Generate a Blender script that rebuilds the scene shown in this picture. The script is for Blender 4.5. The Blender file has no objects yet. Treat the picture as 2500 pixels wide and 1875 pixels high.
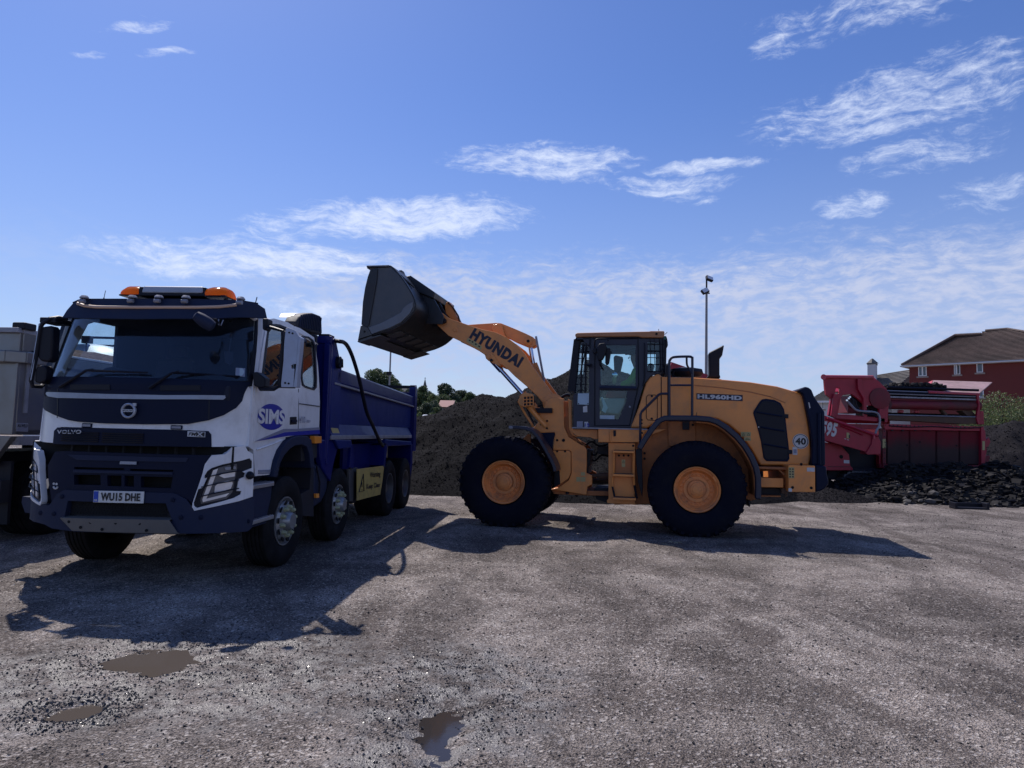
import bpy, bmesh, math, random
import numpy as np
from mathutils import Vector, Matrix
random.seed(7); rng = np.random.default_rng(11)
R = math.radians
# ---------------------------------------------------------------- camera, sky, sun, exposure
SC = bpy.context.scene
FPX, CAMH, PITCH, ROLL = 1680.0, 1.65, R(4.1), R(1.43)     # focal length in pixels of a 2500 px wide frame
cam = bpy.data.cameras.new('camera'); cam.sensor_width = 36; cam.lens = FPX/2500*36
cam.clip_start = 0.05; cam.clip_end = 3000
camo = bpy.data.objects.new('camera', cam); SC.collection.objects.link(camo); SC.camera = camo
camo.matrix_world = Matrix.Translation((0, 0, CAMH)) @ Matrix.Rotation(R(90)+PITCH, 4, 'X') @ Matrix.Rotation(ROLL, 4, 'Z')
SUN_AZ, SUN_EL = R(-33.7), R(52.9)
sun = bpy.data.lights.new('sun', 'SUN'); sun.energy = 4.2; sun.angle = R(0.53); sun.color = (1.0, 0.93, 0.87)
suno = bpy.data.objects.new('sun', sun); SC.collection.objects.link(suno)
sd = Vector((math.sin(SUN_AZ)*math.cos(SUN_EL), math.cos(SUN_AZ)*math.cos(SUN_EL), math.sin(SUN_EL)))
suno.rotation_euler = sd.to_track_quat('Z', 'Y').to_euler(); suno.location = (-20, 40, 60)
SC.view_settings.view_transform = 'Standard'; SC.view_settings.look = 'None'
SC.view_settings.exposure = 0.1; SC.view_settings.gamma = 1
SC.view_settings.use_curve_mapping = False
SC.render.engine = 'CYCLES'
SC.cycles.max_bounces = 7; SC.cycles.transparent_max_bounces = 12

def pix_ray(px, py):
    x = (px-1250)/FPX; y = -(py-937.5)/FPX
    cr, sr = math.cos(ROLL), math.sin(ROLL)
    xc = x*cr-y*sr; yc = x*sr+y*cr
    cp, sp = math.cos(PITCH), math.sin(PITCH)
    return (xc, cp-yc*sp, sp+yc*cp)
class Frame:
    """the local frame of one thing: origin on the ground, x axis turned by rot"""
    def __init__(s, ox, oy, rot=0.0, oz=0.0):
        s.o = (ox, oy, oz); s.rot = rot; s.c = math.cos(rot); s.s = math.sin(rot)
    def loc(s, px, py, X=None, Y=None, Z=None):
        d = pix_ray(px, py); cx, cy = -s.o[0], -s.o[1]
        C = (cx*s.c+cy*s.s, -cx*s.s+cy*s.c, CAMH-s.o[2]); D = (d[0]*s.c+d[1]*s.s, -d[0]*s.s+d[1]*s.c, d[2])
        k = (X-C[0])/D[0] if X is not None else (Y-C[1])/D[1] if Y is not None else (Z-C[2])/D[2]
        return tuple(C[i]+k*D[i] for i in range(3))
TR = Frame(-2.68, 8.40, R(90-4.13)); LO = Frame(-.12, 12.15, R(-11.1)); WO = Frame(0, 0)
z0 = lambda x, y: (x, y)
z1 = lambda x, y: (x*.3707, 650+y*.3707)
z2 = lambda x, y: (x*.3707, 950+y*.3707)
z2b = lambda x, y: (400+x*.13562, 1050+y*.13562)
z3 = lambda x, y: (600+x*.33156, 750+y*.33156)
z3b = lambda x, y: (560+x*.13562, 720+y*.13562)
z4 = lambda x, y: (850+x*.27125, 630+y*.27125)
z4b = lambda x, y: (1330+x*.16876, 780+y*.16876)
z5 = lambda x, y: (1100+x*.33149, 780+y*.33149)
z6 = lambda x, y: (1500+x*.33156, 780+y*.33156)
z7 = lambda x, y: (1950+x*.30137, 780+y*.30137)
z8 = lambda x, y: (x*.5651, 1250+y*.5651)
z1b = lambda x, y: (x*.18083, 680+y*.18083)
z8b = lambda x, y: (880+x*.16275, 850+y*.16275)
def P(F, zz, pts, **k): return [F.loc(*zz(*p), **k) for p in pts]
def XZ(F, zz, pts, Y): return [(q[0], q[2]) for q in P(F, zz, pts, Y=Y)]

# ---------------------------------------------------------------- node helpers
class NT:
    def __init__(s, nt): s.nt = nt
    def n(s, t, **k):
        n = s.nt.nodes.new(t)
        for a, b in k.items():
            if a in n.inputs.keys() if isinstance(a, str) else False: s.put(n.inputs[a], b)
            else: setattr(n, a, b)
        return n
    def put(s, inp, v):
        if hasattr(v, 'is_output'): s.nt.links.new(v, inp)
        else: inp.default_value = v
    def math(s, op, a, b=None, c=None, clamp=False):
        n = s.nt.nodes.new('ShaderNodeMath'); n.operation = op; n.use_clamp = clamp
        for i, v in enumerate((a, b, c)):
            if v is not None: s.put(n.inputs[i], v)
        return n.outputs[0]
    def mix(s, f, a, b, mode='MIX'):
        n = s.nt.nodes.new('ShaderNodeMix'); n.data_type = 'RGBA'; n.blend_type = mode
        s.put(n.inputs[0], f); s.put(n.inputs[6], a); s.put(n.inputs[7], b); return n.outputs[2]
    def noise(s, vec, scale, detail=4, rough=.55, dist=0, out=0):
        n = s.nt.nodes.new('ShaderNodeTexNoise'); s.put(n.inputs['Vector'], vec)
        for k, v in (('Scale', scale), ('Detail', detail), ('Roughness', rough), ('Distortion', dist)): s.put(n.inputs[k], v)
        return n.outputs[out]
    def ramp(s, f, lo, hi, a=0., b=1.):
        n = s.nt.nodes.new('ShaderNodeMapRange'); n.interpolation_type = 'SMOOTHSTEP'
        for i, v in enumerate((f, lo, hi, a, b)): s.put(n.inputs[i], v)
        return n.outputs[0]
    def mapping(s, vec, scale=(1, 1, 1), rot=(0, 0, 0), loc=(0, 0, 0)):
        n = s.nt.nodes.new('ShaderNodeMapping'); s.put(n.inputs[0], vec)
        n.inputs[1].default_value = loc; n.inputs[2].default_value = rot; n.inputs[3].default_value = scale; return n.outputs[0]
    def bump(s, h, strength=.3, dist=.01, normal=None):
        n = s.nt.nodes.new('ShaderNodeBump'); n.inputs['Strength'].default_value = strength
        n.inputs['Distance'].default_value = dist; s.put(n.inputs['Height'], h)
        if normal is not None: s.put(n.inputs['Normal'], normal)
        return n.outputs[0]
def rgb(c): return (c[0], c[1], c[2], 1)

# ---------------------------------------------------------------- world
def make_world():
    w = bpy.data.worlds.new('World'); SC.world = w; w.use_nodes = True
    nt = w.node_tree; nt.nodes.clear(); g = NT(nt)
    out = nt.nodes.new('ShaderNodeOutputWorld'); bg = nt.nodes.new('ShaderNodeBackground')
    nt.links.new(bg.outputs[0], out.inputs[0]); bg.inputs[1].default_value = SKY_STRENGTH
    sky = nt.nodes.new('ShaderNodeTexSky'); sky.sky_type = 'NISHITA'; sky.sun_disc = False
    sky.sun_elevation = SUN_EL; sky.sun_rotation = SUN_AZ; sky.altitude = 50
    sky.air_density = 1.0; sky.dust_density = 0.35; sky.ozone_density = 3.2
    hs = nt.nodes.new('ShaderNodeHueSaturation'); hs.inputs['Saturation'].default_value = 1.22
    hs.inputs['Hue'].default_value = 0.512
    nt.links.new(sky.outputs[0], hs.inputs['Color'])
    base = g.mix(1.0, hs.outputs[0], (1.24, 1.33, 1.52, 1), 'MULTIPLY')
    tc = nt.nodes.new('ShaderNodeTexCoord'); sep = nt.nodes.new('ShaderNodeSeparateXYZ')
    nt.links.new(tc.outputs['Generated'], sep.inputs[0])
    x, y, z = sep.outputs
    az = g.math('ARCTAN2', x, y); el = g.math('ARCSINE', z)
    def azel(px, py):
        d = Vector(pix_ray(px, py)).normalized(); return math.atan2(d.x, d.y), math.asin(d.z)
    comb = nt.nodes.new('ShaderNodeCombineXYZ'); g.put(comb.inputs[0], az); g.put(comb.inputs[1], el)
    vec = comb.outputs[0]
    warp = g.noise(vec, 7, 3, .6, out=1)
    wv = nt.nodes.new('ShaderNodeVectorMath'); wv.operation = 'MULTIPLY_ADD'
    g.put(wv.inputs[0], warp); wv.inputs[1].default_value = (.05, .05, 0); g.put(wv.inputs[2], vec); wvec = wv.outputs[0]
    ws = nt.nodes.new('ShaderNodeSeparateXYZ'); g.put(ws.inputs[0], wvec)
    waz, wel = g.math('SUBTRACT', ws.outputs[0], .025), g.math('SUBTRACT', ws.outputs[1], .025)
    fine = g.noise(g.mapping(wvec, (1, 2.6, 1), (0, 0, R(-6))), 34, 9, .72, .25)
    streak = g.noise(g.mapping(wvec, (1, 5.5, 1), (0, 0, R(-4))), 9, 8, .62, .6)
    tex = g.math('ADD', g.math('MULTIPLY', fine, .58), g.math('MULTIPLY', streak, .42))
    total = None
    # pixel ends of each cirrus patch only say in which direction of the sky it hangs
    for (xa, ya, xb, yb, hh, dens, soft) in [
        (190, 600, 980, 655, 50, .85, .3), (560, 575, 800, 560, 62, .5, .3), (690, 525, 1290, 525, 58, 1.0, .32), (1090, 385, 1560, 385, 52, .8, .32),
        (1560, 405, 1880, 395, 17, 1.0, .3), (1450, 445, 1800, 440, 22, .75, .3), (1830, 320, 2560, 170, 80, .62, .3), (2030, 250, 2560, 110, 60, .45, .3),
        (1810, 120, 1960, 70, 42, .6, .3), (1800, 60, 2420, -10, 45, .42, .3), (1990, 525, 2190, 490, 30, .75, .3), (2290, 480, 2520, 440, 40, .45, .3),
        (240, 62, 440, 72, 14, .55, .3), (340, 132, 470, 138, 10, .55, .3), (180, 122, 270, 126, 8, .45, .3), (330, 38, 400, 44, 9, .4, .3),
        (600, 745, 1000, 790, 34, .55, .3), (2060, 420, 2460, 320, 46, .5, .3), (1600, 470, 1760, 480, 16, .35, .3)]:
        a0, e0 = azel(xa, ya); a1, e1 = azel(xb, yb); cx, cy = (a0+a1)/2, (e0+e1)/2
        L = math.hypot(a1-a0, e1-e0)/2*1.1; th = math.atan2(e1-e0, a1-a0); Hh = hh/FPX
        dx = g.math('SUBTRACT', waz, cx); dy = g.math('SUBTRACT', wel, cy)
        u = g.math('ADD', g.math('MULTIPLY', dx, math.cos(th)/L), g.math('MULTIPLY', dy, math.sin(th)/L))
        v = g.math('ADD', g.math('MULTIPLY', dx, -math.sin(th)/Hh), g.math('MULTIPLY', dy, math.cos(th)/Hh))
        r2 = g.math('ADD', g.math('MULTIPLY', u, u), g.math('MULTIPLY', v, v))
        m = g.math('MULTIPLY', g.math('SUBTRACT', 1.15, r2, clamp=True), dens)
        total = m if total is None else g.math('MAXIMUM', total, m)
    # cover = texture threshold raised by the mask
    cov = g.ramp(g.math('ADD', g.math('MULTIPLY_ADD', tex, 1.7, -.35), g.math('MULTIPLY', total, .42)), .54, 1.10, 0, 1)
    cov = g.math('MULTIPLY', cov, g.ramp(total, 0, .25))
    # low broad veil, higher towards the right, and its ripples
    edge = g.math('ADD', g.math('MULTIPLY', az, .015), .242)
    rip = g.noise(g.mapping(wvec, (1, 2.4, 1), (0, 0, R(-12))), 34, 6, .6, .2)
    d = g.math('SUBTRACT', edge, wel)
    veil = g.math('MULTIPLY', g.ramp(g.math('ADD', d, g.math('MULTIPLY', g.math('SUBTRACT', tex, .5), .20)), -.03, .05), g.ramp(az, -.50, -.12, .15, 1))
    veilt = g.math('MULTIPLY', veil, g.ramp(g.math('ADD', g.math('MULTIPLY', rip, .6), g.math('MULTIPLY', tex, .4)), .40, .60, .34, 1.0))
    low = g.ramp(el, .05, .20, .60, 1)
    veilt = g.math('MULTIPLY', veilt, low)
    col = g.mix(g.math('MULTIPLY', veilt, .95), base, (7.6, 8.2, 10.4, 1))
    haze = g.ramp(el, -.02, .50, .55, .07)
    col = g.mix(haze, col, (5.2, 6.2, 9.2, 1))
    col = g.mix(g.math('MULTIPLY', cov, .85), col, (9.6, 10.6, 13.0, 1))
    g.put(bg.inputs[0], col)
SKY_STRENGTH = 0.078
make_world()

# ---------------------------------------------------------------- materials
MATS = {}
def mat(name, col, rough=.5, metal=0., var=.12, vscale=3., bump=0., bscale=60., dust=0., dustcol=(.16, .14, .12), dscale=2.2, coat=0., spec=.5, streaks=0.):
    if name in MATS: return MATS[name]
    m = bpy.data.materials.new(name); m.use_nodes = True; nt = m.node_tree; g = NT(nt)
    b = nt.nodes['Principled BSDF']; tc = nt.nodes.new('ShaderNodeTexCoord').outputs['Object']
    n1 = g.noise(tc, vscale, 5, .6)
    c = g.mix(n1, rgb([v*(1-var) for v in col]), rgb([min(1, v*(1+var)) for v in col]))
    rr = g.math('ADD', rough-.08, g.math('MULTIPLY', n1, .16))
    if dust > 0:
        n2 = g.noise(tc, dscale, 7, .7, .3)
        f = g.math('MULTIPLY', g.ramp(n2, .42, .72), dust)
        if streaks > 0:
            n3 = g.noise(g.mapping(tc, (9, 9, .8)), 1.5, 4, .6)
            f = g.math('MAXIMUM', f, g.math('MULTIPLY', g.ramp(n3, .55, .75), streaks))
        c = g.mix(f, c, rgb(dustcol)); rr = g.math('ADD', rr, g.math('MULTIPLY', f, .3), clamp=True)
    g.put(b.inputs['Base Color'], c); g.put(b.inputs['Roughness'], rr); b.inputs['Metallic'].default_value = metal
    b.inputs['Coat Weight'].default_value = coat; b.inputs['Coat Roughness'].default_value = .08
    b.inputs['Specular IOR Level'].default_value = spec
    if bump: g.put(b.inputs['Normal'], g.bump(g.noise(tc, bscale, 4, .6), bump, .01))
    MATS[name] = m; return m
def glass(name, tint, gloss=1.5, rough=.0, base=.03):
    m = bpy.data.materials.new(name); m.use_nodes = True; nt = m.node_tree; g = NT(nt); nt.nodes.clear()
    o = nt.nodes.new('ShaderNodeOutputMaterial'); t = nt.nodes.new('ShaderNodeBsdfTransparent'); t.inputs[0].default_value = rgb(tint)
    gl = nt.nodes.new('ShaderNodeBsdfGlossy'); gl.inputs['Roughness'].default_value = rough+.01; gl.inputs[0].default_value = (.9, .95, 1, 1)
    fr = nt.nodes.new('ShaderNodeFresnel'); g.put(fr.inputs[0], g.math('ADD', gloss, g.math('MULTIPLY', nt.nodes.new('ShaderNodeNewGeometry').outputs['Backfacing'], 1/gloss-gloss)))
    dirt = nt.nodes.new('ShaderNodeBsdfDiffuse'); dirt.inputs[0].default_value = (.10, .13, .20, 1)  # patchy dirt plus an even bluish haze put into the glass colour
    tc = nt.nodes.new('ShaderNodeTexCoord').outputs['Object']
    m1 = nt.nodes.new('ShaderNodeMixShader'); m2 = nt.nodes.new('ShaderNodeMixShader')
    g.put(m2.inputs[0], g.math('ADD', base, g.math('MULTIPLY', g.ramp(g.noise(tc, 2.5, 5, .6), .4, .75), .04)))
    nt.links.new(t.outputs[0], m2.inputs[1]); nt.links.new(dirt.outputs[0], m2.inputs[2])
    nt.links.new(fr.outputs[0], m1.inputs[0]); nt.links.new(m2.outputs[0], m1.inputs[1]); nt.links.new(gl.outputs[0], m1.inputs[2])
    nt.links.new(m1.outputs[0], o.inputs[0]); return m
M = dict(  # blue veil over dark parts is put into the blacks' base colours
 white=mat('cab_white', (.74, .74, .76), .34, var=.05, dust=.4, dustcol=(.32, .30, .28), coat=.3, streaks=.18),
 navy=mat('cab_black_plastic', (.005, .009, .030), .5, var=.2, dust=.14, dustcol=(.020, .022, .032), bump=.05, bscale=200, spec=.15),
 bumper=mat('bumper_grey', (.013, .021, .055), .55, var=.15, dust=.3, dustcol=(.045, .043, .05), dscale=3, bump=.08, bscale=150, spec=.22),
 skid=mat('skid_plate_metal', (.16, .155, .15), .55, .35, var=.25, dust=.5, dustcol=(.17, .15, .13), dscale=5, bump=.15),
 blue=mat('tipper_blue', (.004, .009, .12), .3, var=.12, dust=.16, dustcol=(.02, .025, .06), spec=.2, coat=.15, streaks=.2),
 bluedirt=mat('tipper_blue_worn', (.006, .016, .13), .45, var=.15, dust=.3, dustcol=(.022, .03, .08), spec=.15, streaks=.35, dscale=1.6),
 rail=mat('worn_rail', (.28, .28, .32), .45, .2, var=.2, dust=.5, dustcol=(.12, .12, .14), dscale=5),
 black=mat('black_paint', (.004, .005, .013), .5, var=.2, dust=.15, dustcol=(.025, .024, .03), spec=.3),
 chassis=mat('chassis_dark', (.008, .009, .018), .65, var=.3, dust=.35, dustcol=(.04, .036, .034)),
 tyre=mat('tyre_rubber', (.007, .008, .017), .85, var=.3, dust=.5, dustcol=(.022, .021, .026), dscale=5, bump=.25, bscale=90, spec=.12),
 tyretruck=mat('truck_tyre_rubber', (.010, .010, .012), .78, var=.3, dust=.6, dustcol=(.03, .028, .032), dscale=5, bump=.2, bscale=90, spec=.12),
 rim=mat('steel_rim', (.30, .31, .33), .38, .55, var=.2, dust=.4, dustcol=(.13, .12, .10), dscale=7),
 rimgrey=mat('grey_rim', (.10, .10, .11), .5, .3, var=.2, dust=.5, dustcol=(.10, .09, .08), dscale=5),
 hole=mat('dark_hole', (.004, .004, .005), .9),
 nut=mat('nut_cap', (.38, .40, .24), .5, var=.2, dust=.3),
 alu=mat('bare_aluminium', (.50, .52, .56), .38, .75, var=.12, dust=.2, dustcol=(.25, .25, .26), dscale=5, bump=.03),
 mirrorback=mat('mirror_steel', (.34, .38, .48), .42, .55, var=.15, dust=.25, dustcol=(.30, .30, .33), dscale=9),
 greybody=mat('grey_tipper', (.20, .20, .205), .30, .55, var=.15, dust=.45, dustcol=(.20, .17, .13), dscale=2.5, coat=.2, streaks=.2),  # warm dust tint also stands for sunlit ground reflected in the body
 amber=mat('amber_lens', (.95, .32, .02), .12, var=.1, coat=.5),
 amberin=mat('amber_reflector', (.95, .30, .04), .3, var=.2),
 lampbar=mat('lamp_bar_lens', (.42, .43, .45), .35, var=.05, dust=.3),
 lens=mat('clear_lamp', (.80, .82, .86), .12, .35, var=.25, vscale=14),
 lensdark=mat('lamp_housing', (.11, .115, .13), .2, .3, var=.3, vscale=9),
 chrome=mat('chrome', (.75, .77, .80), .12, 1., var=.03),
 tube=mat('pinkish_tube', (.62, .42, .30), .45, var=.1),
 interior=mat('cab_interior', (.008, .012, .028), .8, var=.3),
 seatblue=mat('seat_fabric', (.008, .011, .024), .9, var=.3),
 plate=mat('number_plate', (.68, .68, .66), .45, var=.04, dust=.2),
 ink=mat('ink_black', (.006, .006, .008), .5, var=.05),
 eublue=mat('plate_blue', (.01, .06, .42), .5, var=.05),
 logoblue=mat('logo_blue', (.012, .02, .30), .4, var=.05),
 logogrey=mat('stripe_grey', (.22, .23, .30), .4, var=.05),
 silver=mat('silver_letters', (.42, .44, .50), .35, .3, var=.08),
 strip=mat('silver_strip', (.28, .31, .38), .35, .45, var=.1, dust=.3),
 wsign=mat('warning_yellow', (.50, .36, .09), .6, var=.15, dust=.5, dustcol=(.14, .12, .09), dscale=3, streaks=.2),
 yel=mat('sticker_yellow', (.42, .36, .16), .6, var=.1, dust=.2),
 sticker=mat('sticker_white', (.55, .55, .55), .6, var=.05, dust=.2),
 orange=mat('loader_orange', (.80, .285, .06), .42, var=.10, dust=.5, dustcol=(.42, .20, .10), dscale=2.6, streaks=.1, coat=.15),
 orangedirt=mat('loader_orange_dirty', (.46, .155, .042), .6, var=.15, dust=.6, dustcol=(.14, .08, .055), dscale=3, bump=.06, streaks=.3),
 orangerim=mat('loader_rim', (.80, .28, .075), .5, var=.1, dust=.6, dustcol=(.24, .13, .085), dscale=5),
 roofor=mat('loader_roof', (.42, .18, .075), .5, var=.1, dust=.4, dustcol=(.30, .20, .14)),
 rail2=mat('loader_navy_tube', (.007, .011, .034), .4, var=.2, dust=.2, dustcol=(.03, .03, .034)),
 bucket=mat('bucket_steel', (.030, .032, .038), .40, .5, var=.3, dust=.5, dustcol=(.055, .046, .042), dscale=2.2, bump=.15, bscale=30, streaks=.25),
 bucketwear=mat('bucket_wear_plate', (.15, .16, .18), .45, .4, var=.25, dust=.5, dustcol=(.16, .155, .15), dscale=3, bump=.1, bscale=30),
 bucketin=mat('bucket_plate_worn', (.075, .08, .09), .42, .45, var=.25, dust=.5, dustcol=(.13, .125, .12), dscale=2.5, bump=.1, bscale=30),
 rust=mat('rusty_steel', (.10, .055, .035), .75, .1, var=.3, dust=.4, dustcol=(.06, .05, .045), bump=.2, bscale=30),
 hydraulic=mat('hydraulic_chrome', (.55, .60, .70), .12, 1., var=.05),
 red=mat('screener_red', (.34, .006, .030), .45, var=.12, dust=.3, dustcol=(.12, .03, .03), dscale=2.2, streaks=.15),
 redlight=mat('screener_red_faded', (.50, .06, .09), .55, var=.15, dust=.4, dustcol=(.35, .22, .20), dscale=1.6),
 reddust=mat('screener_red_dusty', (.17, .008, .020), .6, var=.15, dust=.85, dustcol=(.075, .045, .04), dscale=.9, streaks=.3),
 sheet=mat('hopper_sheet_worn', (.48, .30, .28), .5, .1, var=.2, dust=.7, dustcol=(.13, .11, .10), dscale=1.5),
 conc=mat('pole_grey', (.24, .24, .25), .6, .2, var=.1),
 upvc=mat('upvc_white', (.72, .72, .72), .4, var=.03),
 stone=mat('lintel_stone', (.30, .24, .21), .8, var=.15),
 render=mat('white_render', (.55, .56, .58), .8, var=.08),
 hivis=mat('hi_vis', (.22, .55, .03), .8, var=.1),
 skin=mat('skin', (.34, .19, .13), .55, var=.08),
 trouser=mat('dark_trousers', (.02, .022, .03), .9, var=.2),
 hair=mat('dark_cap', (.02, .02, .022), .9, var=.2),
 bag=mat('bag_beige', (.34, .30, .26), .8, var=.2, vscale=12),
 redbox=mat('red_cushion', (.30, .03, .03), .6, var=.15),
 paleplate=mat('pale_blue_plate', (.38, .50, .58), .4, var=.08, dust=.3),
 tarp=mat('lorry_bonnet_pale', (.42, .46, .52), .45, var=.08, coat=.2),
 bark=mat('bark', (.07, .055, .045), .9, var=.25, bump=.4, bscale=8),
 cutting=mat('cutting_edge_steel', (.09, .088, .085), .5, .45, var=.3, dust=.5, dustcol=(.13, .12, .11), dscale=6, bump=.15),
)
M['glass'] = glass('cab_glass', (.90, .95, .98), 1.45, base=.03); M['sideglass'] = glass('side_glass', (.90, .96, .98), 1.5, base=.004)
M['loaderglass'] = glass('loader_glass', (.74, .90, .92), 1.45, base=.02)
am = M['amber'].node_tree; g_ = NT(am); tl_ = am.nodes.new('ShaderNodeBsdfTranslucent'); tl_.inputs[0].default_value = (1, .36, .04, 1)
mx_ = am.nodes.new('ShaderNodeMixShader'); mx_.inputs[0].default_value = .75; am.links.new(am.nodes['Principled BSDF'].outputs[0], mx_.inputs[1]); am.links.new(tl_.outputs[0], mx_.inputs[2]); am.links.new(mx_.outputs[0], am.nodes['Material Output'].inputs[0])
def low_dust(name, base, dustc, z0_, z1_):
    m = mat(name, base, .6, spec=.2, var=.15, dust=.4, dustcol=dustc, dscale=1.2, streaks=.3); m = m.copy(); nt = m.node_tree; g = NT(nt); b = nt.nodes['Principled BSDF']
    tc = nt.nodes.new('ShaderNodeTexCoord').outputs['Object']; sp = nt.nodes.new('ShaderNodeSeparateXYZ'); g.put(sp.inputs[0], tc)
    f = g.ramp(g.math('ADD', sp.outputs[2], g.math('MULTIPLY', g.noise(tc, 1.6, 5, .65), .7)), z0_, z1_, .92, 0)
    src = b.inputs['Base Color'].links[0].from_socket; g.put(b.inputs['Base Color'], g.mix(f, src, rgb(dustc))); return m
M['skirt'] = low_dust('screener_skirt_muddy', (.16, .008, .018), (.035, .028, .028), 1.75, 2.35)
M['housepane'] = mat('house_pane', (.05, .07, .10), .08, var=.3, coat=.6)

# ---------------------------------------------------------------- mesh helpers
def basis(d):
    d = Vector(d).normalized(); a = Vector((0, 0, 1)) if abs(d.z) < .9 else Vector((1, 0, 0))
    u = d.cross(a).normalized(); return u, d.cross(u).normalized(), d
class MB:
    def __init__(s): s.v = []; s.f = []
    def add(s, v, f):
        k = len(s.v); s.v += [tuple(p) for p in v]; s.f += [[i+k for i in q] for q in f]; return s
    def box(s, x0, x1, y0, y1, z0_, z1_):
        v = [(x, y, z) for z in (z0_, z1_) for y in (y0, y1) for x in (x0, x1)]
        return s.add(v, [(0, 2, 3, 1), (4, 5, 7, 6), (0, 1, 5, 4), (2, 6, 7, 3), (0, 4, 6, 2), (1, 3, 7, 5)])
    def prism(s, pts, vec):
        n = len(pts); vec = Vector(vec); q = [tuple(Vector(p)+vec) for p in pts]
        return s.add(list(pts)+q, [list(range(n))[::-1], list(range(n, 2*n))]+[[i, (i+1) % n, n+(i+1) % n, n+i] for i in range(n)])
    def py(s, xz, y0, y1): return s.prism([(x, y0, z) for x, z in xz], (0, y1-y0, 0))
    def tube(s, pts, r, n=8, closed=False):
        pts = [Vector(p) for p in pts]; m = len(pts); rs = r if isinstance(r, (list, tuple)) else [r]*m
        u = None; v = []
        for i, p in enumerate(pts):
            a = pts[i-1] if (i or closed) else p; b = pts[(i+1) % m] if (i < m-1 or closed) else p
            d = (b-a).normalized()
            if u is None: u = basis(d)[0]
            u = (u-d*u.dot(d)).normalized(); w = d.cross(u)
            v += [p+rs[i]*(u*math.cos(2*math.pi*k/n)+w*math.sin(2*math.pi*k/n)) for k in range(n)]
        f = [[i*n+k, i*n+(k+1) % n, ((i+1) % m)*n+(k+1) % n, ((i+1) % m)*n+k] for i in range(m if closed else m-1) for k in range(n)]
        if not closed: f += [list(range(n))[::-1], list(range((m-1)*n, m*n))]
        return s.add(v, f)
    def lathe(s, prof, c, axis, n=32, cap=True):
        u, w, d = basis(axis); c = Vector(c); v = []
        for h, r in prof: v += [c+d*h+r*(u*math.cos(2*math.pi*k/n)+w*math.sin(2*math.pi*k/n)) for k in range(n)]
        m = len(prof); f = [[i*n+k, i*n+(k+1) % n, (i+1)*n+(k+1) % n, (i+1)*n+k] for i in range(m-1) for k in range(n)]
        if cap: f += [list(range(n))[::-1], list(range((m-1)*n, m*n))]
        return s.add(v, f)
    def cyl(s, a, b, r, n=12): return s.tube([a, b], r, n)
    def grid(s, rows):
        n = len(rows[0]); m = len(rows); v = [p for r_ in rows for p in r_]
        return s.add(v, [[i*n+j, i*n+j+1, (i+1)*n+j+1, (i+1)*n+j] for i in range(m-1) for j in range(n-1)])
    def build(s, name, m, parent=None, smooth=32, bevel=0., solid=0., recalc=True, segs=2, off=-1):
        me = bpy.data.meshes.new(name); me.from_pydata(s.v, [], s.f)
        if recalc:
            bm = bmesh.new(); bm.from_mesh(me); bmesh.ops.recalc_face_normals(bm, faces=bm.faces); bm.to_mesh(me); bm.free()
        return finish(me, name, m, parent, smooth, bevel, solid, segs, off)
def finish(me, name, m, parent=None, smooth=32, bevel=0., solid=0., segs=2, off=-1):
    me.materials.append(M[m] if isinstance(m, str) else m)
    if smooth: me.shade_smooth(); me.set_sharp_from_angle(angle=R(smooth))
    else: me.shade_flat()
    o = bpy.data.objects.new(name, me); SC.collection.objects.link(o)
    if parent is not None: o.parent = parent
    if solid:
        md = o.modifiers.new('solidify', 'SOLIDIFY'); md.thickness = solid; md.offset = off
    if bevel:
        md = o.modifiers.new('bevel', 'BEVEL'); md.width = bevel; md.segments = segs; md.limit_method = 'ANGLE'; md.angle_limit = R(35); md.harden_normals = True
    elif solid:
        md = o.modifiers.new('split', 'EDGE_SPLIT'); md.split_angle = R(35); md.use_edge_sharp = False
    return o
def thing(name, label, cat, F=None, group=None, loc=None, rot=0):
    o = bpy.data.objects.new(name, None); SC.collection.objects.link(o); o.empty_display_size = .2
    if F is not None: o.location = F.o; o.rotation_euler = (0, 0, F.rot)
    if loc is not None: o.location = loc; o.rotation_euler = (0, 0, rot)
    return tag(o, label, cat, group)
def tag(o, label=None, cat=None, group=None, kind=None):
    if label: o['label'] = label
    if cat: o['category'] = cat
    if group: o['group'] = group
    if kind: o['kind'] = kind
    return o
def sub(name, parent, loc=(0, 0, 0)):
    o = bpy.data.objects.new(name, None); SC.collection.objects.link(o); o.parent = parent; o.location = loc; o.empty_display_size = .1; return o
def copy_tree(o, parent=None):
    c = o.copy(); SC.collection.objects.link(c)
    if parent is not None: c.parent = parent
    for ch in list(o.children): copy_tree(ch, c)
    return c
def mirror_about(o, plane_y, parent=None):
    """a copy of a part (and its own parts) mirrored across the thing's centre line"""
    def rec(src, par, top):
        c = src.copy(); SC.collection.objects.link(c); c.parent = par
        if src.type == 'MESH':
            me = src.data.copy(); c.data = me
            co = np.zeros(len(me.vertices)*3); me.vertices.foreach_get('co', co); co = co.reshape(-1, 3)
            co[:, 1] = (2*plane_y if top or True else 0)-co[:, 1]; me.vertices.foreach_set('co', co.ravel()); me.flip_normals()
        for ch in list(src.children): rec(ch, c, False)
        return c
    return rec(o, parent if parent is not None else o.parent, True)
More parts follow.
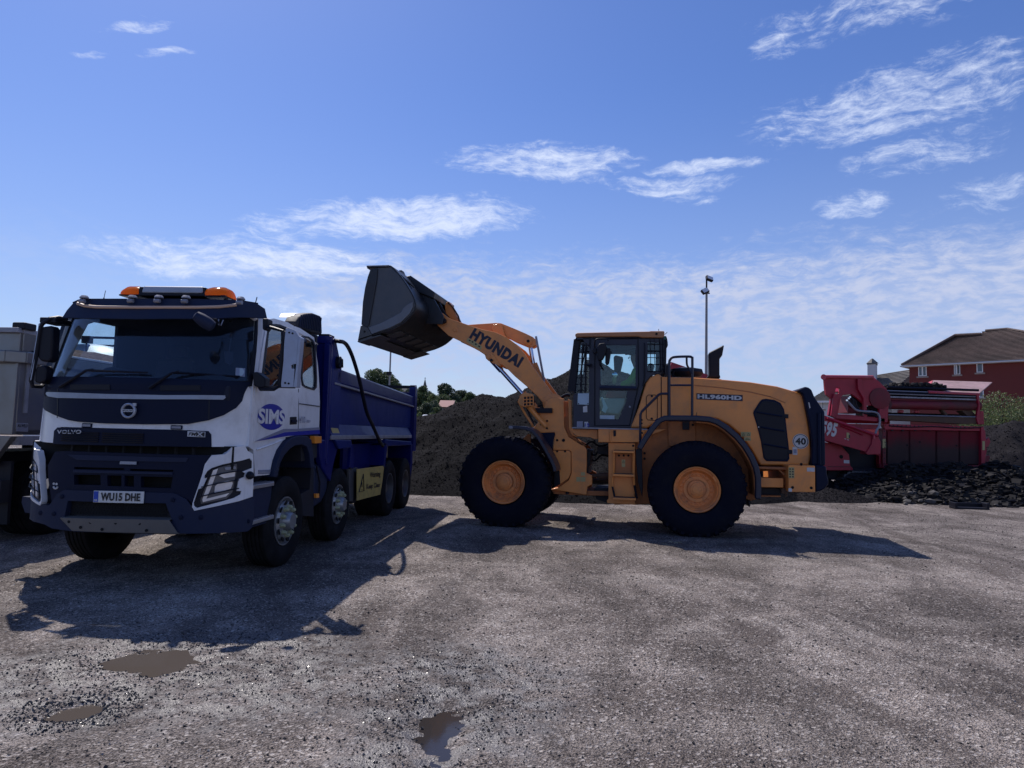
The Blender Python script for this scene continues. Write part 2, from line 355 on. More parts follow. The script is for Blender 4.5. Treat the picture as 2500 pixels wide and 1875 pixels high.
def text(body, name, m, parent, org, right, up, width, height, bold=.0, extrude=.002, shear=0., spacing=1.):
    """letters as a thin mesh; org = lower left corner, right/up = directions, fitted to width x height"""
    cu = bpy.data.curves.new('t', 'FONT'); cu.body = body; cu.offset = bold; cu.resolution_u = 3; cu.space_character = spacing+bold*1.6; cu.shear = shear
    to = bpy.data.objects.new('t', cu); SC.collection.objects.link(to)
    dg = bpy.context.evaluated_depsgraph_get(); me = bpy.data.meshes.new_from_object(to.evaluated_get(dg))
    bpy.data.objects.remove(to)
    co = np.array([v.co[:] for v in me.vertices]); mn, mx = co.min(0), co.max(0); sc = (mx-mn)
    u = Vector(right).normalized(); w = Vector(up).normalized(); nrm = u.cross(w); o0 = Vector(org)
    for v in me.vertices:
        a = (v.co.x-mn[0])/sc[0]*width; b = (v.co.y-mn[1])/sc[1]*height
        v.co = o0+u*a+w*b
    me.name = name; o = finish(me, name, m, parent, smooth=0); return o
def quad_text(body, name, m, parent, F, zz, pts, Y=None, X=None, off=.01, **k):
    """letters fitted between three unprojected corners: lower left, lower right, upper left"""
    q = [Vector(p) for p in P(F, zz, pts, Y=Y, X=X)]
    d = Vector((0, -off, 0)) if Y is not None else Vector((-off, 0, 0))
    return text(body, name, m, parent, q[0]+d, q[1]-q[0], q[2]-q[0], (q[1]-q[0]).length, (q[2]-q[0]).length, **k)
def plate_y(F, zz, pts, Y, depth, name, m, parent, bevel=0., **k):
    """flat plate seen from the side: outline at lateral Y, thickness depth"""
    return MB().py(XZ(F, zz, pts, Y), Y, Y+depth).build(name, m, parent, bevel=bevel, **k)
def smooth_path(pts, n=6, closed=False):
    pts = [Vector(p) for p in pts]; m = len(pts); out = []
    for i in range(m if closed else m-1):
        g_ = lambda j: pts[j % m] if closed else pts[min(max(j, 0), m-1)]
        a, b, c, d = g_(i-1), g_(i), g_(i+1), g_(i+2)
        for k in range(n):
            t = k/n; out.append(.5*((2*b)+(c-a)*t+(2*a-5*b+4*c-d)*t*t+(3*b-a-3*c+d)*t**3))
    if not closed: out.append(pts[-1])
    return out
def fill_panel(outer, holes=()):
    """triangles of a flat 2D outline with holes -> bmesh in (u, v, 0)"""
    bm = bmesh.new(); ed = []
    for loop in [outer]+list(holes):
        vs = [bm.verts.new((p[0], p[1], 0)) for p in loop]
        ed += [bm.edges.new((vs[i], vs[(i+1) % len(vs)])) for i in range(len(vs))]
    bmesh.ops.triangle_fill(bm, use_beauty=True, use_dissolve=False, edges=ed)
    return bm
def holed(F, zz, outer, holes, Y, depth, name, m, parent, bevel=0.):
    bm = fill_panel(XZ(F, zz, outer, Y), [XZ(F, zz, h, Y) for h in holes])
    for v in bm.verts: v.co = (v.co.x, Y, v.co.y)
    bmesh.ops.recalc_face_normals(bm, faces=bm.faces)
    if sum(f.normal.y for f in bm.faces) > 0: bmesh.ops.reverse_faces(bm, faces=bm.faces)
    me = bpy.data.meshes.new(name); bm.to_mesh(me); bm.free()
    return finish(me, name, m, parent, smooth=20, solid=depth, off=-1, bevel=bevel)
class Surf:
    """a gently curved skin: depth = fn(u, v); kind 'front' is x = fn(y, z), 'side' is y = fn(x, z)"""
    def __init__(s, F, kind, fn): s.F, s.kind, s.fn = F, kind, fn
    def uv(s, px, py):
        k = s.fn(1.2, 1.8)
        for _ in range(40):
            q = s.F.loc(px, py, X=k) if s.kind == 'front' else s.F.loc(px, py, Y=k)
            u, v = (q[1], q[2]) if s.kind == 'front' else (q[0], q[2]); k = .6*k+.4*s.fn(u, v)
        return u, v
    def pt(s, u, v, off=0.):
        return Vector((s.fn(u, v)-off, u, v)) if s.kind == 'front' else Vector((u, s.fn(u, v)-off, v))
    def patch(s, name, m, parent, outer, holes=(), off=0., thick=.02, step=.08, bevel=0., zz=None, smooth=40):
        if zz: outer = [s.uv(*zz(*p)) for p in outer]; holes = [[s.uv(*zz(*p)) for p in h] for h in holes]
        bm = fill_panel(outer, holes)
        us = [p[0] for p in outer]; vs = [p[1] for p in outer]
        k = min(us)+step/2
        while k < max(us):
            bmesh.ops.bisect_plane(bm, geom=bm.verts[:]+bm.edges[:]+bm.faces[:], plane_co=(k, 0, 0), plane_no=(1, 0, 0)); k += step
        k = min(vs)+step/2
        while k < max(vs):
            bmesh.ops.bisect_plane(bm, geom=bm.verts[:]+bm.edges[:]+bm.faces[:], plane_co=(0, k, 0), plane_no=(0, 1, 0)); k += step*1.5
        for v in bm.verts: v.co = s.pt(v.co.x, v.co.y, off)
        bmesh.ops.recalc_face_normals(bm, faces=bm.faces)
        ax = 0 if s.kind == 'front' else 1
        if sum(f.normal[ax] for f in bm.faces) > 0: bmesh.ops.reverse_faces(bm, faces=bm.faces)
        me = bpy.data.meshes.new(name); bm.to_mesh(me); bm.free()
        return finish(me, name, m, parent, smooth=smooth, solid=thick, off=-1, bevel=bevel)
# noise on arrays
def vnoise(x, y, seed=0):
    xi = np.floor(x).astype(np.int64); yi = np.floor(y).astype(np.int64); fx = x-xi; fy = y-yi
    fx = fx*fx*(3-2*fx); fy = fy*fy*(3-2*fy)
    def h(a, b):
        n = (a*374761393+b*668265263+seed*1442695041) & 0xffffffff
        n = ((n ^ (n >> 13))*1274126177) & 0xffffffff
        return ((n ^ (n >> 16)) & 0xffff)/65535.
    return (h(xi, yi)*(1-fx)+h(xi+1, yi)*fx)*(1-fy)+(h(xi, yi+1)*(1-fx)+h(xi+1, yi+1)*fx)*fy
def fbm(x, y, oct=5, seed=0, gain=.5):
    a = 1.; t = 0.; s_ = 0.
    for i in range(oct): s_ = s_+a*(vnoise(x, y, seed+i)-.5); t += a; a *= gain; x = x*2.03+7.1; y = y*2.03+3.7
    return s_/t*2
def np_mesh(name, V, Fc, m, parent=None, smooth=True):
    me = bpy.data.meshes.new(name); V = np.asarray(V, np.float32); Fc = np.asarray(Fc, np.int32); k = Fc.shape[1]
    me.vertices.add(len(V)); me.vertices.foreach_set('co', V.ravel())
    me.loops.add(Fc.size); me.loops.foreach_set('vertex_index', Fc.ravel())
    me.polygons.add(len(Fc)); me.polygons.foreach_set('loop_start', np.arange(len(Fc), dtype=np.int32)*k)
    me.update(calc_edges=True); me.materials.append(M[m] if isinstance(m, str) else m)
    if smooth: me.shade_smooth()
    else: me.shade_flat()
    o = bpy.data.objects.new(name, me); SC.collection.objects.link(o)
    if parent is not None: o.parent = parent
    return o
OCT_V = np.array([(1, 0, 0), (0, 1, 0), (-1, 0, 0), (0, -1, 0), (0, 0, 1), (0, 0, -1)], float)
OCT_F = np.array([(0, 1, 4), (1, 2, 4), (2, 3, 4), (3, 0, 4), (1, 0, 5), (2, 1, 5), (3, 2, 5), (0, 3, 5)])
CH_V = np.array([(-1, -1, -1), (1, -1, -1), (1, 1, -1), (-1, 1, -1), (-1, -1, 1), (1, -1, 1), (1, 1, 1), (-1, 1, 1)], float)*.6
CH_F = np.array([(0, 3, 2), (0, 2, 1), (4, 5, 6), (4, 6, 7), (0, 1, 5), (0, 5, 4), (2, 3, 7), (2, 7, 6), (0, 4, 7), (0, 7, 3), (1, 2, 6), (1, 6, 5)])
def stones(name, pos, size, m, parent=None, flat=.7, chunk=False, jitter=.35):
    """many irregular little stones as one mesh"""
    bv, bf = (CH_V, CH_F) if chunk else (OCT_V, OCT_F); n = len(pos); k = len(bv)
    V = np.repeat(bv[None], n, 0)*(1+rng.uniform(-jitter, jitter, (n, k, 3)))
    V *= np.asarray(size)[:, None, None]*np.stack([rng.uniform(.7, 1.3, n), rng.uniform(.6, 1.1, n), np.full(n, flat)*rng.uniform(.6, 1.3, n)], 1)[:, None, :]
    a = rng.uniform(0, 6.28, n); b = rng.normal(0, .45, n)
    ca, sa, cb, sb = np.cos(a), np.sin(a), np.cos(b), np.sin(b)
    x, y, z = V[..., 0], V[..., 1], V[..., 2]
    y, z = y*cb[:, None]-z*sb[:, None], y*sb[:, None]+z*cb[:, None]
    x, y = x*ca[:, None]-y*sa[:, None], x*sa[:, None]+y*ca[:, None]
    V = np.stack([x, y, z], -1)+np.asarray(pos)[:, None, :]
    Fc = (bf[None]+(np.arange(n)*k)[:, None, None]).reshape(-1, 3)
    return np_mesh(name, V.reshape(-1, 3), Fc, m, parent, smooth=False)
# ================================================================ THE SETTING
PUD = []
for (cx, cy, a, b) in [(650, 645, 215, 62), (330, 862, 112, 44), (1900, 940, 165, 150)]:
    c = WO.loc(*z8(cx, cy), Z=0); e = WO.loc(*z8(cx+a, cy), Z=0); t = WO.loc(*z8(cx, cy-b), Z=0)
    PUD.append((c[0], c[1], abs(e[0]-c[0]), abs(t[1]-c[1])))
WET = PUD+[(WO.loc(*z8(*q), Z=0)[0], WO.loc(*z8(*q), Z=0)[1], a, b) for q, a, b in [((900, 640), .45, .3), ((560, 760), .7, .25), ((2000, 760), .3, .35)]]
def ground_z(x, y):
    z = .012*fbm(x*.9, y*.9, 4, 3)+.010*fbm(x*6, y*6, 4, 21)+.007*fbm(x*22, y*22, 3, 31)*np.clip(1.4-np.abs(y-3)/14, 0, 1)+.012
    wt = np.zeros_like(x)
    for i, (cx, cy, a, b) in enumerate(WET):
        r = np.sqrt(((x-cx)/a)**2+((y-cy)/b)**2)+.55*fbm(x*2.3+i*9, y*3.1, 4, 5)+.16*fbm(x*11, y*11, 3, 15)
        if i < len(PUD): z = z-.055*np.clip(1.15-r, 0, 1.1)
        wt = np.maximum(wt, np.clip((2.5-r)/1.2, 0, 1))
    z = z+wt*.012*fbm(x*11, y*11, 4, 41)+wt*.004*fbm(x*37, y*37, 2, 43)
    z = z-.004*np.clip(fbm(x*.5+3, y*.22, 3, 61)*3, 0, 1)
    return z
def make_ground():
    xs = np.concatenate([-np.geomspace(600, 6.7, 70), np.arange(-6.6, 6.6, .026), np.geomspace(6.7, 600, 70)])
    ys = [-600., -300, -100, -30, -8, -2, .5, 1.2]; y = 1.6
    while y < 600: ys.append(y); y += max(.014, .0048*(y-.2)**1.15 if y < 26 else .04*(y-10))
    ys = np.array(ys); X, Y = np.meshgrid(xs, ys)
    Z = ground_z(X, Y)*np.clip((60-np.hypot(X, Y))/30, 0, 1)
    n, m = X.shape; V = np.stack([X, Y, Z], -1).reshape(-1, 3)
    i, j = np.meshgrid(np.arange(n-1), np.arange(m-1), indexing='ij'); a = (i*m+j).ravel()
    mt = bpy.data.materials.new('yard_ground'); mt.use_nodes = True; nt = mt.node_tree; g = NT(nt); b = nt.nodes['Principled BSDF']
    tc = nt.nodes.new('ShaderNodeTexCoord').outputs['Object']
    n1 = g.noise(tc, .55, 6, .62, .4); n2 = g.noise(tc, 4, 6, .65); n3 = g.noise(tc, 85, 4, .7)
    vo = nt.nodes.new('ShaderNodeTexVoronoi'); g.put(vo.inputs['Vector'], tc); vo.inputs['Scale'].default_value = 120
    vo2 = nt.nodes.new('ShaderNodeTexVoronoi'); g.put(vo2.inputs['Vector'], tc); vo2.inputs['Scale'].default_value = 58
    c = g.mix(g.ramp(n1, .36, .62), (.115, .094, .082, 1), (.27, .228, .202, 1))
    c = g.mix(g.math('MULTIPLY', g.ramp(n2, .45, .66), .75), c, (.085, .070, .062, 1))
    n5 = g.noise(g.mapping(tc, (.35, 1.3, 1), (0, 0, R(14))), .8, 5, .6, .5)
    c = g.mix(g.math('MULTIPLY', g.ramp(n5, .50, .68), .6), c, (.34, .30, .27, 1))
    n6 = g.noise(g.mapping(tc, (1, .45, 1), (0, 0, R(-20))), .42, 5, .62, 1.1)
    c = g.mix(g.math('MULTIPLY', g.ramp(n6, .50, .57), .68), c, (.080, .064, .056, 1))
    tw = nt.nodes.new('ShaderNodeVectorMath'); tw.operation = 'MULTIPLY_ADD'; g.put(tw.inputs[0], g.noise(tc, .16, 3, .5, out=1)); tw.inputs[1].default_value = (5, 3, 0); g.put(tw.inputs[2], tc)
    n7 = g.noise(g.mapping(tw.outputs[0], (1.3, .34, 1), (0, 0, R(18))), 1.0, 6, .66, .8)
    c = g.mix(g.math('MULTIPLY', g.ramp(n7, .50, .62), .3), c, (.10, .085, .078, 1))
    c = g.mix(g.math('MULTIPLY', g.ramp(n3, .44, .62), .6), c, (.44, .39, .36, 1))
    c = g.mix(g.math('MULTIPLY', g.ramp(vo.outputs['Color'], .45, .75), .82), c, (.05, .043, .041, 1))
    c = g.mix(g.math('MULTIPLY', g.ramp(vo2.outputs['Color'], .74, .84), .8), c, (.46, .42, .39, 1))
    c = g.mix(g.math('MULTIPLY', g.ramp(n6, .52, .60), .40), c, (.088, .070, .061, 1))
    c = g.mix(1.0, c, g.mix(g.ramp(n7, .42, .60), (1.20, 1.22, 1.22, 1), (.86, .87, .87, 1)), 'MULTIPLY')
    c = g.mix(1.0, c, g.mix(g.ramp(n1, .38, .60), (.96, .94, .92, 1), (1.20, 1.19, 1.17, 1)), 'MULTIPLY')
    n8 = g.noise(tc, 1.7, 6, .7, .3); c = g.mix(1.0, c, g.mix(g.ramp(n8, .38, .62), (.95, .94, .94, 1), (1.12, 1.12, 1.12, 1)), 'MULTIPLY')
    # wetness round the puddles: darker, shiny
    wet = None; wn = g.math('ADD', g.math('MULTIPLY', g.noise(tc, 2.6, 6, .7), .7), g.math('MULTIPLY', g.noise(tc, 17, 4, .7), .3)); sp = nt.nodes.new('ShaderNodeSeparateXYZ'); g.put(sp.inputs[0], tc)
    for (cx, cy, a_, b_) in WET:
        u = g.math('DIVIDE', g.math('SUBTRACT', sp.outputs[0], cx), a_); v = g.math('DIVIDE', g.math('SUBTRACT', sp.outputs[1], cy), b_)
        r = g.math('SQRT', g.math('ADD', g.math('MULTIPLY', u, u), g.math('MULTIPLY', v, v)))
        r = g.math('ADD', r, g.math('MULTIPLY', g.math('SUBTRACT', wn, .5), 4.6))
        k = g.ramp(r, 1.7, 3.3, 1, 0); wet = k if wet is None else g.math('MAXIMUM', wet, k)
    wet = g.math('MULTIPLY', wet, g.ramp(g.noise(tc, 5.5, 5, .7), .40, .58, .10, 1))
    c = g.mix(g.math('MULTIPLY', wet, .80), c, (.034, .032, .036, 1))
    g.put(b.inputs['Base Color'], c)
    g.put(b.inputs['Roughness'], g.math('SUBTRACT', .80, g.math('MULTIPLY', wet, g.ramp(n3, .35, .65, .22, .46))))
    g.put(b.inputs['Specular IOR Level'], g.math('ADD', .10, g.math('MULTIPLY', wet, .80)))
    h = g.math('ADD', g.math('MULTIPLY', vo.outputs['Distance'], .7), g.math('ADD', n3, g.math('MULTIPLY', vo2.outputs['Distance'], .9)))
    bo = g.bump(h, 1.0, .016); g.put(bo.node.inputs['Strength'], g.math('SUBTRACT', 1.0, g.math('MULTIPLY', wet, .62))); g.put(b.inputs['Normal'], bo)
    o = np_mesh('ground', V, np.stack([a, a+1, a+m+1, a+m], -1), mt)
    tag(o, 'worn gravelly tarmac of the yard', kind='structure')
make_ground()
mw = bpy.data.materials.new('muddy_water'); mw.use_nodes = True; b_ = mw.node_tree.nodes['Principled BSDF']
b_.inputs['Base Color'].default_value = (.10, .078, .060, 1); b_.inputs['Roughness'].default_value = .06; b_.inputs['IOR'].default_value = 1.33
gw = NT(mw.node_tree); gw.put(b_.inputs['Normal'], gw.bump(gw.noise(mw.node_tree.nodes.new('ShaderNodeTexCoord').outputs['Object'], 7, 3, .5), .04, .01))
for (cx, cy, a, b), lb in zip(PUD, ('muddy brown puddle in the wet patch in front of the tipper lorry', 'small muddy puddle nearest the bottom left, left of the bigger one', 'stony puddle reflecting the sky in the middle foreground')):
    mwat = mw.copy(); mwat.node_tree.nodes['Principled BSDF'].inputs['Base Color'].default_value = (.035, .03, .028, 1) if cx > 0-1.2 else (.092, .076, .063, 1)
    mb = MB(); mb.add([(1.25*a*math.cos(t*math.pi/16), 1.25*b*math.sin(t*math.pi/16), -.014) for t in range(32)], [list(range(32))])
    o = mb.build('puddle', mwat, smooth=0, recalc=False); o.location = (cx, cy, 0); tag(o, lb, 'puddle', 'puddles on the yard')
# loose stones on the yard
def loose():
    n = 26000; y = 2.0+22*rng.random(n)**2.2; x = (rng.random(n)*2-1)*(y*.80+.5)
    keep = (vnoise(x*.9, y*.9, 77)+rng.random(n)*.9) > .72; x, y = x[keep], y[keep]
    s = .0035+.0075*rng.random(len(x))**3.5+.0004*y
    z = ground_z(x, y)+s*.2
    o = stones('loose_gravel', np.stack([x, y, z], -1), s, 'gravel_dark', flat=.8); tag(o, 'small dark stones scattered over the yard', kind='stuff')
    n = 15000; k = rng.integers(0, len(WET), n); W_ = np.array(WET)[k]; a = rng.uniform(0, 6.28, n); r = .9+1.5*rng.random(n)
    x = W_[:, 0]+np.cos(a)*r*W_[:, 2]; y = W_[:, 1]+np.sin(a)*r*W_[:, 3]; s = .0025+.007*rng.random(n)**4
    o = stones('wet_grit', np.stack([x, y, ground_z(x, y)+s*.2], -1), s, 'gravel_wet', flat=.8); tag(o, 'wet black grit around the puddles', kind='stuff')
    n = 5200; y = 2.2+14*rng.random(n)**1.8; x = (rng.random(n)*2-1)*(y*.8+.5); s = .004+.007*rng.random(n)**3
    o = stones('pale_chippings', np.stack([x, y, ground_z(x, y)+s*.15], -1), s, 'gravel_pale', flat=.6); tag(o, 'pale chippings scattered over the yard', kind='stuff')
mat('gravel_dark', (.045, .040, .038), .8, var=.4, vscale=9); mat('gravel_wet', (.02, .02, .022), .28, var=.3, vscale=9); mat('gravel_pale', (.26, .24, .22), .8, var=.3, vscale=9)
for k in ('gravel_dark', 'gravel_wet', 'gravel_pale'): M[k] = MATS[k]
loose()

# ---- heaps: height fields made of overlapping cones at their angle of repose
def heap_mat(name, dark, light, sc):
    m = bpy.data.materials.new(name); m.use_nodes = True; nt = m.node_tree; g = NT(nt); b = nt.nodes['Principled BSDF']
    tc = nt.nodes.new('ShaderNodeTexCoord').outputs['Object']
    vo = nt.nodes.new('ShaderNodeTexVoronoi'); g.put(vo.inputs['Vector'], tc); vo.inputs['Scale'].default_value = sc
    n = g.noise(tc, .8, 6, .65)
    c = g.mix(g.ramp(vo.outputs['Color'], .2, .95), rgb(dark), rgb(light))
    c = g.mix(g.math('MULTIPLY', g.ramp(n, .45, .7), .5), c, rgb([v*.6 for v in dark]))
    g.put(b.inputs['Base Color'], c); b.inputs['Roughness'].default_value = .85; b.inputs['Specular IOR Level'].default_value = .08
    g.put(b.inputs['Normal'], g.bump(g.math('ADD', g.math('MULTIPLY', vo.outputs['Distance'], 1.), g.noise(tc, sc*.25, 5, .65)), .8, .03)); return m
M['heap'] = heap_mat('asphalt_planings', (.0034, .0035, .0052), (.0125, .0118, .0145), 55)
M['heap2'] = heap_mat('grey_fines', (.012, .011, .013), (.036, .032, .034), 50)
M['chunk'] = mat('broken_asphalt', (.016, .015, .016), .7, var=.6, vscale=3, dust=.35, dustcol=(.045, .042, .04), dscale=4, spec=.15)
M['chunkpale'] = mat('broken_concrete', (.065, .06, .058), .8, var=.3, vscale=3, dust=.4, dustcol=(.08, .075, .07))  # paler tone for most of the single stones
def heap(name, label, cones, x0, x1, y0, y1, step, m, nst, smin, smax, rough=.10, kind=None, group='heaps of broken asphalt in the yard', stonem=None, chunk=False, flat=.7):
    def H(x, y):
        h = None
        for (cx, cy, hh, sl, ex, ey) in cones:
            r = np.sqrt(((x-cx)/ex)**2+((y-cy)/ey)**2)
            k = hh-sl*np.sqrt(r*r+.25)+.5*sl
            h = k if h is None else np.maximum(h, k)+.05*np.exp(-np.abs(h-k)*3)
        h = h+rough*2.6*fbm(x*.55, y*.55, 3, 8)*np.clip(h, 0, 1)+rough*fbm(x*1.9, y*1.9, 5, 9, .6)*np.clip(h*2, 0, 1)
        return h-.03
    xs = np.arange(x0, x1, step); ys = np.arange(y0, y1, step); X, Y = np.meshgrid(xs, ys); Z = H(X, Y)
    ok = (Z > -.12); n, mm = X.shape
    i, j = np.meshgrid(np.arange(n-1), np.arange(mm-1), indexing='ij'); a = (i*mm+j)
    kf = (ok[:-1, :-1] | ok[1:, :-1] | ok[:-1, 1:] | ok[1:, 1:]).ravel(); a = a.ravel()[kf]
    F_ = np.stack([a, a+1, a+mm+1, a+mm], -1); used = np.unique(F_); remap = np.zeros(n*mm, int); remap[used] = np.arange(len(used))
    V = np.stack([X, Y, np.maximum(Z, -.12)], -1).reshape(-1, 3)[used]
    cx, cy = cones[0][0], cones[0][1]; V[:, 0] -= cx; V[:, 1] -= cy
    o = np_mesh(name, V, remap[F_], m); o.location = (cx, cy, 0); tag(o, label, 'heap', group)
    if kind: o['kind'] = kind
    if nst:
        N = nst*3; x = rng.uniform(x0, x1, N); y = rng.uniform(y0, y1, N); z = H(x, y); k = (z > -.05) & (y < cy+1.5)
        x, y, z = x[k][:nst], y[k][:nst], z[k][:nst]; s = smin+(smax-smin)*rng.random(len(x))**3
        st = stones('lumps', np.stack([x-cx, y-cy, z+s*.15], -1), s, stonem or m, o, flat=flat, chunk=chunk); tag(st, kind='stuff')
    return o, H
def wp(px, py, Y): return WO.loc(px, py, Y=Y)
pk = wp(1440, 868, 23.5); lft = wp(1200, 948, 22.5)
heap('planings_heap', 'big black heap of asphalt planings behind the wheel loader', [
    (pk[0], 24.0, pk[2]-.1, .62, 1, 1), (lft[0]-.1, 23.4, lft[2]-.05, .60, 1.05, 1), (wp(1120, 980, 22)[0], 22.2, 2.35, .60, 1, 1), (wp(1060, 1030, 21)[0], 21.4, 1.75, .62, 1, 1),
    (wp(1320, 960, 21)[0], 21.2, 2.1, .66, 1.2, .9), (6.0, 24.2, 3.0, .6, 1, 1), (-3.6, 21.6, 1.0, .5, 1, 1), (.2, 20.3, .95, .5, 1, 1), (3.4, 20.6, 1.4, .62, 1, 1)],
    -8, 12, 16.5, 31, .07, 'heap', 70000, .005, .026, rough=.17)
rp = wp(2470, 1028, 30)
heap('fines_heap', 'low grey brown heap at the right edge behind the red screening machine', [(rp[0]+3, 31, rp[2]+.15, .62, 1.4, 1), (rp[0]-.2, 30.5, rp[2]-.1, .7, 1, 1), (rp[0]+8, 33, 3.3, .6, 1, 1), (rp[0]-4, 33, 2.0, .6, 1, 1)],
     rp[0]-8, rp[0]+16, 24, 38, .12, 'heap2', 12000, .010, .05, rough=.26)
gp = wp(2010, 1205, 19.5)
heap('gravel_heap', 'small low heap of grey gravel on the ground behind the rear of the loader', [(gp[0], 19.6, .34, .42, 1.3, 1), (gp[0]-1.2, 20, .2, .4, 1.2, 1)],
     gp[0]-3, gp[0]+3, 17.8, 22, .05, 'heap2', 5000, .010, .032, rough=.05)
# rubble under the screening machine
ro, RH = heap('rubble_heap', 'heap of broken black asphalt slabs under and in front of the red screening machine', [
    (14.0, 21.3, .98, .5, 1.6, 1), (12.2, 21.3, .9, .5, 1.2, 1), (16.2, 21.4, .8, .45, 1.5, 1), (11.0, 20.3, .5, .5, 1, 1), (12.6, 19.9, .5, .5, 1.3, 1), (15.4, 20.2, .5, .45, 1.5, 1), (17.6, 21.5, .55, .4, 1.4, 1)],
    8.5, 20.5, 17.6, 24.5, .08, 'heap', 9000, .025, .16, rough=.24, stonem='chunk', chunk=True, flat=.4)
def rock_mesh(seed, s, flat, m):
    r = np.random.default_rng(seed); bm = bmesh.new(); bmesh.ops.create_icosphere(bm, subdivisions=1, radius=1)
    for v in bm.verts: v.co = Vector((v.co.x*s*r.uniform(.75, 1.2), v.co.y*s*r.uniform(.6, 1.), v.co.z*s*flat*r.uniform(.7, 1.1)))
    me = bpy.data.meshes.new('stone'); bm.to_mesh(me); bm.free(); me.materials.append(M[m]); return me
RK = [rock_mesh(i, .14, [.55, .7, .35, .8][i % 4], 'chunkpale' if i % 3 else 'chunk') for i in range(8)]
spots = []
for (x, y, s) in [(770, 1432, 1.5), (880, 1455, 1.3), (840, 1400, .8), (950, 1420, 1.1), (1090, 1410, 1.9), (1060, 1450, 1.6), (1010, 1385, 1.2), (900, 1385, 1.1), (870, 1360, .8), (800, 1340, .7),
                  (790, 1300, .7), (820, 1310, .5), (835, 1365, .7), (930, 1375, .9), (960, 1400, .8), (985, 1440, .9), (1120, 1440, .9), (860, 1425, .8), (740, 1420, .7), (915, 1345, .7), (880, 1330, .6), (1020, 1465, .6), (800, 1380, .8), (1180, 1455, .5), (1230, 1470, .5), (865, 1490, .8), (1140, 1470, .6), (650, 1485, .4), (1530, 1490, .5), (1600, 1475, .6), (1660, 1370, .7), (1450, 1440, .6), (1340, 1420, .5)]:
    p = WO.loc(*z7(x, y), Y=19.3 if y > 1380 else 19.8)
    for _ in range(3):
        yy = 18.4+max(0, (1490-y))/190*1.9; p = WO.loc(*z7(x, y), Y=yy)
    spots.append((p[0], yy, max(.03, p[2]), s))
for i, (x, y, z, s) in enumerate(spots):
    o = bpy.data.objects.new('stone', RK[i % 8]); SC.collection.objects.link(o); o.parent = ro
    hz = float(RH(np.array([x]), np.array([y]))[0]); zz_ = max(hz, 0)+.05*s
    o.location = Vector((x, y, zz_))-ro.location; s *= .72; o.scale = (s, s, s); o.rotation_euler = (random.uniform(-.3, .3), random.uniform(-.3, .3), random.uniform(0, 6))
sl = WO.loc(*z7(1380, 1520), Z=.06)
mb = MB(); mb.box(-.42, .42, -.14, .14, .0, .05).box(-.42, -.36, -.14, .14, .05, .16).box(.36, .42, -.14, .14, .05, .16).box(-.36, .36, .08, .14, .05, .14)
o = mb.build('steel_tray', 'black', bevel=.006); o.location = (sl[0], sl[1], .015); o.rotation_euler = (.05, 0, -.06)
tag(o, 'black steel tray lying on the yard in front of the rubble at the right', 'tray')

# ---- land behind: a low hill for the far trees
def hill():
    xs = np.linspace(-150, 60, 60); ys = np.linspace(60, 420, 60); X, Y = np.meshgrid(xs, ys)
    Z = 13*np.clip((Y-90)/140, 0, 1)**1.2*np.exp(-((X+45)/75)**2)+.8*fbm(X*.03, Y*.03, 3, 5)-.6
    n, m = X.shape; i, j = np.meshgrid(np.arange(n-1), np.arange(m-1), indexing='ij'); a = (i*m+j).ravel()
    mt = mat('hill_grass', (.05, .075, .03), .9, var=.3, vscale=.1)
    tag(np_mesh('hill', np.stack([X, Y, Z], -1).reshape(-1, 3), np.stack([a, a+1, a+m+1, a+m], -1), mt), 'grassy rise behind the yard', kind='structure')
    return lambda x, y: 13*max(0, min(1, (y-90)/140))**1.2*math.exp(-((x+45)/75)**2)-.6
HZ = hill()
# ---- trees
def leaf_mat(name, a, b):
    m = bpy.data.materials.new(name); m.use_nodes = True; nt = m.node_tree; g = NT(nt); bs = nt.nodes['Principled BSDF']
    tc = nt.nodes.new('ShaderNodeTexCoord').outputs['Object']
    c = g.mix(g.ramp(g.noise(tc, 1.1, 4, .6), .35, .65), rgb(a), rgb(b)); g.put(bs.inputs['Base Color'], c); bs.inputs['Roughness'].default_value = .6
    tr = nt.nodes.new('ShaderNodeBsdfTranslucent'); g.put(tr.inputs[0], c); mx = nt.nodes.new('ShaderNodeMixShader'); mx.inputs[0].default_value = .35
    out = nt.nodes['Material Output']; nt.links.new(bs.outputs[0], mx.inputs[1]); nt.links.new(tr.outputs[0], mx.inputs[2]); nt.links.new(mx.outputs[0], out.inputs[0]); return m
M['leaf1'] = leaf_mat('foliage_green', (.045, .075, .030), (.095, .125, .050)); M['leaf2'] = leaf_mat('foliage_dark', (.030, .052, .030), (.060, .085, .045))
M['leaf3'] = leaf_mat('foliage_pale', (.08, .12, .04), (.15, .18, .07))
def crown(cl, size, per):
    """leaf quads spread through irregular clumps; cl = (x, y, z, radius)"""
    V = []
    for (x, y, z, r) in cl:
        n = int(per*r*r/(size*size)*3.5)+12
        d = rng.normal(size=(n, 3)); d /= np.linalg.norm(d, axis=1)[:, None]; rr = r*(.45+.6*rng.random(n)**.5)
        c = np.array([x, y, z])+d*rr[:, None]*np.array([1, 1, .8]); u = rng.normal(size=(n, 3)); u /= np.linalg.norm(u, axis=1)[:, None]
        w = np.cross(u, d+rng.normal(size=(n, 3))*.6); w /= np.linalg.norm(w, axis=1)[:, None]+1e-6; s = size*rng.uniform(.5, 1.2, (n, 1))
        V.append(np.stack([c-u*s-w*s*.6, c+u*s-w*s*.6, c+u*s+w*s*.6, c-u*s+w*s*.6], 1))
    V = np.concatenate(V); return V.reshape(-1, 3), np.arange(len(V)*4).reshape(-1, 4)
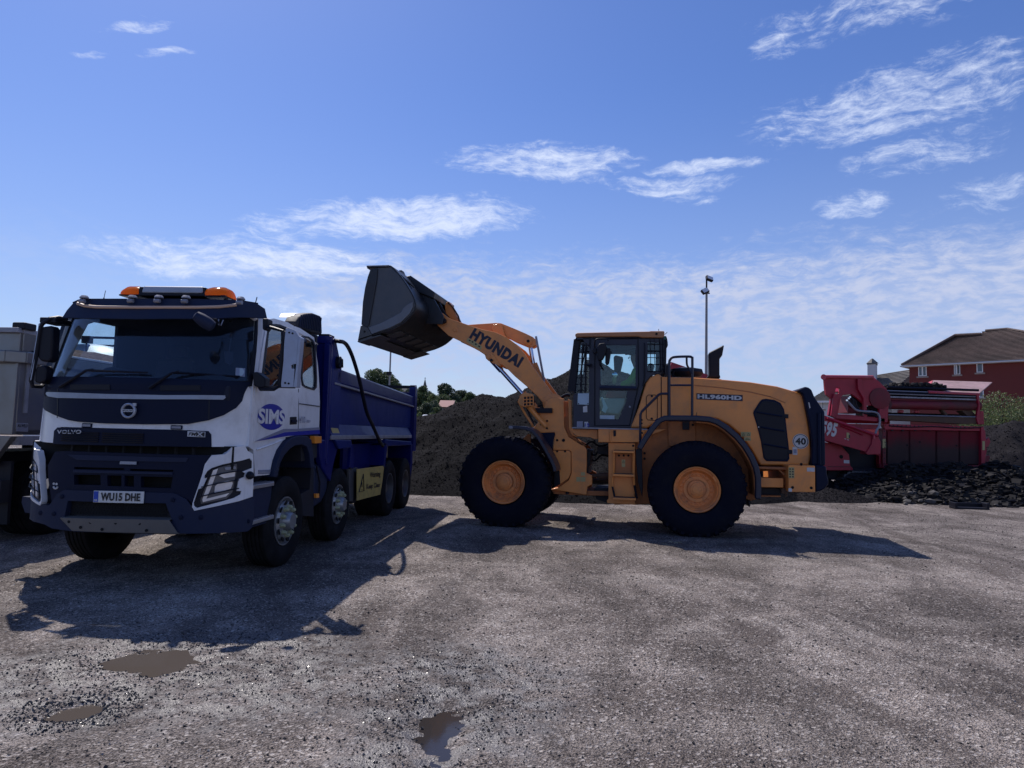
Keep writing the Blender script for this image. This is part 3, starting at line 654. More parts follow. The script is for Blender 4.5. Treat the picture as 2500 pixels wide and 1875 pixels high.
def tree(label, x, y, zb, h, w, m, trunk=.3, size=.22, per=1.0, seed=0, name='broadleaf_tree', group='far trees behind the yard', nclump=26, low=.28, cat='tree'):
    r = random.Random(seed+3); t = thing(name, label, cat, group=group, loc=(x, y, zb))
    mb = MB(); tr = max(.06, h*.022)
    mb.tube([(0, 0, -.5), (r.uniform(-.1, .1), 0, h*trunk), (r.uniform(-.3, .3), 0, h*.72)], [tr*1.3, tr, tr*.35], 7)
    cl = []
    for k in range(nclump):
        a = r.uniform(0, 6.28); u = r.random(); zz = h*(low+(.97-low)*u); env = math.sin(math.pi*min(1, max(.12, (u*.86+.14))))**.55
        rad = w*.5*env*r.uniform(.35, .92); rr = w*r.uniform(.12, .2)*(.75+.5*env)
        cl.append((math.cos(a)*rad, math.sin(a)*rad, zz-rr*.3, rr))
        if k % 4 == 0: mb.tube([(0, 0, h*trunk*r.uniform(.8, 1.6)), (math.cos(a)*rad*.5, math.sin(a)*rad*.5, zz*.85), (math.cos(a)*rad, math.sin(a)*rad, zz)], [tr*.5, tr*.3, tr*.1], 5)
    mb.build('trunk', 'bark', t); V, F_ = crown(cl, size, per); np_mesh('crown', V, F_, m, t, smooth=False); return t
def far_tree(label, px, ptop, pbot, pw, D, m, seed, **k):
    q = WO.loc(px, ptop, Y=D); b_ = WO.loc(px, pbot, Y=D); w = pw/FPX*D*1.15
    tree(label, q[0], D, b_[2]-1.0, q[2]-b_[2]+1.0, w, m, size=.0015*D*.6, seed=seed, per=1.9, **k)
far_tree('rounded tree left of the lamp mast, rising over the blue tipper body', 922, 902, 1010, 92, 180, 'leaf1', 1, nclump=34)
far_tree('smaller dark tree right of the lamp mast over the tipper body', 962, 922, 1010, 46, 185, 'leaf2', 2)
far_tree('tall leafy tree below the church spire', 1035, 942, 1060, 58, 150, 'leaf1', 3, nclump=32)
far_tree('dark dense tree right of the church, tallest above the heap', 1088, 936, 1040, 66, 175, 'leaf2', 4, nclump=34, low=.1)
far_tree('dark tree to the right of the tallest one, sinking behind the heap', 1122, 948, 1030, 54, 180, 'leaf2', 5)
far_tree('pale green low tree where the heap meets the skyline', 1150, 957, 1020, 50, 170, 'leaf1', 6)
far_tree('yellow green bushy tree standing in front of the others by the tipper tail post', 1056, 962, 1035, 44, 120, 'leaf3', 7)
far_tree('dark green low tree beside the pink tiled roof', 1040, 985, 1060, 66, 110, 'leaf2', 8, low=.05, nclump=30)
far_tree('round green tree left of the pink tiled roof', 1062, 990, 1060, 44, 105, 'leaf1', 9, low=.05)
far_tree('bright young tree close behind the tipper tail post', 1026, 1000, 1060, 30, 60, 'leaf3', 10, low=.05)
far_tree('green tree right of the pink tiled roof above the heap', 1108, 975, 1040, 44, 125, 'leaf1', 11, low=.05)
far_tree('green tree low in front of the dark dense tree', 1085, 962, 1040, 60, 140, 'leaf1', 31, low=.05, nclump=30)
far_tree('dark green bushy tree filling the gap above the pale shed roof', 1060, 978, 1050, 60, 115, 'leaf2', 32, low=.05, nclump=30)
far_tree('dark tree hidden behind the tipper tail gate', 1000, 950, 1060, 60, 165, 'leaf2', 12, low=.05)
# bush by the brick house
q = WO.loc(*z7(1620, 600), Y=34); b_ = WO.loc(*z7(1620, 840), Y=34)
tree('loose leafy bush in front of the brick house at the right', q[0], 34, b_[2]-1.5, q[2]-b_[2]+1.5, 3.6, 'leaf3', size=.034, per=.14, seed=21, name='bush', group=None, nclump=60, trunk=.1, low=.3, cat='bush')
# grass bank behind the screen machine
far_tree('low hedge seen through the gap under the screen box', 2110, 1020, 1050, 70, 40, 'leaf1', 25, name='hedge', low=.05, nclump=16, cat='hedge')

# ---- church
ch = WO.loc(1038, 921, Y=260); cb = WO.loc(1038, 960, Y=260); t = thing('church', 'small church with a dark openwork spire and cross above the trees', 'church', loc=(ch[0], 260, cb[2]-3)); h = ch[2]-cb[2]+3
M['churchstone'] = mat('church_stone', (.11, .105, .10), .9, var=.2)
mb = MB(); [mb.box(sx*.5-.14, sx*.5+.14, sy*.5-.14, sy*.5+.14, 0, h*.62) for sx in (-1, 1) for sy in (-1, 1)]; mb.box(-.8, .8, -.8, .8, 0, h*.38).box(-.8, .8, -.8, .8, h*.60, h*.65)
mb.build('bell_tower', 'churchstone', t)
MB().tube([(0, 0, h*.65), (0, 0, h*.78), (0, 0, h*.92)], [.62, .38, .08], 8).build('spire', 'churchstone', t, smooth=0)
MB().box(-.07, .07, -.07, .07, h*.9, h*1.0).box(-.25, .25, -.07, .07, h*.95, h*.965).build('cross', 'black', t)
MB().prism([(-16, -4, 0), (-16, 4, 0), (-16, 4, h*.2), (-16, 0, h*.52), (-16, -4, h*.2)], (14, 0, 0)).box(-16.5, -15.5, -1, 1, h*.45, h*.68).build('nave_roof', 'churchstone', t, smooth=0)
# far low houses
def far_house(label, px0, px1, ptop, pe, pbot, D, roofm, wallm, name='house'):
    a = WO.loc(px0, pbot, Y=D); b2 = WO.loc(px1, pe, Y=D); top = WO.loc(px0, ptop, Y=D+4)[2]; e = b2[2]; w = b2[0]-a[0]
    t = thing(name, label, 'house', loc=(a[0], D, a[2]-2)); z_e = e-(a[2]-2); z_t = top-(a[2]-2)
    MB().box(0, w, 0, 8, 0, z_e).build('wall', wallm, t)
    MB().prism([(-.4, -.5, z_e), (-.4, 4, z_t), (-.4, 8.5, z_e), (-.4, 8.2, z_e-.25), (-.4, -.2, z_e-.25)], (w+.8, 0, 0)).build('roof', roofm, t, smooth=0); return t
M['pinktile'] = mat('pink_tiles', (.34, .20, .17), .85, var=.15); M['paleroof'] = mat('pale_roof', (.42, .46, .52), .5, .2, var=.06)
far_house('far house with a faded pink tiled roof among the trees', 1074, 1100, 977, 994, 1010, 120, 'pinktile', 'render')
far_house('pale blue grey roof of a shed at the foot of the trees', 1030, 1075, 1012, 1026, 1050, 70, 'paleroof', 'render', 'shed')

# ---- houses on the right
M['brick'] = mat('red_brick_wall', (.15, .028, .024), .85, var=.14, vscale=1.5, bump=.2, bscale=14)
def tile_mat(name, a, b):
    m = bpy.data.materials.new(name); m.use_nodes = True; nt = m.node_tree; g = NT(nt); bs = nt.nodes['Principled BSDF']
    tc = nt.nodes.new('ShaderNodeTexCoord').outputs['Object']
    f = g.math('ADD', g.math('MULTIPLY', g.noise(tc, .5, 4, .6), .6), g.math('MULTIPLY', g.noise(tc, 6, 2, .5), .4))
    g.put(bs.inputs['Base Color'], g.mix(g.ramp(f, .36, .64), rgb(a), rgb(b))); bs.inputs['Roughness'].default_value = .8; return m
M['tiles'] = tile_mat('brown_roof_tiles', (.095, .070, .060), (.17, .120, .100)); M['tiles2'] = tile_mat('grey_roof_tiles', (.10, .095, .088), (.19, .175, .16))
def tiled(name, A, B, C_, D_, m, parent, gauge=.40):
    """roof plane from eaves A-B to ridge D_-C_, built of lapped courses"""
    A, B, C_, D_ = map(Vector, (A, B, C_, D_)); n = max(3, int(((D_-A).length+(C_-B).length)/2/gauge)); nr = (B-A).cross(D_-A).normalized()
    if nr.z < 0: nr = -nr
    mb = MB()
    for i in range(n):
        a, b2 = i/n, (i+1)/n; p0, p1 = A.lerp(D_, a), B.lerp(C_, a); q0, q1 = A.lerp(D_, b2), B.lerp(C_, b2); up = nr*.09
        mb.add([p0+up, p1+up, q1, q0, p0-nr*.02, p1-nr*.02], [(0, 1, 2, 3), (4, 5, 1, 0)])
    return mb.build(name, m, parent, smooth=0, recalc=False)
c0 = WO.loc(*z7(895, 362), Y=65); BF = Frame(c0[0], 65, R(-47), 0)
t = thing('brick_house', 'large red brick house with hipped brown tiled roof at the right edge', 'house', BF); gz_ = -1.0; ez = c0[2]
MB().box(0, 17, 0, 10, gz_, ez).build('wall', 'brick', t)
r0 = BF.loc(*z7(1265, 130), Y=4.6); r1 = BF.loc(*z7(1475, 120), Y=4.6); r2 = BF.loc(*z7(1512, 95), Y=5.2); r3 = BF.loc(*z7(1690, 80), Y=5.2)
e0 = (-.5, -.5, ez-.15); e1 = (r1[0]+.3, -.5, ez-.15); e2 = (16.8, -.5, ez-.15)
tiled('roof', e0, e2, r3, (r0[0], r3[1], r0[2]), 'tiles', t)
MB().prism([(r1[0], r1[1]+.3, r1[2]-.1), (r2[0], r2[1], r2[2]+.02), (r3[0], r3[1], r3[2]+.02), (r3[0], r3[1], r3[2]-.3)], (0, .3, 0)).build('ridge_step', 'tiles', t)
tiled('roof', (-.5, 10.5, ez-.15), e0, r0, (r0[0]+.2, 6.5, r0[2]), 'tiles', t); MB().add([(r0[0], r0[1], r0[2]), (r1[0], r1[1], r1[2]), e1, (17, 10.5, ez), (-.5, 10.5, ez-.15)], [(0, 1, 3, 4)]).build('back_slope', 'tiles', t, smooth=0)
MB().add([(r2[0]-.3, r2[1], r2[2]), (r3[0], r3[1], r3[2]), (17.2, 10.5, ez), (e1[0], 10.5, ez), (r3[0]+.2, 5.5, r3[2]), e2], [(0, 1, 2, 3), (1, 5, 2)]).build('hip_slope', 'tiles', t, smooth=0)
MB().tube([r2[:2]+(r2[2]+.05,), r3[:2]+(r3[2]+.05,)], .13, 6).tube([r0[:2]+(r0[2]+.05,), r1[:2]+(r1[2]+.05,)], .13, 6).tube([r3[:2]+(r3[2]+.05,), (e2[0], e2[1], e2[2]+.1)], .13, 6).tube([e0[:2]+(e0[2]+.1,), r0[:2]+(r0[2]+.05,)], .11, 6).build('ridge_tiles', 'tiles', t)
MB().box(-.5, 17, -.62, -.5, ez-.28, ez-.16).box(-.62, -.5, -.62, 10, ez-.28, ez-.16).build('gutter', 'render', t)
MB().box(-.5, 17, -.5, 0, ez-.30, ez-.24).build('soffit', 'upvc', t)
def house_window(F, parent, zz, x0, y0, x1, y1, lab=None, panes=1, open_=False):
    a = F.loc(*zz(x0, y1), Y=0); b2 = F.loc(*zz(x1, y0), Y=0); xa, za, xb, zb = a[0], a[2], b2[0], b2[2]; f = .07
    mb = MB(); mb.box(xa, xa+f, -.03, .08, za, zb).box(xb-f, xb, -.03, .08, za, zb).box(xa+f, xb-f, -.03, .08, za, za+f).box(xa+f, xb-f, -.03, .08, zb-f, zb)
    if panes == 2: m_ = (xa+xb)/2; mb.box(m_-.06, m_+.06, -.035, .08, za+f, zb-f)
    if open_: m_ = (xa+xb)/2; mb.box(m_-.04, m_+.04, -.3, -.03, za+f, zb-f).box(m_-.02, m_+.02, -.02, .08, za+f, zb-f)
    w = mb.build('window', 'upvc', parent)
    MB().box(xa+f, xb-f, -.004, .02, za+f, zb-f).build('pane', 'housepane', w)
    MB().box(xa-.15, xb+.15, -.08, .02, za-.16, za-.02).build('sill', 'stone', w); MB().box(xa-.15, xb+.15, -.03, .02, zb+.03, zb+.24).build('lintel', 'stone', w)
house_window(BF, t, z7, 970, 378, 1036, 460, panes=2); house_window(BF, t, z7, 1259, 363, 1308, 446, open_=True); house_window(BF, t, z7, 1442, 352, 1492, 430); house_window(BF, t, z7, 1462, 562, 1498, 632)
MB().box(16.0, 18.0, -1.6, 0, ez-.9, ez-.1).build('bay', 'upvc', t, bevel=.05)
# second house, grey brown roof
c1 = WO.loc(*z7(150, 655), Y=74); B2 = Frame(c1[0], 74, R(-33), 0); ez2 = c1[2]
t = thing('rendered_house', 'white rendered house with grey brown tiled roof and boxy chimney behind the red machine', 'house', B2)
MB().box(0, 22, 0, 11, -1, ez2).build('wall', 'render', t)
k0 = B2.loc(*z7(330, 500), Y=5.5); k1 = B2.loc(*z7(860, 362), Y=5.5)
tiled('roof', (-.8, -.6, ez2-.1), (20, -.6, ez2-.1), (k1[0]+4, 5.5, k1[2]), (k0[0], 5.5, k0[2]), 'tiles2', t)
tiled('roof', (-.8, 11.5, ez2-.1), (-.8, -.6, ez2-.1), (k0[0], 5.5, k0[2]), (k0[0]+.1, 5.9, k0[2]), 'tiles2', t)
MB().add([(k0[0], 5.5, k0[2]), (k1[0]+4, 5.5, k1[2]), (22, 11.5, ez2), (-.8, 11.5, ez2), (22, -.6, ez2)], [(0, 1, 2, 3), (1, 4, 2)]).build('back_slope', 'tiles2', t, smooth=0)
g0 = B2.loc(*z7(690, 600), Y=-3); MB().prism([(g0[0], -4, ez2-.1), (g0[0]+3.6, -4, ez2+3.4), (g0[0]+7.2, -4, ez2-.1)], (0, 8, 0)).build('dormer_roof', 'tiles2', t, smooth=0)
cc = B2.loc(*z7(560, 435), Y=3.5); cd = B2.loc(*z7(627, 350), Y=3.5)
MB().box(cc[0], cd[0], 3.1, 4.6, cc[2]-1.5, cd[2]-.2).build('chimney', 'render', t)
MB().prism([(cc[0]-.05, 3.05, cd[2]-.2), (cd[0]+.05, 3.05, cd[2]-.2), (cd[0]+.05, 4.65, cd[2]-.2), (cc[0]-.05, 4.65, cd[2]-.2)], (0, 0, .15)).tube([((cc[0]+cd[0])/2, 3.85, cd[2]-.05), ((cc[0]+cd[0])/2, 3.85, cd[2]+.5)], [.62, .08], 4).build('chimney_cap', 'tiles2', t, smooth=0)
house_window(B2, t, z7, 186, 668, 205, 725)
MB().box(-.6, 20, -.72, -.6, ez2-.28, ez2-.08).build('gutter', 'upvc', t)
# ---- lamp masts
def mast(label, px, ptop, pbase, D, head, w):
    a = WO.loc(px, ptop, Y=D); t = thing('lamp_mast', label, 'lamp mast', loc=(a[0], D, 0), group='tall lamp masts')
    MB().tube([(0, 0, 0), (0, 0, a[2])], [w*1.3, w*.8], 10).build('pole', 'conc', t)
    if head:
        MB().cyl((0, 0, a[2]-1.2), (0, 0, a[2]+.9), .06, 8).box(-.22, .22, -.04, .04, a[2]-.3, a[2]-.22).build('bracket', 'black', t)
        for (x, z, ry) in ((.15, a[2]+.75, .25), (-.15, a[2]-.15, -.45)):
            f = MB().box(-.27, .27, -.11, .11, -.19, .19).build('floodlight', 'black', t, bevel=.05); f.location = (x, -.15, z); f.rotation_euler = (-.5, ry, .3)
            MB().box(-.22, .22, -.125, -.11, -.14, .14).build('lens', 'lens', f)
    else: MB().box(-.25, .15, -.2, .2, a[2]-4.2, a[2]-3.9).build('sensor_box', 'black', t)
mast('grey floodlight mast with two lamps behind the loader exhaust', 1725, 707, 1100, 48, True, .095)
mast('bare grey mast behind the blue tipper body under the bucket', 956, 800, 1100, 60, False, .075)
# ================================================================ THE BLUE AND WHITE TIPPER LORRY
TC = 1.225      # centre line
T1 = thing('tipper_lorry', 'white cabbed tipper lorry with dark blue body and amber beacon bar, nearest the camera', 'tipper lorry', TR)
def cab_s0(z):
    pts = [(.4, -1.38), (.9, -1.44), (1.4, -1.40), (2.08, -1.37), (2.8, -1.12), (3.1, -1.0)]
    if z <= pts[0][0]: return pts[0][1]
    for (a, b), (c, d) in zip(pts, pts[1:]):
        if z <= c: return b+(d-b)*(z-a)/(c-a)
    return pts[-1][1]
def tumble(z): return .045+max(0, z-2.0)**1.3*.10
def cab_front(y, z):
    u = abs(y-TC)/1.18; v = min(1.0, u); return cab_s0(z)+.16*v**2+.26*v**7+.25*max(0, u-1)
def bump_front(y, z):
    u = abs(y-TC)/1.22; v = min(1.02, u); return -1.43+.10*v**2+.38*v**6+.3*max(0, u-1.02)
FR = Surf(TR, 'front', cab_front); BU = Surf(TR, 'front', bump_front)
SI = Surf(TR, 'side', lambda x, z: tumble(z))
def both(o): mirror_about(o, TC); return o
# -- side skin with door and rear window openings (both sides)
WIN_D = [(102, 590), (112, 470), (133, 300), (155, 140), (185, 122), (240, 126), (300, 150), (345, 180), (372, 215), (372, 560), (355, 598)]
WIN_R = [(412, 210), (455, 215), (492, 240), (508, 280), (520, 520), (518, 590), (500, 612), (435, 592), (412, 575), (404, 520)]
d_out = [(60, 625), (110, 330), (150, 90), (200, 82), (300, 110), (385, 160), (388, 560), (380, 706), (376, 940), (300, 955), (52, 990)]
side_low = SI.uv(*z2(1672, 372))
cab_side = SI.patch('cab_side', 'white', T1, [(-1.02, 1.44), (-.98, 2.06), (-.86, 2.45), (-.76, 2.86), (-.2, 2.93), (.5, 2.95), (1.0, 2.90), (1.08, 2.5), (1.12, 1.58), (.35, 1.585), (.05, 1.58), (-.25, 1.47), (-.9, 1.40)],
    holes=[[SI.uv(*z3(*p)) for p in WIN_D], [SI.uv(*z3(*p)) for p in WIN_R]], thick=.05, step=.12)
both(cab_side)
door = SI.patch('door', 'white', T1, [SI.uv(*z3(*p)) for p in d_out], holes=[[SI.uv(*z3(*p)) for p in WIN_D]], off=.012, thick=.012, step=.12, bevel=.004)
fr = SI.patch('window_seal', 'black', door, [SI.uv(*z3(*p)) for p in WIN_D], holes=[[SI.uv(*z3(*p)) for p in [(118, 575), (128, 470), (150, 300), (166, 150), (195, 137), (240, 142), (295, 165), (335, 190), (357, 222), (357, 545), (345, 582)]]], off=.016, thick=.02, step=.2)
g1 = SI.patch('door_window', 'sideglass', door, [SI.uv(*z3(*p)) for p in WIN_D], off=-.005, thick=.006, step=.3)
hd = SI.patch('handle', 'black', door, [SI.uv(*z3(*p)) for p in [(318, 808), (366, 806), (368, 862), (316, 866)]], off=.018, thick=.02, step=.3, bevel=.006)
SI.patch('handle_grip', 'navy', door, [SI.uv(*z3(*p)) for p in [(322, 830), (362, 828), (362, 846), (322, 848)]], off=.032, thick=.012, step=.3, bevel=.004)
MB().add([SI.pt(*SI.uv(*z3(x, y)), off=.0145) for x, y in [(384, 706), (540, 728), (540, 735), (384, 713)]], [(0, 1, 2, 3)]).add([SI.pt(*SI.uv(*z3(x, y)), off=.0145) for x, y in [(378, 600), (383, 600), (380, 940), (375, 940)]], [(0, 1, 2, 3)]).build('panel_gap', 'ink', T1, smooth=0)
wr = SI.patch('rear_side_window', 'sideglass', T1, [SI.uv(*z3(*p)) for p in WIN_R], off=-.005, thick=.006, step=.3)
both(SI.patch('rear_window_seal', 'black', T1, [SI.uv(*z3(*p)) for p in WIN_R], holes=[[SI.uv(*z3(*p)) for p in [(420, 222), (455, 228), (484, 250), (498, 285), (510, 520), (508, 582), (495, 598), (437, 580), (421, 566), (413, 520)]]], off=.012, thick=.02, step=.2))
mirror_about(wr, TC); mirror_about(g1, TC, T1)
# stripes and logo on the near door
def flat_on_side(name, m, pts, off, parent=T1): return SI.patch(name, m, parent, [SI.uv(*p) for p in pts], off=off, thick=.002, step=.3)
flat_on_side('grey_stripe', 'logogrey', [z3(*p) for p in [(60, 986), (200, 925), (270, 896), (370, 895), (535, 884), (536, 902), (380, 912), (280, 918), (150, 962)]], .0165)
flat_on_side('blue_stripe', 'logoblue', [z3(*p) for p in [(60, 988), (150, 962), (280, 920), (380, 914), (536, 903), (540, 934), (460, 938), (390, 942), (300, 948), (170, 970)]], .0165)
cx, cy = SI.uv(*z3(183, 808)); ax = abs(SI.uv(*z3(284, 806))[0]-SI.uv(*z3(84, 812))[0])/2; az_ = abs(SI.uv(*z3(183, 712))[1]-SI.uv(*z3(183, 904))[1])/2
SI.patch('logo_disc', 'logoblue', T1, [(cx+ax*math.cos(k*math.pi/20), cy+az_*math.sin(k*math.pi/20)) for k in range(40)], off=.0165, thick=.002, step=.4)
lt = text('SIMS', 'logo_letters', 'white', T1, SI.pt(cx-ax*1.0, cy-az_*.55, .0205), (1, 0, 0), (0, 0, 1), ax*2.0, az_*1.15, bold=.035, spacing=.92)
t4 = SI.pt(*SI.uv(*z3(385, 852)), off=.019); text('410', 'power_number', 'logogrey', T1, t4, (1, 0, 0), (0, 0, 1), .19, .085, bold=.02, shear=.2)
t4 = SI.pt(*SI.uv(*z3(440, 850)), off=.019); text('EEV', 'emission_mark', 'logogrey', T1, t4, (1, 0, 0), (0, 0, 1), .13, .035, bold=.03)
# -- cab front skin, windscreen, black panel
def band(surf, name, m, parent, zb, zt_, y0, y1, off=0., thick=.04, nz=4, ny=28, **k):
    rows = [[surf.pt(y0+(y1-y0)*j/ny, zb+(zt_-zb)*i/nz, off) for j in range(ny+1)] for i in range(nz+1)]
    me = MB().grid(rows); return me.build(name, m, parent, solid=thick, recalc=False, off=1, **k)
LE, RE = TC+1.18, TC-1.18
def front_clip(pts): return [(min(LE, max(RE, y)), z) for y, z in pts]
front_white = FR.patch('cab_front_panel', 'white', T1, [(RE, 1.44), (RE, 2.02), (RE+.05, 2.10), (LE-.05, 2.10), (LE, 2.02), (LE, 1.44), (1.995, 1.43), (1.985, 1.57), (1.93, 1.60), (.52, 1.60), (.47, 1.57), (.455, 1.43)], off=0, thick=.04, step=.07)
fz = lambda pts: [FR.uv(*z1(*p)) for p in pts]
WS = fz([(1655, 770), (1680, 600), (1692, 450), (1697, 345), (470, 340), (400, 520), (325, 720), (318, 758), (700, 775), (1200, 778)])
ws = FR.patch('windscreen', 'glass', T1, WS, off=-.01, thick=.004, step=.1)
FR.patch('windscreen_frame', 'black', T1, fz([(1672, 790), (1690, 700), (1706, 450), (1708, 335), (430, 332), (350, 540), (282, 720), (268, 790), (700, 800), (1200, 804)]), holes=[fz([(1635, 755), (1668, 600), (1682, 450), (1686, 350), (476, 345), (408, 520), (335, 718), (330, 745), (700, 762), (1200, 765)])], off=.004, thick=.03, step=.09)
both(FR.patch('windscreen_pillar', 'white', T1, fz([(1704, 340), (1742, 345), (1732, 430), (1716, 560), (1698, 700), (1690, 760), (1664, 790), (1680, 690), (1694, 560), (1702, 440)]), off=.012, thick=.05, step=.09))
bp_b = [(262, 95), (300, 135), (390, 180), (460, 205), (520, 215), (700, 226), (960, 232), (1240, 230), (1380, 205), (1480, 172), (1560, 125), (1600, 80), (1615, 30)]
bp = [FR.uv(*z2(*p)) for p in bp_b]
black_panel = FR.patch('black_front_panel', 'navy', T1, front_clip(bp)+[(RE+.03, 2.12), (LE-.03, 2.12)], off=.018, thick=.03, step=.07, bevel=.005)
FR.patch('silver_strip', 'strip', black_panel, [FR.uv(*z1(*p)) for p in [(305, 830), (700, 842), (1100, 850), (1505, 852), (1495, 868), (1480, 880), (1000, 877), (600, 872), (390, 868), (330, 858)]], off=.030, thick=.015, step=.08)
MB().add([FR.pt(*FR.uv(*z2(x, y)), off=.0225) for x, y in [(386, 0), (392, 0), (390, 190), (384, 190)]], [(0, 1, 2, 3)]).add([FR.pt(*FR.uv(*z2(x, y)), off=.0225) for x, y in [(1383, 40), (1388, 40), (1385, 200), (1380, 200)]], [(0, 1, 2, 3)]).build('panel_gap', 'ink', black_panel, smooth=0)
cow = FR.patch('cowl_panel', 'navy', T1, [(RE+.06, 2.0), (RE+.02, 2.13), (LE-.02, 2.13), (LE-.06, 2.0)], off=.022, thick=.03, step=.09)
for (a, b) in (((475, 780), (735, 815)), ((1065, 785), (1330, 820))):
    FR.patch('cowl_recess', 'black', cow, [FR.uv(*z1(a[0], a[1])), FR.uv(*z1(b[0], a[1])), FR.uv(*z1(b[0], b[1])), FR.uv(*z1(a[0], b[1]))], off=.03, thick=.01, step=.2, bevel=.003)
# round maker's badge: ring with arrow and a lettered bar
bx, bz = FR.uv(*z2(867, 143)); bc = FR.pt(bx, bz, .04); rb = .078
ring = MB().lathe([(.0, rb*.74), (.02, rb*.74), (.028, rb*.87), (.02, rb), (0, rb)], bc, (-1, 0, 0), 40, cap=False)
ring.prism([bc+Vector((-.022, -rb*.62, rb*.62)), bc+Vector((-.022, -rb*1.02, rb*1.0)), bc+Vector((-.022, -rb*1.0, rb*.60)), ], (.02, 0, 0)).prism([bc+Vector((-.022, -rb*.55, rb*1.0)), bc+Vector((-.022, -rb*1.02, rb*1.0)), bc+Vector((-.022, -rb*.72, rb*.72))], (.02, 0, 0))
ring.prism([bc+Vector((-.018, rb*.95, -rb*.17)), bc+Vector((-.018, -rb*.95, -rb*.17)), bc+Vector((-.018, -rb*.95, rb*.17)), bc+Vector((-.018, rb*.95, rb*.17))], (.012, 0, 0))
bd = ring.build('badge', 'silver', T1)
text('VOLVO', 'badge_letters', 'ink', bd, bc+Vector((-.0195, rb*.82, -rb*.10)), (0, -1, 0), (0, 0, 1), rb*1.64, rb*.20, bold=.03)
for (x, y) in ((575, 239), (1165, 252)):
    u, v = FR.uv(*z2(x, y)); o = FR.patch('marker_lamp', 'navy', T1, [(u-.058, v-.022), (u+.058, v-.022), (u+.058, v+.022), (u-.058, v+.022)], off=.012, thick=.02, step=.3, bevel=.006)
    FR.patch('lens', 'rail', o, [(u-.046, v-.012), (u+.046, v-.012), (u+.046, v+.012), (u-.046, v+.012)], off=.016, thick=.006, step=.3)
# grille panel
gr = FR.patch('grille_panel', 'navy', T1, [FR.uv(*z2(*p)) for p in [(1396, 381), (1394, 300), (1375, 276), (1100, 266), (700, 259), (380, 252), (358, 275), (350, 362)]], off=.006, thick=.05, step=.08, bevel=.008)
for (y0_, y1_) in ((.98, 1.42), (1.46, 1.9)):
    mb = MB()
    for k in range(5):
        z_ = 1.455+k*.022
        mb.prism([FR.pt(y, z_, .006) for y in (y0_, (y0_+y1_)/2, y1_)]+[FR.pt(y, z_+.010, .010) for y in (y1_, (y0_+y1_)/2, y0_)], (-.014, 0, 0))
    mb.build('grille_slats', 'black', gr, smooth=0)
u, v = FR.uv(*z2(383, 294)); u2, v2 = FR.uv(*z2(543, 294)); A = FR.pt(u, v, .020); B_ = FR.pt(u2, v2, .020)
lt = text('VOLVO', 'maker_letters', 'silver', gr, A, B_-A, (0, 0, 1), (B_-A).length, .040, bold=.03)
mb = MB()   # slab serifs on the letters
for fx in (.0, .14, .02, .40, .46, .60, .63, .76):
    pass
u, v = FR.uv(*z2(1240, 312)); u2, v2 = FR.uv(*z2(1357, 317)); A = FR.pt(u, v, .020); B_ = FR.pt(u2, v2, .022); L_ = (B_-A).length; dr = (B_-A).normalized()
pl = MB().prism([A, B_, B_+Vector((0, 0, .056)), A+Vector((0, 0, .056))], (.006, 0, 0)).build('model_badge', 'silver', gr)
text('FM', 'badge_letters', 'ink', pl, A+dr*.012+Vector((-.003, 0, .010)), dr, (0, 0, 1), L_*.44, .034, bold=.03, shear=.25)
MB().prism([A+dr*L_*.50+Vector((-.003, 0, .006)), A+dr*L_*.97+Vector((-.003, 0, .006)), A+dr*L_*.97+Vector((-.003, 0, .050)), A+dr*L_*.50+Vector((-.003, 0, .050))], (.002, 0, 0)).build('badge_field', 'ink', pl)
text('X', 'badge_letters', 'silver', pl, A+dr*L_*.54+Vector((-.006, 0, .008)), dr, (0, 0, 1), L_*.36, .040, bold=.04)
# dark void between cab and bumper
MB().box(-1.20, -.4, .12, 2.33, 1.20, 1.44).build('radiator_bay', 'hole', T1)
mb = MB(); [mb.cyl((-1.20, .55+k*.19, 1.30), (-1.20, .55+k*.19, 1.42), .02, 6) for k in range(8)]; mb.cyl((-1.22, .5, 1.33), (-1.22, 2.0, 1.33), .015, 6).build('bay_pipes', 'chassis', T1)
# -- bumper
b2_ = lambda pts: [BU.uv(*z2(*p)) for p in pts]
bump_up = BU.patch('bumper_centre', 'navy', T1, b2_([(440, 408), (1400, 436), (1355, 530), (1320, 640), (1287, 765), (1240, 722), (1180, 694), (440, 668), (392, 692), (350, 742), (328, 600), (325, 500), (372, 412)]),
    holes=[b2_(q_) for q_ in ([(497, 562), (670, 564), (672, 632), (497, 628)], [(714, 567), (808, 568), (808, 640), (716, 637)], [(828, 568), (890, 570), (890, 642), (828, 640)], [(935, 574), (1146, 578), (1132, 652), (936, 647)], [(497, 512), (825, 520), (825, 532), (497, 526)], [(865, 524), (1148, 532), (1148, 544), (865, 538)])],
    off=.02, thick=.06, step=.09, bevel=.005)
MB().box(-1.30, -1.0, .5, 1.95, .80, 1.3).build('bumper_core', 'hole', T1)
BU.patch('upper_step', 'bumper', T1, b2_([(455, 430), (1250, 452), (1235, 480), (520, 466)]), off=.03, thick=.012, step=.12, bevel=.004)
BU.patch('tow_cover', 'strip', T1, b2_([(808, 474), (915, 477), (912, 496), (803, 493)]), off=.04, thick=.01, step=.3)
BU.patch('bar', 'bumper', T1, b2_([(497, 530), (1148, 547), (1148, 562), (497, 548)]), off=.035, thick=.03, step=.12, bevel=.005)
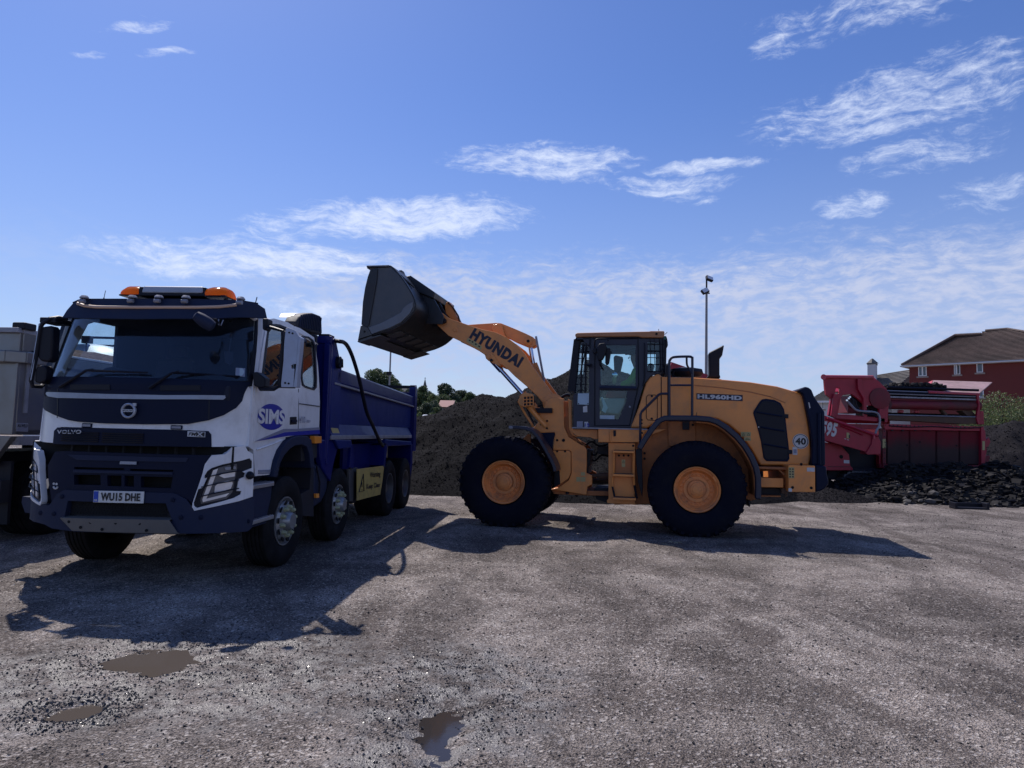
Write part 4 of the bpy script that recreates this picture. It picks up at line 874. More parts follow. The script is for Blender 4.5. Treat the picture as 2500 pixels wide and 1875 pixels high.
# lower steel bumper with its recessed mesh and the skid plate
lowb = BU.patch('steel_bumper', 'bumper', T1, b2_([(165, 705), (158, 745), (180, 810), (240, 868), (310, 888), (360, 915), (520, 936), (1180, 948), (1400, 946), (1640, 934), (1665, 915), (1680, 860), (1682, 714), (1500, 748), (1292, 796), (1240, 724), (1180, 692), (1140, 682), (440, 662), (390, 690), (352, 748), (335, 765), (250, 745)]),
    holes=[b2_([(462, 734), (1104, 750), (1150, 868), (438, 850)])], off=.035, thick=.09, step=.09, bevel=.008)
BU.patch('mesh_grille', 'black', lowb, b2_([(445, 722), (1120, 738), (1165, 880), (420, 862)]), off=-.03, thick=.01, step=.2)
mb = MB()
for k in range(30):
    for i in range(5):
        p = BU.pt(*BU.uv(*z2(470+k*21+(i % 2)*10, 745+i*18+k*.5)), off=-.026); mb.lathe([(0, .016), (.002, .016)], p, (-1, 0, 0), 6)
mb.build('mesh_holes', 'hole', lowb, smooth=0)['kind'] = 'stuff'
q_ = [BU.uv(*z2(*p)) for p in ((430, 848), (650, 852), (900, 856), (1142, 860))]; q2_ = [BU.uv(*z2(*p)) for p in ((502, 922), (700, 930), (950, 936), (1190, 941))]
A = [BU.pt(*p, .07) for p in q_]; B_ = [BU.pt(*p, .05) for p in q2_]; A2 = [p+Vector((.09, 0, .01)) for p in A]; B2_ = [p+Vector((.16, 0, -.03)) for p in B_]
sk = MB(); sk.grid([A2, A, B_, B2_]); skp = sk.build('skid_plate', 'skid', T1, solid=.012, recalc=False, smooth=20)
for xy in ((485, 868), (625, 872), (790, 876), (945, 880), (560, 905), (700, 918), (990, 925)):
    p = BU.pt(*BU.uv(*z2(*xy)), .066); MB().lathe([(0, .016), (.004, .016)], p, (-1, 0, 0), 8).build('slot', 'hole', skp)
for xy in ((425, 705), (372, 818), (285, 812), (1152, 728), (1204, 842), (1334, 842), (1645, 868)):
    p = BU.pt(*BU.uv(*z2(*xy)), .036); MB().lathe([(0, .024), (.008, .022), (.011, .012)], p, (-1, 0, 0), 10).build('bolt', 'navy', lowb)
# smiley sticker
for (x, y, r_) in ((366, 622, .013), (384, 624, .013)):
    p = BU.pt(*BU.uv(*z2(x, y)), off=.024); MB().lathe([(0, r_), (.002, r_)], p, (-1, 0, 0), 10).build('sticker_eye', 'sticker', T1)
MB().tube([BU.pt(*BU.uv(*z2(x, y)), off=.024) for x, y in ((364, 640), (368, 650), (377, 655), (386, 651), (391, 642))], .009, 6).build('sticker_mouth', 'sticker', T1)
# number plate
q = [TR.loc(*z2(*p), X=-1.475) for p in [(612, 746), (940, 753), (612, 674)]]; A = Vector(q[0]); dr = (Vector(q[1])-A).normalized(); up = Vector((0, 0, 1)); L_ = .53; hh = .118
npl = MB().prism([A, A+dr*L_, A+dr*L_+up*hh, A+up*hh], (.012, 0, 0)).build('number_plate', 'plate', T1, bevel=.003)
o = Vector((-.0035, 0, 0)); MB().prism([A+o+dr*.006+up*.006, A+o+dr*.052+up*.006, A+o+dr*.052+up*.112, A+o+dr*.006+up*.112], (.003, 0, 0)).build('country_band', 'eublue', npl)
text('GB', 'country_letters', 'plate', npl, A+o*1.8+dr*.012+up*.014, dr, up, .034, .020, bold=.03)
text('WU15 DHE', 'plate_letters', 'ink', npl, A+o*1.8+dr*.082+up*.020, dr, up, .415, .080, bold=.04)
# white lamp surrounds (right, mirrored left)
def bu(pts): return [BU.uv(*z2b(*p)) for p in pts]
sur_out = bu([(905, 452), (1130, 435), (1200, 390), (1260, 310), (1500, 285), (1545, 370), (1640, 430), (1645, 520), (1648, 800), (1636, 1190), (1400, 1270), (1000, 1360), (590, 1445), (550, 1380), (560, 1300), (660, 1010), (730, 800), (780, 610), (880, 480)])
recess = bu([(770, 830), (820, 740), (900, 680), (1080, 620), (1440, 545), (1580, 505), (1625, 560), (1622, 680), (1450, 745), (1500, 770), (1480, 840), (1385, 880), (1350, 1090), (1435, 1090), (1420, 1150), (1300, 1215), (1100, 1275), (640, 1395), (585, 1360), (580, 1300), (660, 1060), (740, 1030), (800, 940), (820, 855)])
both(BU.patch('lamp_surround', 'white', T1, sur_out, holes=[recess], off=.045, thick=.06, step=.08, bevel=.008))
hl = BU.patch('headlamp', 'black', T1, recess, off=.025, thick=.02, step=.1)
def lamp_piece(name, m, pts, off, par=hl, **k): return BU.patch(name, m, par, bu(pts), off=off, thick=.015, step=.12, **k)
lamp_piece('lamp_lens', 'lensdark', [(875, 810), (900, 730), (1000, 680), (1200, 630), (1340, 605), (1345, 700), (1300, 900), (1270, 1100), (1160, 1230), (700, 1325), (690, 1250), (780, 1020)], .035)
lamp_piece('indicator_strip', 'lens', [(925, 720), (1010, 690), (960, 830), (880, 1050), (800, 1230), (1210, 1130), (1150, 1190), (740, 1290), (730, 1240), (850, 920)], .040)
lamp_piece('main_beam', 'lens', [(960, 1010), (1010, 960), (1180, 910), (1265, 905), (1275, 960), (1240, 1050), (1100, 1090), (950, 1120)], .044)
lamp_piece('dip_beam', 'lens', [(1030, 820), (1120, 770), (1320, 740), (1310, 830), (1120, 860)], .042)
lamp_piece('side_lamp', 'rail', [(1130, 670), (1320, 650), (1335, 690), (1150, 720)], .042)
gd = MB()
for a_, b_ in (((780, 850), (1440, 720)), ((720, 1020), (1400, 890)), ((660, 1200), (1400, 1040))):
    gd.tube([BU.pt(*BU.uv(*z2b(*a_)), off=.05), BU.pt(*BU.uv(*z2b((a_[0]+b_[0])/2, (a_[1]+b_[1])/2-6)), off=.085), BU.pt(*BU.uv(*z2b(*b_)), off=.06)], .006, 6)
gd.tube([BU.pt(*BU.uv(*z2b(*p)), off=.08) for p in [(960, 690), (870, 830), (770, 1050), (700, 1300)]], .006, 6).build('stone_guard', 'black', hl)
mirror_about(hl, TC)
pf = BU.pt(.03, 1.10, .05); kn = MB().lathe([(0, .045), (.05, .04), (.06, .03), (.075, .012)], BU.pt(*BU.uv(*z2b(1580, 810)), off=.045), (-1, -.6, 0), 14); kn.build('washer_knob', 'black', T1)
# corner pieces beside the front wheel, steps
both(MB().prism([(-1.02, .03, .56), (-.36, .03, .56), (-.36, .03, .62), (-.42, .03, .68), (-.38, .03, 1.0), (-.85, .03, 1.02), (-1.02, .03, .92)], (0, .35, 0)).build('step_box', 'bumper', T1, bevel=.015))
both(SI.patch('lower_cab_panel', 'white', T1, [SI.uv(*z2b(*p)) for p in [(1605, 240), (2130, 165), (2200, 100), (2190, 160), (2090, 300), (2000, 520), (1940, 760), (1925, 800), (1650, 830)]], off=-.002, thick=.05, step=.15))
MB().tube([SI.pt(*SI.uv(*z2b(*p)), off=.004) for p in [(1660, 350), (1850, 290), (2120, 180)]], .012, 6).build('panel_crease', 'white', T1)
mb = MB(); 
for k in range(3): mb.tube([SI.pt(*SI.uv(*z2b(1700, 728+k*26)), off=.002), SI.pt(*SI.uv(*z2b(1920, 722+k*26)), off=.002)], .006, 5)
mb.build('vent_slots', 'logogrey', T1)
for (x0_, x1_, z_, w_) in ((-.95, -.40, .98, .10), (-.98, -.36, .60, .16)):
    st = MB().box(x0_, x1_, -.0, .16, z_, z_+.045).build('step', 'alu', T1, bevel=.008)
    mb = MB(); [mb.box(x0_+.02+k*.045, x0_+.035+k*.045, .0, .15, z_+.045, z_+.055) for k in range(int((x1_-x0_)/.045))]; mb.build('tread', 'rail', st, smooth=0)
# wheel arch
arch = [(200, 1250), (225, 1130), (255, 1050), (300, 985), (345, 955), (400, 945), (450, 950), (480, 975), (490, 1050), (500, 1130), (505, 1180)]
ai = [(228, 1255), (250, 1150), (280, 1090), (320, 1045), (360, 1020), (410, 1012), (445, 1030), (462, 1080), (470, 1140), (475, 1185)]
pts = XZ(TR, z3, arch, .0)+XZ(TR, z3, ai, .0)[::-1]
both(MB().py(pts, -.01, .42).build('wheel_arch', 'bumper', T1, bevel=.012))
both(MB().py([(.55, 1.22), (1.12, 1.25), (1.14, 1.57), (.2, 1.57), (.5, 1.45)], .06, .4).build('arch_filler', 'chassis', T1))
MB().py(XZ(TR, z3, [(497, 948), (549, 950), (549, 1000), (500, 1003)], .0), -.02, .05).build('side_marker', 'amberin', T1, bevel=.006)
# -- roof, rear wall, floor of the cab
rows = []
for s_ in np.linspace(-.88, 1.12, 14):
    top = 3.0+.05*math.sin((s_+1.05)/2.17*math.pi)*1.0-(.0 if s_ < .6 else (s_-.6)*.02); row = []
    for k in range(25):
        u = -1+2*k/24; y = TC+u*(1.18-tumble(2.9)+.045); row.append((s_, y, top-.13*abs(u)**2.2-.06*abs(u)**12))
    rows.append(row)
MB().grid(rows).build('cab_roof', 'white', T1, solid=.03, recalc=False, off=-1)
MB().box(1.06, 1.12, .12, 2.33, 1.3, 2.95).build('cab_back_wall', 'chassis', T1, bevel=.02)
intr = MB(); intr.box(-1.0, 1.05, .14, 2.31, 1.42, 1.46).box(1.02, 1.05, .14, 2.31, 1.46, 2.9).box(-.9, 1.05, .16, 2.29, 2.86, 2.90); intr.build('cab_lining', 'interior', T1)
MB().box(-.06, 1.0, 2.24, 2.28, 1.5, 2.88).build('driver_curtain', 'interior', T1)  # added dark panel blocking the far side windows from inside
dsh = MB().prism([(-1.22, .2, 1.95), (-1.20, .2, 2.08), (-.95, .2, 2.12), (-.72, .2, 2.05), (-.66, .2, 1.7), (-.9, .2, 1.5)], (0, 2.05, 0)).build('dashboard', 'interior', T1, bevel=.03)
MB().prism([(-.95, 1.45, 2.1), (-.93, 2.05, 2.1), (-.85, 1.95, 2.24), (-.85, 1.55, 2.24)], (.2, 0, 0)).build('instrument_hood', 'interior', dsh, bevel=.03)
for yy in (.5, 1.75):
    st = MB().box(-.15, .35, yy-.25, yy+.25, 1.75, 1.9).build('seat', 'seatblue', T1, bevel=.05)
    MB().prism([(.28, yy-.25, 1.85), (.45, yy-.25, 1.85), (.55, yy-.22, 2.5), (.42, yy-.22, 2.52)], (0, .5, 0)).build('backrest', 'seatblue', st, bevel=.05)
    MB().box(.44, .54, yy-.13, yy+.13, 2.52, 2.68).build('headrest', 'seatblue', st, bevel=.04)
swc = Vector((-.58, 1.78, 2.17)); d_ = Vector((.45, 0, .89)).normalized(); u_, w_, _ = basis(d_)
sw = MB().tube([swc+.22*(u_*math.cos(k*math.pi/12)+w_*math.sin(k*math.pi/12)) for k in range(24)], .017, 7, closed=True)
for k in range(3): sw.cyl(swc, swc+.22*(u_*math.cos(k*2.09)+w_*math.sin(k*2.09)), .014, 6)
sw.cyl(swc, swc-d_*.4, .04, 8).build('steering_wheel', 'interior', T1)
# interior mirror / screen hanging at the right, stickers
MB().tube([FR.pt(*FR.uv(*z1(*p)), off=-.06) for p in [(1505, 450), (1500, 500), (1490, 560)]], .008, 6).build('dash_camera_arm', 'interior', T1)
FR.patch('dash_camera', 'black', T1, [FR.uv(*z1(*p)) for p in [(1462, 556), (1522, 560), (1520, 625), (1495, 645), (1468, 630)]], off=-.05, thick=.03, step=.3)
sk2 = FR.patch('windscreen_sticker', 'strip', T1, [FR.uv(*z1(*p)) for p in [(1553, 668), (1615, 672), (1612, 728), (1550, 724)]], off=.0, thick=.002, step=.3)
p = FR.pt(*FR.uv(*z1(1582, 698)), off=.003); MB().lathe([(0, .045), (.001, .045)], p, (-1, 0, 0.2), 18).build('sticker_disc', 'paleplate', sk2)
# wipers
for pts in ([(415, 798), (600, 690), (640, 684), (985, 703)], [(1000, 805), (1160, 705), (1200, 697), (1590, 728)]):
    q = [FR.pt(*FR.uv(*z1(*p)), off=o_) for p, o_ in zip(pts, (.05, .07, .06, .03))]
    wpo = MB().tube(q[:3], [.018, .014, .012], 6).build('wiper', 'black', T1)
    MB().tube([q[1]*.9+q[2]*.1, q[3]], [.014, .010], 5).build('wiper_blade', 'black', wpo)
# -- sun visor above the windscreen with its tube
def visor_x(y, z): 
    u = abs(y-TC)/1.22; v = min(1.04, u); return -1.34+(z-2.75)*.32+.12*v**2+.34*v**7+.3*max(0, u-1.04)
VI = Surf(TR, 'front', visor_x)
vo = [VI.uv(*z1(*p)) for p in [(410, 338), (440, 290), (480, 245), (530, 222), (900, 222), (1300, 224), (1590, 232), (1700, 250), (1745, 280), (1760, 345), (1400, 347), (900, 347), (600, 343)]]
vis = VI.patch('sun_visor', 'bumper', T1, vo, off=0, thick=.02, step=.07)
MB().grid([[VI.pt(y, z_, .0) for y, z_ in [vo[k] for k in (7, 6, 5, 4, 3, 2)]], [VI.pt(min(2.2, max(.2, y)), z_+.02, -.30) for y, z_ in [vo[k] for k in (7, 6, 5, 4, 3, 2)]]]).build('visor_top', 'bumper', vis, recalc=False, solid=.015)
MB().tube([VI.pt(*VI.uv(*z1(*p)), off=.012) for p in [(515, 246), (560, 262), (640, 270), (900, 272), (1300, 272), (1450, 268), (1560, 256)]], .017, 8).build('visor_tube', 'tube', vis)
for (x, y) in ((555, 212), (873, 210), (1047, 210), (1226, 212), (1586, 221)):
    p = TR.loc(*z1(x, y), X=-1.28); b_ = MB().lathe([(0, .045), (.012, .045), (.03, .03)], p, (0, 0, 1), 10).tube([Vector(p)+Vector((-.03, .03, -.035)), Vector(p)+Vector((-.03, -.03, -.035))], .022, 8); b_.build('visor_clamp', 'rail', vis)
# beacon bar
lb0 = Vector(TR.loc(*z1(815, 190), X=-.80)); lb1 = Vector(TR.loc(*z1(1528, 195), X=-.80)); yL, yR, zb, zt2 = lb0.y, lb1.y, lb0.z-.03, TR.loc(*z1(1170, 143), X=-.8)[2]
W_ = yL-yR; bb = MB().box(-.92, -.62, yR+W_*.2, yL-W_*.2, zb-.0, zb+.035).box(-.92, -.62, yR+.02, yL-.02, zb-.0, zb+.02).build('beacon_bar', 'black', T1, bevel=.008)
MB().prism([(-.93, yR+W_*.225, zb+.035), (-.90, yR+W_*.225, zt2), (-.64, yR+W_*.225, zt2), (-.61, yR+W_*.225, zb+.035)], (0, W_*.55, 0)).build('bar_cover', 'lampbar', bb, bevel=.02)
for (ya, yb, sgn) in ((yL, yL-W_*.185, -1), (yR, yR+W_*.205, 1)):
    ring_ = lambda y, sx, h: [(-.77+sx*.16*math.cos(a), y, zb+.015+h*max(0, math.sin(a))) for a in np.linspace(0, math.pi, 11)]
    hgt = zt2-zb+.0; m_ = MB(); secs = [(ya, .45, .35), (ya+(yb-ya)*.1, .8, .75), (ya+(yb-ya)*.35, 1, 1.0), (ya+(yb-ya)*.8, 1., 1.0), (yb, .9, .9)]
    V = [p for (y, sx, hs_) in secs for p in ring_(y, sx, hgt*hs_)]; n_ = 11
    m_.add(V, [[i*n_+k, i*n_+k+1, (i+1)*n_+k+1, (i+1)*n_+k] for i in range(4) for k in range(10)]+[list(range(11)), list(range(44, 55))]+[[i*n_, (i+1)*n_, (i+1)*n_+10, i*n_+10] for i in range(4)])
    am = m_.build('beacon', 'amber', bb)
    MB().box(-.90, -.66, min(yb, yb+sgn*.07), max(yb, yb+sgn*.07), zb+.02, zt2-.01).build('beacon_end', 'black', am, bevel=.01)
MB().cyl((-.6, yR+.1, zb-.22), (-.75, yR+.1, zb+.01), .02).cyl((-.6, yL-.1, zb-.22), (-.75, yL-.1, zb+.01), .02).build('bar_mount', 'black', bb)
p = Vector(TR.loc(*z1(685, 207), X=-.4)); MB().tube([p, Vector(TR.loc(*z1(695, 160), X=-.4))], .004, 5).tube([p, p-Vector((0, 0, .12))], .008, 5).build('aerial', 'black', T1)
# roof pod with louvres
pod_xz = XZ(TR, z3, [(365, 150), (362, 110), (385, 70), (430, 48), (490, 42), (548, 64), (552, 90), (556, 198), (545, 206), (518, 202)], .30)
pod = MB().py(pod_xz, .28, .46).build('roof_pod', 'chassis', T1, bevel=.03)
lv = MB(); pts0 = XZ(TR, z3, [(385, 160), (548, 200)], .28); tops = XZ(TR, z3, [(410, 62), (540, 70)], .28)
for k in range(13):
    a = k/12; x_ = pts0[0][0]+.03+(pts0[1][0]-pts0[0][0]-.08)*a; zb_ = pts0[0][1]+(pts0[1][1]-pts0[0][1])*a+.035; zt_ = zb_+.17+.06*math.sin(a*2.4)
    lv.tube([(x_, .272, zb_), (x_+.04, .272, min(zt_, 3.29))], .010, 5)
lv.build('louvres', 'bumper', pod)
MB().py(XZ(TR, z3, [(345, 78), (362, 48), (412, 42), (420, 60), (380, 75)], .4), .4, .6).build('pod_bracket', 'white', pod, bevel=.01)
MB().lathe([(0, .06), (.04, .055), (.05, .03)], (.0, .45, 2.985), (0, 0, 1), 14).build('roof_beacon_base', 'black', T1)
# -- mirrors
def vec1(x, y, X): return Vector(TR.loc(*z1(x, y), X=X))
mk = MB().tube([vec1(440, 350, -1.15), vec1(385, 338, -1.25), vec1(330, 345, -1.3), vec1(280, 378, -1.32), vec1(268, 400, -1.32), vec1(235, 600, -1.32), vec1(205, 755, -1.32), vec1(215, 790, -1.3), vec1(270, 793, -1.2), vec1(290, 775, -1.1)], .022, 8).build('mirror_arm', 'black', T1)
MB().box(-1.3, -1.05, 2.1, 2.28, 2.70, 2.76).build('arm_bracket', 'black', mk, bevel=.01)
def mirror_box(name, pts, X, depth, m, par, b=.03): return MB().prism([vec1(x, y, X) for x, y in pts], (depth, 0, 0)).build(name, m, par, bevel=b)
mirror_box('mirror_head', [(290, 395), (340, 388), (348, 410), (342, 600), (320, 632), (262, 625), (245, 600), (258, 400)], -1.32, .12, 'black', mk)
mirror_box('wide_mirror', [(245, 655), (290, 650), (305, 670), (298, 755), (262, 775), (225, 765), (230, 680)], -1.32, .12, 'black', mk)
mirror_box('mirror_shield', [(252, 378), (262, 372), (264, 395), (215, 700), (205, 752), (188, 757), (192, 740)], -1.34, .05, 'mirrorback', mk, .006)
# near side mirror: galvanised plate behind the head
def v3b(x, y, X): return Vector(TR.loc(*z3b(x, y), X=X))
mr = MB().tube([v3b(640, 440, -.95), v3b(640, 560, -.98), v3b(800, 600, -1.02), v3b(960, 650, -1.05), v3b(960, 900, -1.05), v3b(905, 1640, -1.02), v3b(800, 1700, -1.0), v3b(560, 1700, -.98), v3b(520, 1620, -.95)], .020, 8).build('mirror_arm', 'black', T1)
MB().prism([v3b(x, y, -1.0) for x, y in [(590, 420), (690, 420), (690, 520), (640, 640), (590, 620)]], (.14, 0, 0)).build('arm_bracket', 'black', mr, bevel=.015)
MB().prism([v3b(x, y, -1.0) for x, y in [(400, 1400), (490, 1380), (640, 1490), (640, 1660), (560, 1680), (440, 1640)]], (.14, 0, 0)).build('lower_bracket', 'black', mr, bevel=.015)
pl_ = [v3b(x, y, -1.08) for x, y in [(1015, 595), (1065, 590), (1190, 650), (1240, 735), (1205, 1240), (1160, 1245), (1110, 1265), (1115, 1325), (1170, 1330), (1150, 1660), (935, 1660), (930, 1600), (975, 1180), (985, 900)]]
ms = MB().prism(pl_, (.012, 0, 0)).build('mirror_plate', 'mirrorback', mr, bevel=.002)
MB().prism([v3b(x, y, -1.08) for x, y in [(1240, 735), (1290, 770), (1270, 1000), (1230, 1350), (1215, 1660), (1150, 1660), (1205, 1240)]], (.10, 0, 0)).build('plate_flange', 'mirrorback', ms, bevel=.004)
for (x, y) in ((1078, 678), (1138, 692), (1005, 1585), (1068, 1595)):
    MB().lathe([(0, .011), (.004, .011)], v3b(x, y, -1.081), (-1, 0, 0), 8).build('rivet_hole', 'hole', ms)
MB().prism([v3b(x, y, -1.02) for x, y in [(960, 650), (1020, 640), (1010, 800), (975, 1180), (990, 1230), (960, 1320), (940, 1640), (880, 1640), (890, 1300), (920, 900)]], (.16, 0, 0)).build('mirror_head', 'black', mr, bevel=.02)
MB().prism([v3b(x, y, -.9) for x, y in [(1280, 720), (1345, 800), (1345, 850), (1280, 850)]], (.1, 0, 0)).build('spot_mirror', 'navy', mr, bevel=.015)
# kerb mirror over the windscreen
km = MB().tube([vec1(1450, 390, -1.25), vec1(1420, 350, -1.45), vec1(1380, 345, -1.5), vec1(1380, 375, -1.52)], .014, 7).build('front_mirror_arm', 'black', T1)
a, b_ = vec1(1290, 325, -1.55), vec1(1400, 400, -1.5)
MB().tube([a+(a-b_)*.07, a, a.lerp(b_, .3), a.lerp(b_, .7), b_, b_+(b_-a)*.07], [.02, .05, .062, .066, .055, .02], 12).build('front_mirror', 'bumper', km)
MB().tube([vec1(1440, 350, -1.3), vec1(1440, 385, -1.35), vec1(1455, 390, -1.35), vec1(1470, 355, -1.3)], .006, 5).build('hook', 'rail', km)
# -- chassis
MB().box(-.9, 7.2, .72, .82, .78, 1.05).box(-.9, 7.2, 1.63, 1.73, .78, 1.05).box(-.9, 1.0, .5, 1.9, .9, 1.25).box(7.1, 7.2, .3, 2.1, .7, 1.0).build('chassis_rails', 'chassis', T1)
for s_ in (0, 1.995, 5.07, 6.44): MB().cyl((s_, .3, .53), (s_, 2.15, .53), .09, 10).tube([(s_, 1.0, .53), (s_, 1.22, .53), (s_, 1.45, .53)], [.1, .22, .1], 12).build('axle', 'chassis', T1)
# -- wheels
def tyre_prof(w, Ro, Ri):
    pr = [(.03, Ri), (.0, Ri+.05), (-.012, Ri+.12), (0, Ro-.05), (.02, Ro-.015), (.035, Ro)]
    for k in range(4):
        y = .035+(w-.07)*(k+1)/5; pr += [(y-.008, Ro), (y-.006, Ro-.013), (y+.006, Ro-.013), (y+.008, Ro)]
    return pr+[(w-.035, Ro), (w-.02, Ro-.015), (w, Ro-.05), (w+.012, Ri+.12), (w, Ri+.05), (w-.03, Ri)]
def truck_wheel(s_, front, w=.31):
    h = sub('wheel', T1, (s_, 0, .53)); MB().lathe(tyre_prof(w, .535, .285), (0, .0, 0), (0, 1, 0), 56, cap=False).build('tyre', 'tyretruck', h)
    if front:
        pr = [(.04, .287), (.012, .290), (.012, .275), (.055, .262), (.07, .25), (.02, .235), (-.005, .20), (-.005, .12), (-.06, .105), (-.085, .09), (-.09, .0001)]
        rm = MB().lathe(pr, (0, 0, 0), (0, 1, 0), 48, cap=False).build('rim', 'rim', h)
        for k in range(10):
            a = k*math.pi/5+.2; c, s2 = math.cos(a), math.sin(a)
            MB().tube([(c*.166, -.0, s2*.166), (c*.166, -.045, s2*.166), (c*.166, -.062, s2*.166)], [.027, .026, .015], 8).build('nut', 'nut', rm)
            a += .31; c, s2 = math.cos(a), math.sin(a); MB().lathe([(0, .034), (.014, .034)], (c*.222, .002, s2*.222), (-c*.35, -1, -s2*.35), 12).build('hand_hole', 'hole', rm)
    else:
        pr = [(.03, .287), (.008, .292), (.008, .275), (.05, .258), (.13, .25), (.17, .235), (.17, .10), (.09, .095), (.07, .08), (.065, .0001)]
        rm = MB().lathe(pr, (0, 0, 0), (0, 1, 0), 44, cap=False).build('rim', 'rimgrey', h)
        for k in range(10):
            a = k*math.pi/5; c, s2 = math.cos(a), math.sin(a); MB().cyl((c*.166, .17, s2*.166), (c*.166, .135, s2*.166), .018, 6).build('nut', 'rimgrey', rm)
            a += .31; c, s2 = math.cos(a), math.sin(a); MB().lathe([(0, .026), (.006, .026)], (c*.212, .168, s2*.212), (0, -1, 0), 10).build('hand_hole', 'hole', rm)
    return h
W1 = truck_wheel(0, True); W2 = truck_wheel(1.995, True); W3 = truck_wheel(5.07, False, .58); W4 = truck_wheel(6.44, False, .58)
W1.rotation_euler = (0, 0, R(-2))
for w_ in (W1, W2, W3, W4):
    c = copy_tree(w_, T1); c.location = (w_.location.x, 2*TC, w_.location.z); c.rotation_euler = (0, 0, math.pi)
# -- tipper body
s1, s2 = 1.47, 6.98
hbd = MB().prism([(1.42, .0, 1.50), (1.42, .0, 2.93), (1.50, .0, 2.96), (1.56, 0, 2.90), (1.84, 0, 2.56), (1.84, 0, 1.50)], (0, .03, 0)).build('headboard_side', 'bluedirt', T1, bevel=.006); mirror_about(hbd, TC)
hb = MB().box(1.36, 1.42, 0.0, 2.45, 1.15, 2.95).box(1.34, 1.42, .0, 2.45, 2.86, 2.97).box(1.30, 1.36, .35, .45, 1.3, 2.9).box(1.30, 1.36, 2.0, 2.1, 1.3, 2.9); hb.box(1.32, 1.36, 0.01, .10, 1.2, 2.86).build('headboard', 'blue', T1, bevel=.012)
MB().lathe([(0, .09), (.05, .09), (.06, .05)], (1.62, .0, 2.62), (0, -1, 0), 14).tube([(1.55, -.05, 2.55), (1.62, -.07, 2.66), (1.7, -.05, 2.56)], .02, 6).build('sheet_motor', 'black', hbd)
MB().box(1.36, 1.6, .05, .2, 2.95, 3.0).tube([(1.4, .1, 2.98), (1.7, .05, 2.93)], .02, 6).build('sheet_roller', 'black', hb if False else T1)
near = []
sp_ = MB().box(s1+.33, s2, .06, .10, 1.72, 2.37).build('side_panel', 'bluedirt', T1); near.append(sp_)
rl = MB().py([(1.84, 2.54), (6.98, 2.42), (6.98, 2.20), (1.66, 2.32), (1.66, 2.50)], .0, .14).build('top_rail', 'blue', T1, bevel=.03); near.append(rl)
near.append(MB().py([(1.55, 2.325), (6.98, 2.205), (6.98, 2.180), (1.55, 2.295)], -.012, .05).build('rail_edge', 'rail', T1, bevel=.004))
ch_ = MB().prism([(1.45, .07, 1.735), (6.75, .07, 1.72), (6.75, -.02, 1.56), (1.45, -.02, 1.56)], (0, .05, -.03)).build('chamfer', 'bluedirt', T1, bevel=.004); near.append(ch_)
near.append(MB().box(1.46, 6.76, -.025, .04, 1.495, 1.56).build('bottom_rail', 'rail', T1, bevel=.008))
near.append(MB().py([(6.96, 1.20), (7.22, 1.20), (7.18, 1.6), (7.16, 2.60), (7.05, 2.68), (6.96, 2.60)], -.03, .12).build('rear_post', 'blue', T1, bevel=.01))
near.append(MB().box(1.55, 1.80, .05, .105, 1.58, 2.30).build('front_post', 'blue', T1, bevel=.01))
for o_ in near: mirror_about(o_, TC)
MB().box(7.08, 7.16, .05, 2.4, 1.3, 2.52).build('tailgate', 'blue', T1, bevel=.01)
MB().box(6.99, 7.12, .0, 2.45, 2.60, 2.66).build('tailgate_hinge', 'black', T1)
MB().box(1.42, 7.1, .1, 2.35, 1.50, 1.58).box(1.42, 7.1, .75, .95, 1.05, 1.5).box(1.42, 7.1, 1.5, 1.7, 1.05, 1.5).build('body_floor', 'chassis', T1)
MB().py(XZ(TR, z3, [(645, 555), (682, 552), (680, 580), (650, 578)], .05), .035, .06).build('reflector_mark', 'rail', sp_); MB().py(XZ(TR, z3, [(1195, 690), (1212, 690), (1212, 710), (1197, 708)], .05), .035, .06).build('reflector_mark', 'rail', sp_)
yl = MB().py(XZ(TR, z3, [(625, 888), (676, 892), (690, 930), (640, 932)], .0), -.005, .003).build('decal', 'yel', ch_); 
# mudguards and covers
near = []
near.append(MB().py(XZ(TR, z3, [(545, 975), (640, 972), (690, 1000), (650, 1150), (625, 1285), (590, 1230), (560, 1180), (548, 1100)], .02), .02, .10).build('front_mudguard', 'blue', T1, bevel=.02))
near.append(MB().py(XZ(TR, z3, [(655, 972), (780, 975), (785, 1035), (690, 1045)], -.03), -.03, .45).build('mudguard_top', 'bluedirt', T1, bevel=.02))
near.append(MB().py(XZ(TR, z3, [(778, 1010), (790, 1015), (800, 1130), (795, 1190), (765, 1180), (772, 1100)], .0), .0, .05).build('mudguard_edge', 'blue', T1, bevel=.005))
near.append(MB().py(XZ(TR, z3, [(1030, 972), (1220, 988), (1225, 1015), (1045, 1025), (1028, 1000)], -.03), -.03, .6).build('rear_mudguard', 'bluedirt', T1, bevel=.02))
near.append(MB().py(XZ(TR, z3, [(1045, 1020), (1030, 1015), (1015, 1165), (1025, 1180)], -.02), -.02, .5).build('guard_front_edge', 'blue', T1, bevel=.005))
near.append(MB().py(XZ(TR, z3, [(1218, 1010), (1228, 1010), (1228, 1150), (1215, 1250), (1212, 1200)], -.02), -.02, .5).build('guard_rear_edge', 'blue', T1, bevel=.005))
near.append(MB().box(2.85, 4.6, .25, .3, .95, 1.40).build('inner_blue_plate', 'blue', T1))
for o_ in near: mirror_about(o_, TC)
MB().box(2.8, 4.7, .3, .75, .55, .95).box(2.78, 2.95, .02, .3, .45, 1.0).build('side_tank', 'chassis', T1, bevel=.04)
MB().py(XZ(TR, z3, [(765, 1190), (830, 1180), (830, 1420), (770, 1430)], .02), .03, .07).build('guard_bracket', 'rimgrey', T1, bevel=.005)
